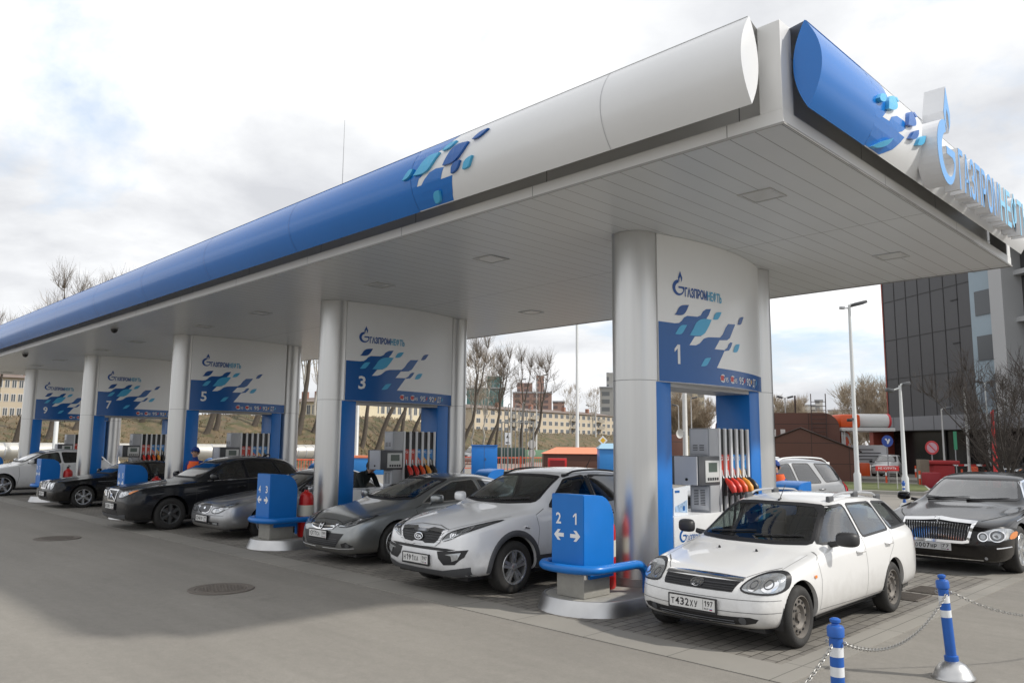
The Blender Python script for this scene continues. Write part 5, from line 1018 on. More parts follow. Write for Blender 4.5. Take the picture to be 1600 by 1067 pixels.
def white_crossover():
    S = dict(L=4.62, W=1.88, H=1.60, fo=.87, wb=2.80, r=.365, gap=.05, zb=.22, glass=GLASSM,
      top=[(0, .80), (.10, .85), (.3, .92), (.8, 1.03), (1.2, 1.10), (1.34, 1.13), (1.7, 1.32), (2.1, 1.50), (2.5, 1.575), (3.0, 1.60), (3.7, 1.56), (4.1, 1.46), (4.35, 1.2), (4.5, 1.02), (4.62, .92)], belt=[(0, .75), (.15, .80), (.6, .93), (1.3, 1.03), (2.5, 1.08), (3.9, 1.13), (4.3, 1.12), (4.62, .95)],
      roof=[(0, .52), (.6, .58), (1.3, .72), (1.4, .74), (1.75, .70), (2.1, .65), (3.1, .64), (3.9, .60), (4.4, .66), (4.62, .66)], drop=[(0, .04), (1.3, .06), (2.2, .05), (4.1, .06), (4.62, .03)], ys=[0, .11, .30, .6, .9, 1.18, 1.34, 1.7, 2.1, 2.5, 3.0, 3.4, 3.8, 4.08, 4.3, 4.48, 4.62],
      side=[[(1.60, 1.10), (2.12, 1.42), (2.60, 1.485), (2.66, 1.115)], [(2.75, 1.12), (2.70, 1.49), (3.42, 1.475), (3.5, 1.15)], [(3.58, 1.16), (3.50, 1.47), (3.95, 1.40), (4.12, 1.22)]], wind=[(-.70, 1.155), (-.58, 1.475), (.58, 1.475), (.70, 1.155)], rear=[(-.56, 1.17), (-.5, 1.4), (.5, 1.4), (.56, 1.17)])
    c = Car('crossover_car', 'white crossover with dark rear windows and large alloy wheels, cut by the left picture edge', 'car', (-32.8, 6.0, 0), 0, S, PW); r = c.root
    common(c, .018, 1.35, (1.70, 1.16), PW, [(2.55, .95), (3.45, .98)], None, GLASSM, GLASSD, None, (.38, 2.1, 1.02)); c.wheels('alloy', 5, .76, RIMS, .235)
    g = c.patch('grille', [(-.36, .86), (.36, .86), (.30, .45), (-.30, .45)], c.front, BLACK, None, .004); c.lamp([(.44, .70), (.46, .80), (.62, .86), (.82, .88), (.80, .76), (.60, .70)], LENS, [(.58, .78, .05)])
    c.rails(2.3, 4.0, .58, .04, GREYP, .014); c.seams([[(1.30, .35), (1.36, .7), (1.32, 1.03), (1.5, 1.08)], [(2.70, .32), (2.71, 1.1)]]); c.wipers([(-.60, .0), (.0, .60)], [(.0, 1.20), (.58, 1.20)], 1.16)
white_crossover()
def limousine():
    S = dict(L=5.6, W=1.96, H=1.49, fo=.92, wb=3.3, r=.36, gap=.05, zb=.19, glass=glass_mat('reflecting_glass', (.35, .37, .36), 1.9),
      top=[(0, .765), (.10, .80), (.3, .835), (.9, .93), (1.55, 1.0), (1.7, 1.03), (2.1, 1.21), (2.5, 1.395), (2.85, 1.46), (3.5, 1.49), (4.1, 1.43), (4.5, 1.24), (4.8, 1.07), (5.0, 1.02), (5.4, .97), (5.6, .85)], belt=[(0, .70), (.15, .74), (.6, .83), (1.5, .93), (2.7, .97), (4.2, .98), (5.3, .93), (5.6, .80)],
      roof=[(0, .56), (.6, .60), (1.6, .74), (1.75, .77), (2.1, .73), (2.5, .66), (3.4, .66), (4.1, .63), (4.7, .70), (5.0, .74), (5.6, .68)], drop=[(0, .03), (1.5, .06), (2.5, .05), (4.5, .05), (5.0, .03), (5.6, .03)], ys=[0, .11, .30, .6, .95, 1.5, 1.7, 2.1, 2.5, 2.85, 3.4, 3.95, 4.35, 4.7, 4.95, 5.25, 5.48, 5.6],
      plan=[(0, .82), (.12, .91), (.35, .965), (.9, 1.0), (4.6, 1.0), (5.2, .96), (5.5, .90), (5.6, .84)], bulge=(.02, .07, .09, .09, .08, .08),
      side=[[(1.95, 1.005), (2.5, 1.33), (2.95, 1.395), (3.0, 1.015)], [(3.1, 1.015), (3.05, 1.40), (3.9, 1.385), (4.3, 1.22), (4.35, 1.03)]], wind=[(-.74, 1.06), (-.3, 1.04), (.3, 1.04), (.74, 1.06), (.60, 1.375), (-.60, 1.375)], rear=[(-.55, 1.12), (-.5, 1.36), (.5, 1.36), (.55, 1.12)])
    c = Car('limousine', 'black limousine with wide chrome grille of upright bars, waiting behind the white estate', 'car', (-4.22, 13.62, 0), 0, S, BRN); r = c.root
    common(c, .02, 1.75, (2.0, 1.03), BRN, [(2.8, .86), (4.1, .88)], CHROME, None, None, CHROME, (.40, 2.5, .98)); c.wheels('alloy', 7, .70, RIMS, .25)
    gp = [(-.50, .765), (-.2, .782), (0, .80), (.2, .782), (.50, .765), (.43, .505), (.36, .49), (-.36, .49), (-.43, .505)]; g = c.patch('grille', gp, c.front, BLACK, None, .006, .03); c.band('grille_frame', gp, -.026, .014, c.front, CHROME, g, .022)
    c.ribbon('grille_bars', [[(x*.92, .51), (x, .75)] for x in [-.45+.9*i/24 for i in range(25)]], .013, c.front, CHROME, g, .010, h=.010)
    q = c.up(0, .10, 0); b = MB(); b.tube([q, q+Vector((0, 0, .03))], .008, 8); b.tube([q+Vector((.032*math.cos(t), 0, .065+.032*math.sin(t))) for t in [2*PI*i/20 for i in range(21)]], .005, 6); b.build('bonnet_emblem', CHROME, r, 60)
    P = [(.56, .525), (.57, .62), (.70, .70), (.86, .735), (.955, .70), (.95, .56), (.86, .525)]; c.lamp(P, LENS, [], [(.915, .55), (.925, .64), (.955, .67), (.955, .56)])
    for sg in (1, -1):
        for x, z, R in ((.635, .585, .065), (.80, .605, .085)):
            o = c.patch('lamp_projector', arc_pts(sg*x, z, R, 0, 345, 24), c.front, LENSD, r, .012, .03); c.band('lamp_ring', arc_pts(sg*x, z, R, 0, 345, 24), -.004, .010, c.front, CHROME, o, .018); c.patch('lamp_bulb', arc_pts(sg*x, z, R*.55, 0, 345, 18), c.front, LENS, o, .016, 0)
    c.plate('О007МР', '77', x=-.06, z=.405, w=.54, frame=False); c.ribbon('bumper_chrome', [[(-.7, .235), (.62, .235)]], .012, c.front, CHROME, r, .008, h=.006); c.patch('parking_sensor', arc_pts(.66, .27, .022, 0, 340, 12), c.front, GREYP, r, .008, 0)
    for sg in (1, -1): c.ribbon('shoulder_line', [[(.75, .80), (1.8, .915), (3.0, .93), (5.0, .90)]], .012, c.side(sg), CHROME, r, .006, h=.005)
    c.ribbon('bonnet_gap', [[(-.56, .80), (-.70, .84), (-.80, .88)], [(.56, .80), (.70, .84), (.80, .88)]], .007, c.front, SEAM, c.body, .002); c.ribbon('bumper_chrome', [[(.80, .42), (.93, .44)]], .02, c.front, CHROME, r, .008, h=.006)
    c.wipers([(-.66, .1), (.0, .64)], [(.02, 1.075), (.6, 1.075)], 1.03)
limousine()
def grey_suv():
    S = dict(L=4.70, W=1.88, H=1.67, fo=.92, wb=2.78, r=.355, gap=.06, zb=.25, glass=GLASSM, sub=3,
      top=[(0, .93), (.10, .97), (.3, 1.0), (.8, 1.05), (1.3, 1.11), (1.42, 1.14), (1.75, 1.36), (2.05, 1.55), (2.4, 1.64), (3.0, 1.67), (3.8, 1.66), (4.25, 1.60), (4.5, 1.25), (4.6, 1.1), (4.7, 1.0)], belt=[(0, .88), (.15, .92), (.6, 1.0), (1.3, 1.06), (4.2, 1.12), (4.7, 1.0)],
      roof=[(0, .66), (1.3, .74), (1.45, .77), (1.75, .74), (2.05, .69), (4.2, .66), (4.7, .70)], drop=[(0, .03), (1.3, .05), (4.2, .06), (4.7, .03)], ys=[0, .10, .26, .55, .9, 1.28, 1.42, 1.75, 2.05, 2.4, 2.9, 3.4, 3.9, 4.22, 4.42, 4.56, 4.7],
      side=[[(1.70, 1.12), (2.08, 1.50), (2.56, 1.555), (2.60, 1.13)], [(2.70, 1.13), (2.66, 1.555), (3.24, 1.55), (3.45, 1.14)], [(3.62, 1.15), (3.46, 1.55), (4.05, 1.53), (4.3, 1.28), (4.22, 1.18)]], wind=[(-.72, 1.17), (-.60, 1.53), (.60, 1.53), (.72, 1.17)], rear=[(-.6, 1.18), (-.54, 1.5), (.54, 1.5), (.6, 1.18)])
    c = Car('sport_utility_car', 'light grey sport utility car with white roof rails, waiting behind the pump of portal 1', 'car', (-9.1, 14.03, 0), R_(-10), S, GREY2); r = c.root
    common(c, .02, 1.4, (1.80, 1.17), BLACK, [(2.5, .98), (3.4, 1.0)], GREY2, GLASSM, GLASSM); c.wheels('alloy', 6, .64, RIMS, .235); c.rails(2.2, 4.2, .58, .06, PW, .02)
    c.lamp([(.44, .74), (.46, .86), (.80, .90), (.82, .78)], LENS, [(.6, .81, .06)]); c.patch('grille', [(-.40, .88), (.40, .88), (.36, .72), (-.36, .72)], c.front, BLACK)
    for sg in (1, -1): c.patch('tail_lamp', [(4.36, .90), (4.30, 1.13), (4.42, 1.16), (4.58, 1.13), (4.62, .92)], c.side(sg), TAIL, r, .01)
    return r
GREY_SUV = grey_suv()
# ================================================================ bollards and chains
def bollard_proto():
    t = thing('bollard', 'x', 'bollard', (0, 0, 0), 0, 'blue and white chain bollards')
    b = MB(); b.lathe([(.165, .0), (.168, .012), (.15, .03), (.135, .07), (.10, .115), (.06, .14), (.045, .145)], 28, None, None, False); b.build('weight', STEEL, t, 60)
    bl = mat('bollard_blue', (.015, .10, .40), .42, noise=.15, nscale=6); wh = mat('bollard_white', (.70, .72, .74), .4, noise=.08)
    b = MB(); b.lathe([(.055, .14), (.055, .18), (.042, .185), (.042, .494)], 20, None, None, False); b.lathe([(.042, .553), (.042, .613)], 20, None, None, False); b.lathe([(.042, .672), (.042, .725), (.052, .735), (.053, .785), (.045, .80), (.024, .803), (.022, .812), (.033, .822), (.033, .838), (.02, .846), (0, .848)], 20, None, None, False); b.build('post', bl, t, 40)
    for z in (.494, .613): b = MB(); b.lathe([(.0425, z), (.0425, z+.059)], 20, None, None, False); b.build('reflective_band', wh, t, 40)
    b = MB(); b.tube([(.04, 0, .70), (.062, 0, .71), (.066, 0, .695), (.055, 0, .685)], .005, 6); b.tube([(-.04, 0, .70), (-.062, 0, .71), (-.066, 0, .695), (-.055, 0, .685)], .005, 6); b.build('chain_hook', STEEL, t, 60)
    return t
B0 = bollard_proto(); B0['label'] = 'blue and white bollard of which only the knob shows at the bottom picture edge'; B0.location = (-2.13, 2.98, 0)
again(B0, 'blue and white bollard in front of the white estate, cut by the bottom picture edge', (-2.2, 5.09, 0))
b2 = again(B0, 'blue and white bollard on a shiny steel dome foot, right of the white estate', (-2.26, 7.52, 0)); b2.rotation_euler = (R_(1), R_(-3), 0)
again(B0, 'small far blue and white bollard between the white estate and the limousine', at(1408, 29.3))
def chain(a, b_, sag, label):
    a, b_ = Vector(a), Vector(b_); L = (b_-a).length; n = int(L*1.06/.034); b = MB(); P = [a.lerp(b_, i/n)-Vector((0, 0, 4*sag*(i/n)*(1-i/n))) for i in range(n+1)]
    for i in range(n):
        c = (P[i]+P[i+1])/2; t = (P[i+1]-P[i]).normalized(); s_ = t.cross(Vector((0, 0, 1))).normalized(); u = s_ if i % 2 else s_.cross(t)
        b.tube([c+t*.022*math.cos(q)+u*.0115*math.sin(q) for q in [2*PI*k/8 for k in range(9)]], .0034, 5, False)
    tag(b.build('chain', mat('galvanised_chain', (.36, .355, .34), .45, .9), None, 60), label, 'chain', 'chains between the bollards')
chain((-2.2, 5.15, .69), (-2.26, 7.46, .69), .20, 'steel chain sagging between the two bollards right of the white estate')
chain((-2.2, 5.03, .69), (-2.13, 3.04, .69), .22, 'steel chain dropping from the front bollard out of the bottom of the picture')
chain((-2.24, 7.58, .69), (-1.2, 9.5, .72), .26, 'steel chain running from the dome foot bollard to the right picture edge')
# ================================================================ people
SKIN = mat('skin', (.50, .30, .22), .55)
def person(label, loc, rz, J, cols, cap=None, s=1.0):
    """J: joint table; one continuous skinned surface, coloured by the nearest bone"""
    t = thing('person', label, 'person', loc, rz); V, E, Rr, K = [], [], [], []
    def add(p, r, par, k):
        V.append(Vector(p)*s); Rr.append(r*s); 
        if par is not None: E.append((par, len(V)-1)); K.append(k)
        return len(V)-1
    pel = add(J['pelvis'], .135, None, 0); ch = add(J['chest'], .165, pel, 'top'); sh = add(J['neck0'], .10, ch, 'top'); nk = add(J['neck1'], .058, sh, 'skin'); hd = add(J['head'], .098, nk, 'skin'); tp = add(J['crown'], .082, hd, 'skin')
    f = Vector(J['face']); add(Vector(J['head'])+f*.10, .028, hd, 'skin')
    for sg in ('l', 'r'):
        a = add(J[sg+'sh'], .072, ch, 'top'); e = add(J[sg+'el'], .052, a, 'top'); w = add(J[sg+'wr'], .034, e, 'top'); d = (Vector(J[sg+'wr'])-Vector(J[sg+'el'])).normalized(); side = d.cross(Vector((0, 1, .1))).normalized()
        h = add(Vector(J[sg+'wr'])+d*.075, .032, w, 'skin'); bw = Vector(J[sg+'wr'])+d*.075
        for i, (o, l) in enumerate(((-.027, .065), (-.009, .078), (.009, .074), (.027, .058))):
            k1 = add(bw+side*o+d*.035, .0095, h, 'skin'); add(bw+side*o+d*(.035+l)+Vector((0, -.018, 0)), .0075, k1, 'skin')
        k1 = add(Vector(J[sg+'wr'])+d*.045+side*.042, .011, h, 'skin'); add(Vector(J[sg+'wr'])+d*.09+side*.055, .009, k1, 'skin')
        hp = add(J[sg+'hip'], .098, pel, 'leg'); kn = add(J[sg+'kn'], .066, hp, 'leg'); an = add(J[sg+'an'], .045, kn, 'leg'); add(Vector(J[sg+'an'])+Vector((0, -.15, -.05)), .036, an, 'shoe')
    me = bpy.data.meshes.new('b'); me.from_pydata(V, E, []); o = bpy.data.objects.new('b', me); COL.objects.link(o)
    o.modifiers.new('s', 'SKIN'); sv = me.skin_vertices[0].data
    for i, r in enumerate(Rr): sv[i].radius = (r, r*(.72 if i in (0, 1, 2) else 1)); sv[i].use_root = i == 0
    md = o.modifiers.new('d', 'SUBSURF'); md.levels = md.render_levels = 1
    bpy.context.view_layer.update(); m2 = bpy.data.meshes.new_from_object(o.evaluated_get(bpy.context.evaluated_depsgraph_get())); bpy.data.objects.remove(o)
    order = ['top', 'leg', 'skin', 'shoe']; m2.materials.clear()
    for p in m2.polygons:
        best = (9, 0); c = p.center
        for (i, j), k in zip(E, K):
            a, b_ = V[i], V[j]; d = b_-a; q = max(0, min(1, (c-a).dot(d)/max(d.length_squared, 1e-9))); dist = (c-(a+d*q)).length/((Rr[i]+Rr[j])/2+.01)
            if dist < best[0]: best = (dist, order.index(k))
        p.material_index = best[1]
    link('body', m2, [cols[0], cols[1], SKIN, BLACK], t, 70)
    hc = Vector(J['head'])*s; b = MB(); u = bmesh.new(); bmesh.ops.create_uvsphere(u, u_segments=16, v_segments=10, radius=1)
    for v in u.verts: v.co = Vector((v.co.x*.106*s, v.co.y*.118*s, v.co.z*.118*s))+hc+Vector((0, .012*s, .045*s))
    for v in [v for v in u.verts if v.co.z < hc.z+.02*s and (v.co-hc).dot(f) > -.03*s]: u.verts.remove(v)
    u.verts.index_update(); b.mesh([v.co.copy() for v in u.verts], [[v.index for v in q.verts] for q in u.faces]); u.free()
    if cap: b.box(tuple(hc+f*.10*s+Vector((-.07, -.05, .055))*s), tuple(hc+f*.10*s+Vector((.07, .05, .07))*s), .005)
    b.build('cap' if cap else 'hair', cap or mat('brown_hair', (.035, .022, .015), .7), t, 60)
    for sg in (1, -1): b = MB(); b.tube([hc+Vector((sg*.095, .0, -.02))*s, hc+Vector((sg*.108, .015, .02))*s], [.014*s, .02*s], 6); b.build('ear', SKIN, t, 60)
    for sg in (1, -1): b = MB(); q = hc+f*.088*s+Vector((sg*.036, 0, .02))*s; b.tube([q, q+f*.008*s], .011*s, 8); b.build('eye', BLACK, t, 60)
    b = MB(); q = hc+f*.082*s+Vector((0, 0, -.05))*s; b.box(tuple(q-Vector((.025, .008, .006))*s), tuple(q+Vector((.025, .008, .006))*s), .003); b.build('mouth', mat('lips', (.35, .12, .10), .5), t)
    return t
STAND = dict(pelvis=(0, 0, .95), chest=(0, .01, 1.25), neck0=(0, .01, 1.45), neck1=(0, 0, 1.52), head=(0, -.015, 1.63), crown=(0, 0, 1.70), face=(0, -1, 0), lsh=(.19, .01, 1.40), lel=(.25, .03, 1.12), lwr=(.25, -.08, .88), rsh=(-.19, .01, 1.40), rel=(-.25, .03, 1.12), rwr=(-.25, -.08, .88),
  lhip=(.09, 0, .88), lkn=(.11, -.02, .48), lan=(.12, .02, .08), rhip=(-.09, 0, .88), rkn=(-.11, -.02, .48), ran=(-.12, .02, .08))
BEND = dict(STAND, chest=(0, -.16, 1.18), neck0=(0, -.28, 1.30), neck1=(0, -.33, 1.34), head=(0, -.40, 1.40), crown=(0, -.42, 1.47), face=(0, -.8, -.6), lsh=(.19, -.24, 1.27), lel=(.23, -.36, 1.02), lwr=(.16, -.52, .95), rsh=(-.19, -.24, 1.27), rel=(-.23, -.36, 1.02), rwr=(-.16, -.52, .95))
SIT = dict(pelvis=(0, 0, .16), chest=(0, .10, .46), neck0=(0, .12, .66), neck1=(0, .11, .73), head=(0, .09, .84), crown=(0, .10, .91), face=(0, -1, 0), lsh=(.19, .12, .60), lel=(.25, -.02, .36), lwr=(.18, -.26, .34), rsh=(-.19, .12, .60), rel=(-.25, -.02, .36), rwr=(-.18, -.26, .34),
  lhip=(.09, -.06, .12), lkn=(.12, -.46, .22), lan=(.12, -.66, -.12), rhip=(-.09, -.06, .12), rkn=(-.12, -.46, .22), ran=(-.12, -.66, -.12))
NAVYC = mat('navy_workwear', (.012, .045, .22), .8); HIVIS = mat('orange_vest', (.85, .12, .02), .7); DARKC = mat('dark_jacket', (.012, .018, .018), .8); JEANS = mat('dark_trousers', (.02, .022, .03), .85); OLIVE = mat('brown_jacket', (.07, .055, .04), .85)
person('person in dark jacket bending over beside the silver sedan, behind the column of portal 3', (-14.42, 9.68, 0), R_(100), BEND, (DARKC, JEANS))
def vest(t, s=1.0):
    b = MB(); n = 20
    b.mesh([(.185*math.cos(2*PI*i/n)*k, .135*math.sin(2*PI*i/n)*k+.01, z) for z, k in ((1.0, .98), (1.15, 1.02), (1.3, 1.06), (1.42, .85)) for i in range(n)], [(r*n+i, r*n+(i+1) % n, (r+1)*n+(i+1) % n, (r+1)*n+i) for r in range(3) for i in range(n)]); b.build('safety_vest', HIVIS, t, 60)
vest(person('person in blue workwear, orange vest and blue cap, standing behind the black sport utility car', (-20.3, 8.62, 0), R_(40), STAND, (NAVYC, NAVYC), NAVYC))
vest(person('person in blue workwear and orange vest beside the light grey sport utility car', (-6.95, 13.75, 0), R_(20), STAND, (NAVYC, NAVYC), NAVYC, .94))
person('person in brown jacket in the passenger seat of the white estate', (-4.72, 8.66, .33), 0, SIT, (OLIVE, JEANS), None, .95)
person('person in dark clothes at the wheel of the black sport utility car', (-18.26, 8.55, .46), 0, SIT, (DARKC, JEANS), None, .95)
# ================================================================ bare trees
BARK = mat('bark', (.085, .070, .056), .9, noise=.35, nscale=6, bump=.6, bscale=25); TWIG = mat('twigs', (.16, .13, .10), .9, noise=.2); TWIGP = mat('pale_twigs', (.34, .28, .21), .9, noise=.2); BIRCH = mat('birch_bark', (.42, .40, .36), .85, noise=.35, nscale=3)
def tree_proto(name, label, seed, h, lean=.0, leaders=3, tufts=14, tw=26, twl=1.1, r0=.20, bark=BARK, twm=TWIG, spread=.25, first=.45, thick=.007):
    rd = random.Random(seed); t = thing(name, label, 'tree', (0, 0, 0)); T = MB(); C = MB()
    def bend(a, b_, n, w):
        P = [a]; 
        for i in range(1, n+1): P.append(a.lerp(b_, i/n)+Vector((rd.gauss(0, w), rd.gauss(0, w), 0))*(1 if i < n else .3))
        return P
    def twigs(p, d, n, l, up=.8):
        for _ in range(n):
            v = (d*.6+Vector((rd.gauss(0, .45), rd.gauss(0, .45), up+rd.gauss(0, .3)))).normalized()*l*rd.uniform(.5, 1.2); m = p+v*.5+Vector((rd.gauss(0, .06), rd.gauss(0, .06), 0))*l; e = p+v+Vector((rd.gauss(0, .1), rd.gauss(0, .1), .08))*l
            C.tube([p, m, e], [thick*1.6, thick*1.1, thick*.4], 3, False)
            for _ in range(3):
                q = m.lerp(e, rd.random()); w_ = (v*.5+Vector((rd.gauss(0, .4), rd.gauss(0, .4), rd.gauss(.25, .3)))*l*.5)*rd.uniform(.4, .9); C.tube([q, q+w_], [thick*.9, thick*.35], 3, False)
    top = Vector((lean*h, 0, h*first)); tr = bend(Vector((0, 0, -.5)), top, 5, .05*h*.15); k = len(tr); T.tube(tr, [r0*(1.15-.55*i/(k-1)) for i in range(k)], 10)
    for i in range(leaders):
        a = 2*PI*(i+rd.random()*.5)/leaders; sp = spread*h*rd.uniform(.5, 1.1); hh = h*(1-first)*rd.uniform(.72, 1.0)
        s0 = tr[-1] if i < 2 else tr[-2].lerp(tr[-1], rd.random()); e = s0+Vector((math.cos(a)*sp*.55+lean*h*.35, math.sin(a)*sp*.55, hh)); L = bend(s0, e, 5, .04*h*.2); r1 = r0*.62*rd.uniform(.7, 1); T.tube(L, [r1*(1-.82*j/5) for j in range(6)], 8)
        for _ in range(tufts):
            q = rd.random()**.7; j = min(4, int(q*5)); p = L[j].lerp(L[j+1], q*5-j); d = Vector((rd.gauss(0, 1), rd.gauss(0, 1), rd.uniform(.2, 1.0))).normalized(); l = h*.12*rd.uniform(.4, 1.2); m = p+d*l; T.tube([p, p+d*l*.5+Vector((0, 0, .03*l)), m], [r1*.28, r1*.2, r1*.08], 5)
            twigs(m, d, max(2, tw//5), twl); twigs(p+d*l*.5, d, max(2, tw//8), twl*.8)
        twigs(L[-1], Vector((0, 0, 1)), tw, twl)
    T.build('trunk', bark, t, 60); C.build('crown', twm, t, normals=False)
    return t
TA = tree_proto('pruned_poplar', 'x', 3, 12, .16, 3, 5, 40, 1.5, .23, thick=.009, spread=.16); TB = tree_proto('pruned_poplar', 'x', 8, 12, .06, 2, 5, 44, 1.5, .21, thick=.009, spread=.13); TD = tree_proto('bare_birch', 'x', 21, 11, .03, 5, 14, 16, 1.0, .13, BIRCH, TWIGP, .3, .35, thick=.010)
TW_ = tree_proto('bare_willow', 'x', 5, 8, 0, 11, 34, 34, 1.0, .16, mat('pale_bark', (.26, .21, .16), .9, noise=.2), TWIGP, .75, .2, thick=.011); TS = tree_proto('bare_shrub_tree', 'x', 12, 5.2, -.1, 8, 20, 16, .75, .10, mat('dark_bark', (.05, .043, .038), .9), mat('dark_twigs', (.062, .052, .046), .9), .9, .12, thick=.006)
GTR = 'bare trees beyond the station'
def zc(px, d):                          # ground height of the slope at that direction and distance
    f, c, z = slope(px); return 0 if d <= f else z*min(1, (d-f)/(c-f))
FOOT = [(-400, 56), (0, 60), (300, 60), (500, 63), (650, 78), (800, 95), (950, 110), (1200, 125)]; CRY = [(-400, 650), (0, 652), (340, 648), (600, 652), (730, 671), (850, 677), (950, 680), (1200, 686)]
def slope(px):
    f = lerp_tab(FOOT, px); c = f+13; return f, c, hz(px, lerp_tab(CRY, px), c)
def trees():
    L = [(TA, 753, 84, .95, 45, 'leaning bare poplar above the blue steel cabinet'), (TB, 770, 86, .85, 60, 'thin bare poplar just right of the leaning poplar above the blue cabinet'), (TB, 808, 88, 1.0, 20, 'tall bare poplar standing behind the vent pipes'), (TA, 820, 89, .95, 50, 'bare poplar behind the vent pipes, bending to the right'), (TA, 712, 80, 1.0, 40, 'leaning bare poplar beside the rear column of portal 3'),
      (TB, 564, 74, 1.0, 30, 'bare poplar seen through portal 3, leftmost there'), (TA, 586, 75, 1.05, 45, 'leaning bare poplar seen through the left half of portal 3'), (TA, 604, 76, .98, 55, 'leaning bare poplar seen through the middle of portal 3'), (TB, 622, 78, 1.0, 70, 'upright bare poplar seen through the middle of portal 3'), (TA, 634, 79, .95, 35, 'bare poplar seen through portal 3 above its pump'),
      (TB, 463, 70, 1.15, 45, 'bare poplar next to the rear column of portal 5'), (TA, 486, 71, 1.0, 50, 'leaning bare poplar close beside the front column of portal 3'), (TA, 318, 68, 1.0, 45, 'leaning bare poplar seen through the left part of portal 5'), (TB, 333, 69, 1.0, 30, 'thin bare poplar seen through the left part of portal 5'), (TA, 392, 71, 1.0, 60, 'bare poplar seen through the right part of portal 5'), (TB, 408, 72, 1.0, 15, 'bare poplar behind the pump of portal 5'),
      (TB, 250, 70, 1.0, 45, 'bare poplar seen beside the pump of portal 7'), (TA, 216, 71, .9, 20, 'leaning bare poplar seen through portal 7'), (TB, 72, 67, 1.0, 45, 'bare poplar seen through portal 9, left one'), (TA, 112, 69, .95, 70, 'bare poplar seen through portal 9, right one'), (TA, 16, 64, .76, 30, 'tall bare poplar rising above the canopy at the left'), (TB, -14, 66, .72, 10, 'bare poplar at the left picture edge'),
      (TD, 470, 82, 1.2, 0, 'pale birch behind the poplars left of portal 3'), (TD, 488, 86, 1.1, 80, 'pale birch right behind the column of portal 3'), (TD, 736, 92, 1.0, 20, 'pale birch on the slope left of the leaning poplar'), (TD, 756, 96, 1.0, 130, 'pale birch on the slope behind the leaning poplar'), (TD, 640, 92, 1.1, 70, 'pale birch on the slope behind the pump of portal 3'), (TD, 84, 84, .95, 10, 'pale birch whose twigs show above the canopy at the left'),
      (TD, 890, 190, 1.1, 45, 'pale bare tree in front of the yellow apartment block'), (TD, 925, 185, 1.0, 10, 'pale bare tree left of the nearest column')]
    used = set()
    for src, px, d, sc, rz, lab in L:
        p = at(px, d, zc(px, d))
        if src.name in used: o = again(src, lab, p, R_(rz), sc)
        else: used.add(src.name); o = src; o.location = p; o.rotation_euler = (0, 0, R_(rz)); o.scale = (sc,)*3; o['label'] = lab
        o['group'] = GTR
    W = [(TW_, 1362, 112, 1.25, 0, 'dense pale willow between the lamp post and the dark office block'), (TW_, 1228, 150, 1.25, 40, 'wide bare tree behind the left half of the brown building'), (TW_, 1262, 170, 1.1, 90, 'bare tree behind the roof ladder of the brown building'), (TW_, 1312, 150, .95, 150, 'low bare tree behind the right end of the brown building'),
      (TW_, 1055, 140, 1.3, 200, 'bare tree seen through portal 1 above the pump, left one'), (TW_, 1092, 150, 1.2, 260, 'bare tree seen through portal 1 above the pump, right one'), (TW_, 1338, 130, .8, 300, 'bare tree behind the orange portal')]
    for i, (src, px, d, sc, rz, lab) in enumerate(W):
        if i: o = again(src, lab, at(px, d), R_(rz), sc)
        else: o = src; o.location = at(px, d); o.scale = (sc,)*3; o['label'] = lab
        o['group'] = GTR
    TS.location = at(1592, 38); TS['label'] = 'dark bare shrub tree in front of the office entrance at the right picture edge'
    again(TS, 'dark bare shrub tree left of the red lamp post', at(1545, 44), R_(120), .95)
trees()
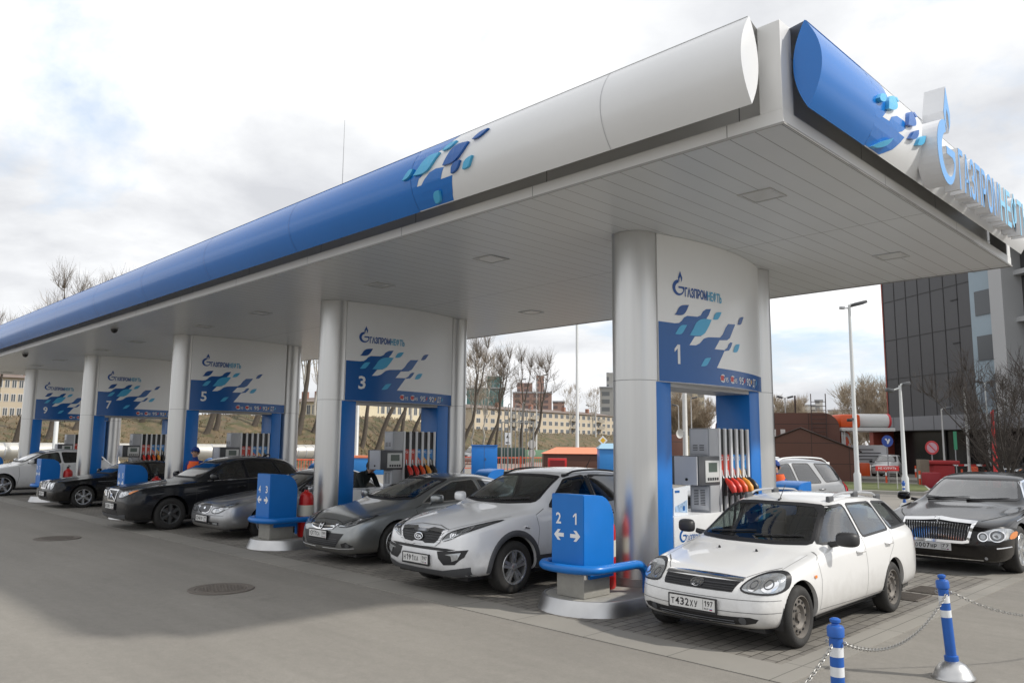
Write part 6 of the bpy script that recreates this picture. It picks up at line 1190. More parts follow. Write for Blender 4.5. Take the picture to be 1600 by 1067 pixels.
# ================================================================ slope and surroundings
def terrain():
    m = mat('dry_grass', (.135, .098, .055), .95, noise=.4, nscale=.6, bump=.9, bscale=5); nt = m.node_tree; N = nt.nodes; b = N['Principled BSDF']
    tc = N.new('ShaderNodeTexCoord'); n = N.new('ShaderNodeTexNoise'); n.inputs['Scale'].default_value = 1.3; n.inputs['Detail'].default_value = 8; nt.links.new(tc.outputs['Object'], n.inputs['Vector'])
    mx = N.new('ShaderNodeMix'); mx.data_type = 'RGBA'; r = N.new('ShaderNodeMapRange'); r.inputs[1].default_value = .42; r.inputs[2].default_value = .62; nt.links.new(n.outputs[0], r.inputs[0]); nt.links.new(r.outputs[0], mx.inputs['Factor'])
    nt.links.new(b.inputs['Base Color'].links[0].from_socket, mx.inputs['A']); mx.inputs['B'].default_value = (.072, .070, .03, 1); nt.links.new(mx.outputs['Result'], b.inputs['Base Color'])
    g = MB(); cols = [-400+i*25 for i in range(65)]; vs = []
    rd = random.Random(2)
    for px in cols:
        f, c, z = slope(px)
        for d, h in ((f-1, -.05), (f, .05), (f+3, z*.2), (f+6, z*.46), (f+9.5, z*.76), (c, z), (c+6, z+.1), (c+60, z+.2), (c+260, z+.3)): vs.append(at(px, d, h+(rd.gauss(0, .08) if h > .1 else 0)))
    g.mesh(vs, [(i*9+j, (i+1)*9+j, (i+1)*9+j+1, i*9+j+1) for i in range(64) for j in range(8)]); tag(g.build('embankment', m, None, 60), kind='structure')
    bl = MB(); vs = []; fs = []
    for _ in range(16000):
        px = rd.uniform(-60, 1000); f, c, z = slope(px); d = f+rd.random()**1.2*15; k = (d-f)/(c-f); zz = z*min(1, max(0, k*1.02-.02)); p = at(px, d, zz); h = rd.uniform(.10, .30); w = rd.uniform(.03, .07); a = rd.uniform(0, 6.28); u = Vector((math.cos(a)*w, math.sin(a)*w, 0)); i = len(vs)
        vs += [p-u, p+u, p+Vector((rd.gauss(0, .15), rd.gauss(0, .15), h))]; fs.append((i, i+1, i+2))
    bl.mesh(vs, fs); tag(bl.build('dry_grass_tufts', mat('straw', (.17, .125, .07), .95, noise=.5, nscale=.8), None, normals=False), kind='stuff')
    # grass verge with its kerb beside the road on the right
    a = [at(1180, 47), at(1440, 45), at(1452, 38.5), at(1440, 36.6), at(1180, 37.5)]
    g = MB(); g.prism([(p.x, p.y) for p in a], .0, .13, lambda x, y, z: (x, y, z)); tag(g.build('kerb', CONC), kind='structure')
    q = [at(1182, 46.6), at(1438, 44.6), at(1447, 38.8), at(1438, 37.1), at(1182, 37.9)]
    g = MB(); g.face([(p.x, p.y, .137) for p in q]); tag(g.build('grass_verge', mat('spring_grass', (.10, .12, .035), .95, noise=.4, nscale=2, bump=.6, bscale=30)), kind='structure')
    q = [at(1182, 57), at(1500, 54), at(1500, 50), at(1182, 51.5)]
    g = MB(); g.prism([(p.x, p.y) for p in q], 0, .14, lambda x, y, z: (x, y, z)); tag(g.build('pavement', KERB), kind='structure')
terrain()
def wallframe(p0, p1):                  # local frame along a facade: returns origin, direction, outward normal towards the camera
    p0, p1 = Vector((p0.x, p0.y, 0)), Vector((p1.x, p1.y, 0)); e = (p1-p0).normalized(); n = Vector((e.y, -e.x, 0)); 
    if n.dot(-p0) < 0: n = -n
    return p0, e, n, (p1-p0).length
def block(b, p0, e, n, x0, x1, z0, z1, d0, d1, mi=None):    # box on a facade: along x0..x1, from depth d0 (front) to d1 (back)
    q = lambda x, d, z: p0+e*x-n*d+Vector((0, 0, z))
    vs = [q(x, d, z) for x in (x0, x1) for d in (d0, d1) for z in (z0, z1)]; b.mesh(vs, [(0, 1, 3, 2), (4, 6, 7, 5), (0, 4, 5, 1), (2, 3, 7, 6), (0, 2, 6, 4), (1, 5, 7, 3)], mi)
PANE = mat('window_pane', (.09, .10, .11), .15); WFR = mat('window_white', (.55, .54, .52), .5)
def apartment(label, pa, da, pb, db, zb, zt, wall, floors, ncol, balc=(), skip=0, roofh=1.2):
    t = thing('apartment_block', label, 'building', (0, 0, 0)); p0, e, n, L = wallframe(at(pa, da), at(pb, db)); H = (zt-zb)
    b = MB(); block(b, p0, e, n, 0, L, zb, zt, 0, 12); b.build('wall', wall, t)
    b = MB(); q = lambda x, d, z: p0+e*x-n*d+Vector((0, 0, z)); b.mesh([q(-.4, -.5, zt), q(L+.4, -.5, zt), q(L+.4, 12.5, zt), q(-.4, 12.5, zt), q(3, 6, zt+roofh), q(L-3, 6, zt+roofh)], [(0, 1, 5, 4), (1, 2, 5), (2, 3, 4, 5), (3, 0, 4), (0, 3, 2, 1)]); b.build('roof', mat('sheet_roof', (.17, .13, .11), .7, noise=.15), t)
    fh = H/floors; w = L/ncol; k = 0
    for i in range(ncol):
        for f in range(skip, floors):
            if k >= 96: break
            k += 1; x = (i+.5)*w; z = zb+fh*f+fh*.30; ww, wh = min(.75, w*.27), fh*.5
            b = MB(); block(b, p0, e, n, x-ww-.1, x+ww+.1, z-.1, z+wh+.1, -.03, .1); o = b.build('window', WFR, t)
            b = MB(); block(b, p0, e, n, x-ww, x-.05, z, z+wh, -.06, .05); block(b, p0, e, n, x+.05, x+ww, z, z+wh, -.06, .05); b.build('pane', PANE, o)
    for i in balc:
        for f in range(max(1, skip), floors):
            x = (i+.5)*w; z = zb+fh*f; b = MB(); block(b, p0, e, n, x-1.6, x+1.6, z-.1, z+.08, -1.2, .0); block(b, p0, e, n, x-1.6, x+1.6, z+.08, z+1.05, -1.2, -1.12); b.build('balcony', mat('balcony_panel', (.30, .27, .22), .7), t)
    b = MB()
    for x in (L*.2, L*.42, L*.66, L*.85): block(b, p0, e, n, x, x+.9, zt+roofh*.4, zt+roofh+1.0, 4, 5)
    b.build('chimney', mat('chimney_brick', (.28, .14, .10), .8), t)
YEL = mat('ochre_plaster', (.50, .43, .33), .85, noise=.14, nscale=.15)
apartment('long ochre plaster apartment block with three rows of windows above the slope', 741, 205, 962, 262, 2.5, hz(745, 637, 205), YEL, 4, 24, (5, 8, 15, 20), 1)
apartment('ochre apartment block seen past the far column at the left picture edge', -60, 150, 42, 150, 3, hz(20, 590, 150), YEL, 4, 9, (), 0)
apartment('low pale yellow house seen through portal 3 above the slope', 545, 150, 668, 165, 3, hz(600, 625, 155), mat('pale_plaster', (.62, .55, .40), .85, noise=.1), 2, 14)
apartment('low pale house seen left of the column of portal 3', 425, 150, 520, 140, 3, hz(470, 628, 145), mat('pale_plaster'), 2, 11)
def grid_mat(name, wall, pane, dx, dz, fx=.55, fz=.55):
    if name in MATS: return MATS[name]
    m = mat(name, wall, .7, noise=.06, nscale=.1); nt = m.node_tree; N = nt.nodes; L = nt.links; b = N['Principled BSDF']; g = N.new('ShaderNodeNewGeometry'); sep = N.new('ShaderNodeSeparateXYZ'); L.new(g.outputs['Position'], sep.inputs[0])
    u = nmath(nt, 'ADD', nmath(nt, 'MULTIPLY', sep.outputs[0], .7), nmath(nt, 'MULTIPLY', sep.outputs[1], .7)); f1 = nmath(nt, 'LESS_THAN', nmath(nt, 'FRACT', nmath(nt, 'DIVIDE', u, dx)), fx); f2 = nmath(nt, 'LESS_THAN', nmath(nt, 'FRACT', nmath(nt, 'DIVIDE', sep.outputs[2], dz)), fz)
    mx = N.new('ShaderNodeMix'); mx.data_type = 'RGBA'; L.new(nmath(nt, 'MULTIPLY', f1, f2), mx.inputs['Factor']); L.new(b.inputs['Base Color'].links[0].from_socket, mx.inputs['A']); mx.inputs['B'].default_value = (*pane, 1); L.new(mx.outputs['Result'], b.inputs['Base Color']); return m
def tower(name, label, pa, pb, d, yt, m, steps=()):
    t = thing(name, label, 'building', (0, 0, 0)); p0, e, n, L = wallframe(at(pa, d), at(pb, d)); zt = hz((pa+pb)/2, yt, d)
    b = MB(); block(b, p0, e, n, 0, L, -1, zt, 0, 16); b.build('wall', m, t)
    b = MB(); block(b, p0, e, n, -.3, L+.3, zt, zt+.6, -.3, 16.3); b.build('roof', GREYP, t)
    for x0, x1, h in steps: b = MB(); block(b, p0, e, n, L*x0, L*x1, zt+.6, zt+.6+h, 2, 12); b.build('roof_storey', m, t)
tower('glass_tower', 'far greenish glass office building behind the leaning poplars', 728, 786, 340, 607, grid_mat('green_glass', (.16, .22, .22), (.07, .17, .17), 3, 3.2, .8, .75), ((.55, .95, 5),))
tower('brick_tower', 'far reddish brown apartment building behind the ochre block', 801, 862, 420, 614, grid_mat('far_brick', (.30, .19, .155), (.13, .10, .10), 5, 3), ((.1, .5, 5), (.6, .8, 9)))
tower('brick_tower', 'far low reddish building just right of the far brown apartment building', 864, 882, 420, 628, grid_mat('far_brick', (.3, .2, .16), (.13, .1, .1), 5, 3))
tower('grey_tower', 'far grey building close to the left side of the nearest column', 938, 972, 330, 606, grid_mat('far_grey', (.34, .34, .33), (.15, .16, .17), 6, 3.2), ((.3, .9, 6),))
tower('apartment_tower', 'far pale yellow apartment tower seen through portal 1', 1072, 1102, 320, 612, grid_mat('far_yellow', (.60, .54, .40), (.25, .25, .24), 4, 3), ())
tower('apartment_tower', 'far white apartment tower seen through portal 1, left one', 1036, 1064, 350, 606, grid_mat('far_white', (.58, .56, .52), (.27, .27, .27), 4, 3), ())
for i, (a, b_, d, y, l) in enumerate(((1188, 1208, 380, 632, 'left of the roof ladder'), (1244, 1276, 400, 634, 'behind the roof ladder'), (1276, 1288, 430, 626, 'tallest, right of the roof ladder'), (1296, 1330, 380, 642, 'right end'), (1384, 1400, 420, 640, 'beside the dark office block'))):
    tower('city_block', 'far pale city building over the brown building, '+l, a, b_, d, y, grid_mat('far_white', (.6, .6, .6), (.3, .3, .3), 4, 3))
def office():
    t = thing('office_building', 'large dark grey panel office block with pale ledge, at the right picture edge', 'building', (0, 0, 0)); p0, e, n, L = wallframe(at(1386, 66), at(1640, 55.5))
    dk = mat('dark_panels', (.066, .066, .071), .32, noise=.18, nscale=.12); ln = mat('panel_joint', (.042, .042, .044), .6); led = mat('grey_ledge', (.20, .205, .22), .45, noise=.08, nscale=.3)
    Lm = L*.62; zt = 16.2; z1, z0 = hz(1480, 650, 62), hz(1480, 672, 62)
    b = MB(); block(b, p0, e, n, 0, Lm, z1, zt, .3, 18); mass = b.build('panel_wall', dk, t)
    b = MB()
    for i in range(8): block(b, p0, e, n, Lm*i/7-.02, Lm*i/7+.02, z1, zt, .27, .31)
    for k in range(1, 5): block(b, p0, e, n, 0, Lm, z1+k*2.95-.025, z1+k*2.95+.025, .268, .31)
    b.build('panel_joints', ln, mass)
    b = MB(); block(b, p0, e, n, -.12, 0, z1, zt, .25, 18); b.build('red_edge', mat('red_trim', (.30, .07, .05), .5), t)
    for k in range(4): b = MB(); block(b, p0, e, n, Lm*.79, Lm*.86, z1+k*2.95+1.9, z1+k*2.95+1.97, .24, .3); b.build('vent_slot', BLACK, t)
    b = MB(); block(b, p0, e, n, -2.2, L+12, z0, z1, -.9, 6); lg = b.build('ledge', led, t)
    b = MB()
    for i in range(14): block(b, p0, e, n, -2+i*2.0, -1.97+i*2.0, z0+.02, z1-.02, -.915, -.89)
    b.build('ledge_joints', GREYD, lg)
    b = MB(); block(b, p0, e, n, -.9, L+12, 0, z0, 1.2, 18); b.build('ground_floor', mat('dark_glazing', (.022, .022, .024), .15, noise=.2, nscale=.4), t)
    for i in range(9): b = MB(); block(b, p0, e, n, 4.6+i*2.1, 4.7+i*2.1, 0, z0, 1.1, 1.25); b.build('mullion', BLACK, t)
    b = MB(); block(b, p0, e, n, -1.2, -.75, 0, z0, -.6, 1.2); b.build('corner_pillar', mat('red_trim', (.3, .07, .05)), t)
    gl = mat('pale_glazing', (.28, .36, .42), .12, noise=.1, nscale=.4); fr = mat('pale_frame', (.42, .43, .44), .5)
    b = MB(); block(b, p0, e, n, Lm, Lm+2.3, z1, zt-.6, .15, 16); gz = b.build('stair_glazing', gl, t)
    for k in range(4): b = MB(); block(b, p0, e, n, Lm+.45, Lm+2.0, z1+.5+k*2.95, z1+2.1+k*2.95, .08, .2); b.build('stair_window', PANE if k % 3 else mat('bright_pane', (.16, .2, .24), .1), gz)
    b = MB(); block(b, p0, e, n, Lm+2.3, Lm+3.3, z1, zt, -.5, 16); block(b, p0, e, n, Lm+2.3, L+12, zt-1.2, zt, -.55, 16); b.build('pale_frame', fr, t)
    b = MB(); block(b, p0, e, n, Lm+3.3, L+12, z1, zt-1.2, 1.0, 16); b.build('recessed_wall', dk, t)
    for k in range(1, 4): b = MB(); block(b, p0, e, n, Lm+3.3, L+12, z1+k*2.95-.3, z1+k*2.95, .4, 1.05); b.build('balcony_slab', fr, t)
    b = MB(); block(b, p0, e, n, L*.82, L*.98, z0-1.6, z0-.8, .9, 1.15); b.build('sign_panel', mat('dim_yellow_sign', (.22, .15, .03), .5), t)
office()
def brown_building():
    m = pattern_mat('brown_cassettes', (.105, .042, .028), (.035, .016, .012), .55, 1, axis_lines=(('X', 1.9, .035, .2), ('Z', 1.12, .035, .1)), noise=.08)
    t = thing('brown_building', 'low reddish brown panel building with rounded corner behind the light grey car', 'building'); p0, e, n, L = wallframe(at(1118, 49.5), at(1313, 49.5)); t.location = p0; t.rotation_euler = (0, 0, math.atan2(e.y, e.x)); H = hz(1250, 645, 49.5)
    r = .9; prof = [(0, 0)]+[(r-r*math.cos(R_(a)), H-r+r*math.sin(R_(a))) for a in range(0, 91, 15)]+[(L-r+r*math.sin(R_(a)), H-r+r*math.cos(R_(a))) for a in range(0, 91, 15)]+[(L, 0)]
    b = MB(); b.prism(prof, 0, 14, lambda x, z, y: (x, y, z)); b.build('wall', m, t, 40)
    gx = 3.1; b = MB(); b.prism([(gx, 0), (gx, 2.3), (gx+1.7, 2.95), (gx+4.5, 1.75), (gx+4.5, 0)], -3, -.02, lambda x, z, y: (x, y, z)); an = b.build('annex_wall', m, t)
    b = MB(); b.tube([(gx, -3.05, 2.32), (gx+1.7, -3.05, 2.98), (gx+4.75, -3.05, 1.68)], .05, 6); b.build('roof_edge', mat('dark_edge', (.03, .016, .013), .6), an)
    ld = mat('dark_steel', (.05, .03, .025), .6); b = MB()
    for x in (5.5, 6.3): b.cyl((x, -.25, 0), (x, -.25, H+1.1), .03, n=6)
    for k in range(18): b.cyl((5.5, -.25, .3+k*.25), (6.3, -.25, .3+k*.25), .018, n=5)
    b.build('roof_ladder', ld, t); b = MB(); b.cyl((4.7, 3, H-.2), (4.7, 3, H+1.2), .06, n=6); b.build('roof_mast', ld, t)
    for x in (3.25, 3.75): b = MB(); b.box((x, -2.4, 2.4), (x+.25, -2.1, 2.9)); b.build('flue', WFR, t)
brown_building()
def small(name, cat, label, px, d, w, h, dep, mats_, z=0., rz=None, extra=None, bev=.01):
    p = at(px, d, z); t = thing(name, label, cat, p, math.atan2(CR.y, CR.x) if rz is None else rz); b = MB(); b.box((-w/2, 0, 0), (w/2, dep, h), bev); o = b.build('casing', mats_, t, 30)
    if extra: extra(t, w, h, dep)
    return t
def doors(t, w, h, dep):
    b = MB(); b.box((-.008, -.006, .06), (.008, .002, h-.06)); b.build('door_gap', GREYD, t); b = MB(); b.box((.06, -.03, h*.5), (.1, -.002, h*.58)); b.build('handle', GREYD, t)
    b = MB(); b.box((-w/2-.04, -.05, h), (w/2+.04, dep+.05, h+.05)); b.build('roof_plate', BLUEL, t)
small('steel_cabinet', 'cabinet', 'blue double-door steel cabinet behind the grey coupe', 757, 50, 1.62, 1.83, .8, BLUEL, extra=doors)
def peak(t, w, h, dep):
    b = MB(); b.mesh([(-w/2-.1, -.1, h), (w/2+.1, -.1, h), (w/2+.1, dep+.1, h), (-w/2-.1, dep+.1, h), (-w/2+.2, dep/2, h+.32), (w/2-.2, dep/2, h+.32)], [(0, 1, 5, 4), (1, 2, 5), (2, 3, 4, 5), (3, 0, 4), (0, 3, 2, 1)]); b.build('roof', mat('pale_blue_roof', (.25, .42, .55), .4), t)
small('steel_cabinet', 'kiosk', 'blue kiosk with pale roof next to the brown container, beside the nearest column', 962, 47, 1.9, 1.72, 1.4, mat('sky_blue_paint', (.03, .22, .58), .4), extra=peak)
def orange_roof(t, w, h, dep):
    b = MB(); b.mesh([(-w/2-.1, -.15, h), (w/2+.1, -.15, h), (w/2+.1, dep+.1, h), (-w/2-.1, dep+.1, h), (-w/2+.9, dep*.55, h+.42), (w/2-.3, dep*.55, h+.42)], [(0, 1, 5, 4), (1, 2, 5), (2, 3, 4, 5), (3, 0, 4), (0, 3, 2, 1)]); b.build('roof', mat('salmon_roof', (.72, .22, .11), .5), t)
small('storage_container', 'container', 'low brown container with salmon orange roof behind the white sport utility car', 897, 52, 4.0, 1.35, 2.4, mat('brown_steel', (.095, .04, .026), .55, noise=.08), extra=orange_roof)
def hatch_front(t, w, h, dep): b = MB(); b.box((-w/2+.12, -.02, .12), (w/2-.12, .0, h-.12)); b.build('recess', mat('dark_red', (.16, .008, .01), .4), t)
small('fire_box', 'fire box', 'red fire equipment box in front of the brown container', 871, 49, 1.15, .78, .5, RED, .32, extra=hatch_front)
small('blue_bin', 'bin', 'small blue bin left of the blue steel cabinet', 718, 49, .40, .62, .4, BLUEL)
small('blue_barrier', 'barrier', 'blue barrier wall with orange top rail seen through portal 3', 588, 50, 3.2, 1.0, .5, mat('sky_blue_paint'), extra=lambda t, w, h, dep: [b.build('top_rail', mat('salmon_roof'), t) for b in [MB()] if not b.box((-w/2, -.05, h+.003), (w/2, dep+.05, h+.16), .02)])
small('green_fence', 'fence', 'pale green board fence at the foot of the slope behind the vent pipes', 820, 88, 11, 1.35, .1, mat('green_boards', (.20, .34, .22), .7, noise=.1))
small('dark_container', 'container', 'dark green container standing before the green fence', 795, 80, 3.3, 1.6, 2, mat('dark_green_paint', (.02, .05, .045), .5))
# heating pipe along the foot of the slope
def heat_pipe():
    P = [at(px, lerp_tab(FOOT, px)-5, 1.28) for px in (-250, -100, 30, 180, 330, 460, 520)]; t = thing('heating_pipe', 'thick silver insulated heating pipe on low supports along the slope', 'pipe'); b = MB(); b.tube(P, .5, 20); pp = b.build('insulation', mat('aluminium_foil_cladding', (.62, .60, .55), .38, .8, noise=.1, nscale=1.5), t, 60)
    for i in range(len(P)-1):
        for k in range(5): q = P[i].lerp(P[i+1], k/5); u = (P[i+1]-P[i]).normalized()*.03; b = MB(); b.tube([q-u, q+u], .512, 20); b.build('band', GREYP, pp, 60)
        q = P[i].lerp(P[i+1], .5); b = MB(); b.box((q.x-.25, q.y-.25, 0), (q.x+.25, q.y+.25, .8)); b.build('support', CONC, t)
heat_pipe()
def fence(label, px0, d0, px1, d1, m, h=1.0, step=.16, posts=2.0):
    t = thing('safety_fence', label, 'fence'); a, c = at(px0, d0), at(px1, d1); L = (c-a).length; e = (c-a).normalized(); b = MB()
    for z in (.12, h-.05): b.tube([a+Vector((0, 0, z)), c+Vector((0, 0, z))], .03, 5)
    for i in range(int(L/step)): q = a+e*i*step; b.cyl((q.x, q.y, .1), (q.x, q.y, h), .016, n=4)
    b.build('rails', m, t)
    for i in range(int(L/posts)+1): q = a+e*min(L, i*posts); b = MB(); b.cyl((q.x, q.y, 0), (q.x, q.y, h+.06), .04, n=6); b.build('post', m, t)
OR2 = mat('orange_plastic', (.75, .10, .035), .5)
fence('orange red safety fence between the blue steel cabinet and the brown container', 776, 58, 856, 60, OR2); fence('orange red safety fence left of the blue steel cabinet', 712, 60, 742, 60, OR2); fence('orange red safety fence below the silver pipe, between portals 5 and 3', 445, 47, 505, 47, OR2)
def vents():
    t = thing('vent_pipes', 'rack of thin grey tank vent pipes with bent tops, behind the grey coupe', 'vent pipes', at(808, 50), math.atan2(CR.y, CR.x)); g = mat('galvanised', (.30, .30, .29), .5, .5)
    for x in (-.98, 1.03): b = MB(); b.cyl((x, 0, 0), (x, 0, 3.35), .05, n=8); b.build('post', g, t, 60)
    b = MB(); b.tube([(-.98, 0, 3.33), (1.03, 0, 3.33)], .035, 6); b.build('cross_bar', g, t, 60)
    for i, h in enumerate((4.2, 4.4, 3.9, 4.4, 4.1, 4.5, 4.0, 4.2)):
        x = -.8+i*.23; b = MB(); b.tube([(x, .1, 0), (x, .1, h), (x+.05, .1, h+.1), (x+.12, .1, h+.05)], .035, 6); b.build('pipe', g, t, 60)
vents()
def lamp_post(label, px, d, h, r, arms, m=None, head=(.5, .22), z=0.):
    m = m or mat('lamp_pole', (.46, .46, .45), .5, .3, noise=.1); t = thing('lamp_post', label, 'lamp post', at(px, d, z), math.atan2(CR.y, CR.x), 'lamp posts'); b = MB(); b.lathe([(r*1.5, 0), (r*1.5, .8), (r, .9), (r*.6, h)], 12); b.build('pole', m, t, 40)
    for dx, up in arms:
        b = MB(); b.tube([(0, 0, h-.1), (dx*.4, 0, h+up*.7), (dx, 0, h+up)], [r*.5, r*.4, r*.3], 8); b.build('arm', m, t, 60)
        b = MB(); s = 1 if dx > 0 else -1; b.box((dx-head[0]*.1 if s > 0 else dx-head[0], -head[1]/2, h+up-.06), (dx+head[0] if s > 0 else dx+head[0]*.1, head[1]/2, h+up+.07), .03, Matrix.Rotation(-.25*s, 3, 'Y')); b.build('lamp_head', GREYD, t, 40)
    return t
t = lamp_post('tall white lamp post between the orange portal and the brown building', 1337, 36.8, 8.1, .10, [(.16, .05)], mat('pale_pole', (.58, .60, .60), .5), (.55, .5))
b = MB(); b.tube([(0, 0, 7.95), (-.3, 0, 7.95)], .03, 6); b.box((-.42, -.08, 7.9), (-.2, .08, 8.03), .02); b.build('small_lamp', GREYP, t, 40)
b = MB(); b.tube([(0, 0, 3.15), (-.22, -.05, 3.1)], .05, 6); b.box((-.34, -.12, 3.02), (-.14, .02, 3.14), .02); b.build('camera', BLACK, t, 60)
lamp_post('tall white lamp post rising behind the white sport utility car', 902, 58, 15.5, .13, [(.8, .3)], mat('pale_pole'))
lamp_post('grey lamp post with flared foot seen through portal 3', 557, 58, 11, .16, [(1.0, .4)]); lamp_post('white post seen through portal 9', 86, 52, 8, .13, [(.8, .3)], mat('pale_pole')); lamp_post('cream post seen through portal 7', 183, 48, 8, .15, [(.8, .3)], mat('cream_pole', (.55, .50, .42), .6))
lamp_post('street lamp with arm to the right among the poplars', 798, 95, 9.2, .12, [(1.3, .6)]); lamp_post('street lamp with arm to the right, right of the poplars', 838, 100, 10, .12, [(1.0, .8)]); lamp_post('street lamp with arm to the left in front of the ochre block', 931, 120, 7.6, .12, [(-1.0, .3)])
lamp_post('thin street lamp standing behind the brown annex', 1229, 56, 5.2, .06, [(.2, .05), (-.2, .05)], None, (.35, .2)); lamp_post('twin steel pole with cameras right of the orange portal', 1411, 33.5, 4.3, .085, [(.12, .05), (-.3, -.2)], mat('pale_pole'), (.25, .25))
lamp_post('thin lamp standing in front of the office ledge, left of the round sign', 1474, 50, 4.1, .06, [(.2, .05)], None, (.4, .25)); lamp_post('tall grey lamp pole in front of the office entrance', 1512, 44, 4.9, .07, [(-.1, .05)], None, (.2, .2)); lamp_post('thin lamp with white head right of the tall grey pole', 1545, 46, 5.2, .045, [(.15, .05), (-.15, .05)], mat('pale_pole'), (.3, .2)); lamp_post('red lamp post among the dark shrub trees', 1553, 42, 3.6, .10, [(.1, .05)], RED, (.15, .15)); lamp_post('thin lamp with white head in front of the pale office frame', 1564, 45, 4.0, .045, [(.1, .05)], mat('pale_pole'), (.25, .2))
lamp_post('thin lamp seen through portal 1 over the pump, left one', 1061, 70, 5.4, .06, [(-.2, .05)], None, (.4, .2)); lamp_post('thin lamp seen through portal 1 over the pump, right one', 1081, 66, 5.8, .06, [(.1, .05)], None, (.4, .3)); lamp_post('thick grey pole seen through portal 1 behind the pump', 1071, 40, 9, .14, [(.6, .2)])
def dish():
    t = thing('satellite_dish', 'white round dish on a pole seen through portal 1, left of the pump', 'dish', at(1062, 38.5), math.atan2(CR.y, CR.x)); b = MB(); b.cyl((.25, .1, 0), (.25, .1, 2.6), .04, n=8); b.build('pole', GREYP, t, 60)
    b = MB(); b.lathe([(0, 0), (.12, -.02), (.22, -.07)], 24, lambda x, y, z: (x*.8, z-.02, y+2.5), None, False); b.build('reflector', WFR, t, 60); b = MB(); b.tube([(.25, .1, 2.5), (0, 0, 2.5)], .025, 6); b.build('bracket', GREYP, t, 60)
dish()
small('brown_shed', 'shed', 'brown panel shed seen through portal 1 behind the dish', 1058, 44, .95, 2.55, 2, MATS['brown_cassettes'])
def road_sign(label, px, d, z, kind, r=.3):
    t = thing('road_sign', label, 'road sign', at(px, d), math.atan2(CR.y, CR.x)); b = MB(); b.cyl((0, 0, 0), (0, 0, z+r), .03, n=8); b.build('post', GREYP, t, 60); mp = lambda a, b_, o: (a, -.035-o, z+b_)
    disc = arc_pts(0, 0, r, 0, 350, 28)
    if kind == 'diamond': pl = decal('plate', [[(0, -r), (r, 0), (0, r), (-r, 0)]], mp, LETW, t, 0, 0, .01); decal('face', [[(0, -r*.6), (r*.6, 0), (0, r*.6), (-r*.6, 0)]], mp, mat('sign_yellow', (.75, .45, .03), .5), pl, .012, 0); pl = decal('plate', [arc_pts(0, -r*1.7, r*.7, 0, 350, 20)], mp, FILMB, t, 0, 0, .01)
    elif kind == 'blue': pl = decal('plate', [disc], mp, mat('sign_blue', (.04, .09, .38), .5), t, 0, 0, .01); decal('arrow', [[(-.15, .12), (-.05, .15), (.0, .02), (.1, .15), (.16, .08), (.05, -.15), (-.02, -.16), (-.04, 0)]], mp, LETW, pl, .012, 0)
    elif kind == 'nostop': pl = decal('plate', [disc], mp, mat('sign_red', (.60, .06, .07), .5), t, 0, 0, .01); decal('face', [arc_pts(0, 0, r*.74, 0, 350, 28)], mp, mat('sign_pink', (.62, .42, .50), .5), pl, .012, 0); decal('bar', [[(-.2, .16), (-.15, .2), (.2, -.16), (.15, -.2)]], mp, mat('sign_red'), pl, .014, 0)
    elif kind == 'white': decal('plate', [arc_pts(0, 0, r, 0, 350, 24)], mp, WFR, t, 0, 0, .012); decal('plate', [arc_pts(0, -2.1*r, r*.9, 0, 350, 24)], mp, WFR, t, 0, 0, .012)
    elif kind == 'board': pl = decal('plate', [[(-r*.8, -r*1.5), (r*.8, -r*1.5), (r*.8, r*1.5), (-r*.8, r*1.5)]], mp, LETW, t, 0, 0, .012); decal('pictogram', [[(-.1, .05), (.0, .25), (.12, .05)], [(-.12, -.3), (.12, -.3), (.12, -.22), (-.12, -.22)]], mp, BLACK, pl, .014, 0)
    else: decal('plate', [[(-.09, -.5), (.09, -.5), (.09, .5), (-.09, .5)]], mp, mat('sign_green', (.05, .30, .16), .5), t, 0, 0, .02)
road_sign('yellow diamond priority sign with blue disc, above the blue kiosk', 942, 70, 2.35, 'diamond', .42); road_sign('round blue sign with white arrow beside the orange portal', 1386, 50, 2.3, 'blue', .33); road_sign('round red and pink no stopping sign in front of the office', 1455, 47, 1.95, 'nostop', .36)
road_sign('round white sign seen from behind, right of the vent pipes', 831, 52, 1.95, 'white', .28); road_sign('small white notice board among the vent pipes', 793, 52, 2.3, 'board', .26); road_sign('narrow green sign on a thin post in front of the office entrance', 1492, 50, 2.35, 'green')
def no_smoking():
    t = thing('notice_board', 'low red notice with white letters on two thin white posts on the verge', 'notice', at(1384, 38.6, .13), math.atan2(CR.y, CR.x)); 
    for x in (-.42, .42): b = MB(); b.cyl((x, .02, 0), (x, .02, 1.0), .022, n=6); b.build('post', WFR, t, 60)
    b = MB(); b.box((-.52, -.02, .78), (.52, .0, 1.0), .005); o = b.build('plate', mat('notice_red', (.55, .03, .03), .5), t); decal('lettering', [text2d('НЕ КУРИТЬ', -.40, .85, .10, .80, .01)], lambda a, b_, off: (a, -.02-off, b_), LETW, o, .004, 0)
no_smoking()
def banner():
    t = thing('banner_stand', 'white notice banner with lines of small writing behind the small white car', 'banner', at(1357, 60), math.atan2(CR.y, CR.x))
    for x in (-1.2, 1.2): b = MB(); b.cyl((x, 0, 0), (x, 0, 2.1), .04, n=6); b.build('post', GREYP, t, 60)
    b = MB(); b.box((-1.2, -.03, .75), (1.2, .03, 2.1)); o = b.build('sheet', mat('banner_white', (.55, .56, .58), .6), t)
    decal('writing', [[(-.9, z), (w, z), (w, z+.07), (-.9, z+.07)] for z, w in ((1.75, .3), (1.52, .8), (1.3, .75), (1.08, .2))], lambda a, b_, off: (a, -.03-off, b_), GREYD, o, .005, 0)
banner()
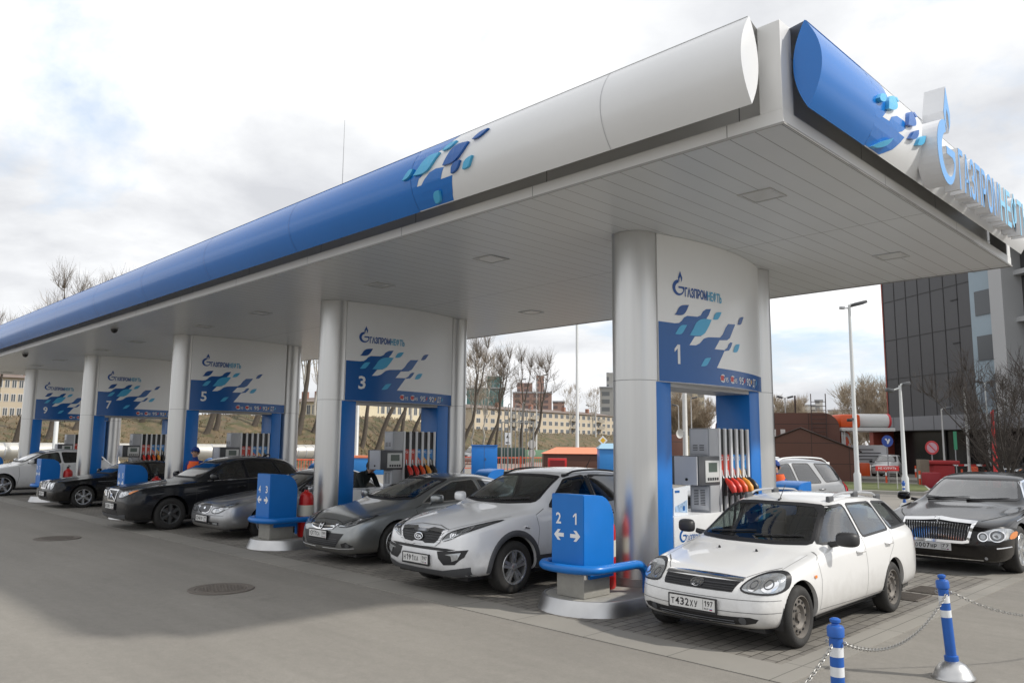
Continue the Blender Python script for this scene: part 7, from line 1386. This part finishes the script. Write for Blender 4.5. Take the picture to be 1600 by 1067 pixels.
def orange_portal():
    t = thing('orange_portal', 'orange and white service portal with swirl column beside the brown building', 'portal', at(1310, 55), math.atan2(CR.y, CR.x)); zt, z0 = hz(1340, 646, 55), hz(1340, 668, 55); W = lambda px: (px-1310)*55/1222*1.03
    og = mat('portal_orange', (.72, .10, .02), .4); wh = mat('portal_white', (.62, .62, .61), .4)
    b = MB(); b.box((W(1309), -.6, z0), (W(1337), 2.5, zt-.05), .15); b.build('orange_fascia', og, t, 40)
    c = (z0+zt)/2+.02; rr = (zt-z0)/2; b = MB(); b.cyl((W(1337), .4, c), (W(1382), .4, c), rr, n=24); b.build('white_drum', wh, t, 40); b = MB(); b.cyl((W(1382)+.001, .4, c), (W(1385), .4, c), rr*1.04, n=24); b.build('red_end_ring', mat('sign_red'), t, 40)
    b = MB(); b.box((W(1309), -.7, z0-.22), (W(1383), 2.6, z0-.01), .03); b.build('soffit_beam', wh, t)
    for i, (a, w_) in enumerate(((1316, 14), (1331, 7))):
        b = MB(); x0, x1 = W(a), W(a+w_); b.box((x0, .2+i*1.3, 0), (x1, 1.1+i*1.3, z0-.221), .2); o = b.build('column', og, t, 40); xc = (x0+x1)/2; k = (x1-x0)/2.1
        sp = [(xc+k*.95*math.cos(q)*(1-q*.05), z0-1.0+.75*math.sin(q)*(1-q*.05)) for q in [i_*.25 for i_ in range(26)]]; P = sp+[(xc+(x-xc)*.62, z0-1.0+(z-z0+1.0)*.62) for x, z in sp[::-1]]
        decal('swirl', [P], lambda a_, b_, off: (a_, .2+i*1.3-off, b_), wh, o, .006, 0); decal('swirl', [arc_pts(xc, z0-1.0, k*.28, 0, 340, 14)], lambda a_, b_, off: (a_, .2+i*1.3-off, b_), mat('sign_red'), o, .006, 0)
    for px in (1312, 1315): b = MB(); b.cyl((W(px), -.4, 0), (W(px), -.4, z0-.221), .07, n=8); b.build('post', wh, t, 60)
    b = MB(); b.box((W(1341), .3, 0), (W(1356), 1.3, .95), .1); b.build('orange_console', og, t, 40)
orange_portal()
def hatch():
    S = dict(L=3.9, W=1.72, H=1.47, fo=.80, wb=2.46, r=.30, zb=.2, sub=2, glass=GLASSM, top=[(0, .72), (.1, .77), (.3, .83), (.9, .95), (1.05, .98), (1.4, 1.2), (1.8, 1.40), (2.4, 1.47), (3.2, 1.42), (3.6, 1.25), (3.8, .95), (3.9, .85)], belt=[(0, .68), (.3, .76), (1.1, .88), (3.5, 1.0), (3.9, .8)], roof=[(0, .52), (1.0, .64), (1.1, .67), (1.45, .64), (1.8, .59), (3.2, .57), (3.9, .62)],
      ys=[0, .11, .3, .55, .8, 1.0, 1.1, 1.4, 1.8, 2.1, 2.5, 2.9, 3.25, 3.55, 3.75, 3.9], side=[[(1.4, .95), (1.85, 1.30), (2.2, 1.36), (2.25, .98)], [(2.33, .98), (2.28, 1.36), (3.0, 1.33), (3.25, 1.08)]], wind=[(-.63, 1.0), (-.52, 1.35), (.52, 1.35), (.63, 1.0)], rear=[(-.5, 1.05), (-.45, 1.3), (.45, 1.3), (.5, 1.05)])
    p = at(1378, 57.5); c = Car('hatchback', 'small white hatchback parked behind the red notice on the verge', 'car', p, R_(10), S, PW); c.windows(.02); c.wheels('alloy', 5, .66, RIMD, .2); c.interior(1.1, 3.1)
    c.patch('grille', [(-.4, .66), (.4, .66), (.45, .42), (-.45, .42)], c.front, GREYD); c.lamp([(.46, .62), (.5, .72), (.76, .76), (.77, .64)], LENS); c.plate('В120КН', '77', z=.36); c.mirrors(1.5, .98, BLACK, .2, .14)
hatch()
again(GREY_SUV, 'blue grey car parked behind the orange fence left of the blue cabinet', at(724, 76), R_(20)); again(DARK_SUV, 'dark car parked under the shrub tree at the office entrance', at(1568, 50), R_(-35)); again(OLD_SEDAN, 'dark car parked in the shade at the right picture edge', at(1600, 46), R_(-50))
def posts():
    t0 = None
    for px, d, l in ((1434, 44, 'on the pavement corner right of the verge'), (1382, 47, 'below the round blue sign'), (1409, 52, 'beside the twin steel pole'), (1428, 56, 'left of the brown pillar'), (1448, 56, 'right of the brown pillar'), (1500, 49, 'right of the red barriers'), (1524, 47, 'beside the orange block'), (1537, 47, 'between the orange block and the red lamp post'), (1563, 46, 'right of the red lamp post'), (1578, 46, 'rightmost, under the shrub tree')):
        lab = 'orange and white flexible post '+l
        if t0 is None:
            t0 = thing('flexible_post', lab, 'traffic post', at(px, d), 0, 'orange and white flexible posts'); b = MB(); b.lathe([(.16, 0), (.15, .04), (.06, .06)], 14); b.build('foot', WFR, t0, 40)
            for i in range(4): b = MB(); b.lathe([(.05, .06+i*.19), (.05, .245+i*.19)], 12); b.build('orange_band' if i % 2 else 'shaft', OR2 if i != 2 else LETW, t0, 40)
        else: again(t0, lab, at(px, d))
posts()
small('water_barrier', 'barrier', 'red plastic barrier block below the round no stopping sign, smaller and nearer one', 1456, 43.5, .75, .75, .5, mat('dark_red_plastic', (.30, .02, .03), .6), bev=.06)
small('water_barrier', 'barrier', 'large red plastic barrier stack right of the round no stopping sign', 1473, 46, 1.15, 1.1, .6, mat('red_plastic', (.40, .03, .035), .6), bev=.1, extra=lambda t, w, h, dep: [b.build('top_slab', mat('red_plastic'), t, 30) for b in [MB()] if not b.box((-w/2-.2, -.1, h+.002), (w/2+.2, dep+.1, h+.2), .05)])
small('orange_block', 'barrier', 'upright orange block in front of the tall grey lamp pole', 1520, 45, .38, 1.05, .3, OR2, bev=.04); small('brown_pillar', 'pillar', 'square brown pillar between the twin steel pole and the round sign', 1443, 45, .45, 1.35, .4, mat('brown_grey_stone', (.20, .165, .13), .8, noise=.15))
def boom():
    t = thing('boom_barrier', 'white and red boom barrier across the office drive', 'boom barrier', at(1470, 52), math.atan2(CR.y, CR.x)); b = MB(); b.box((-.2, -.2, 0), (.2, .2, 1.0), .03); b.build('cabinet', RED, t)
    for i in range(7): b = MB(); b.box((.2+i*.35, -.04, .92), (.548+i*.35, .04, 1.02)); b.build('boom', LETW if i % 2 else RED, t)
boom()
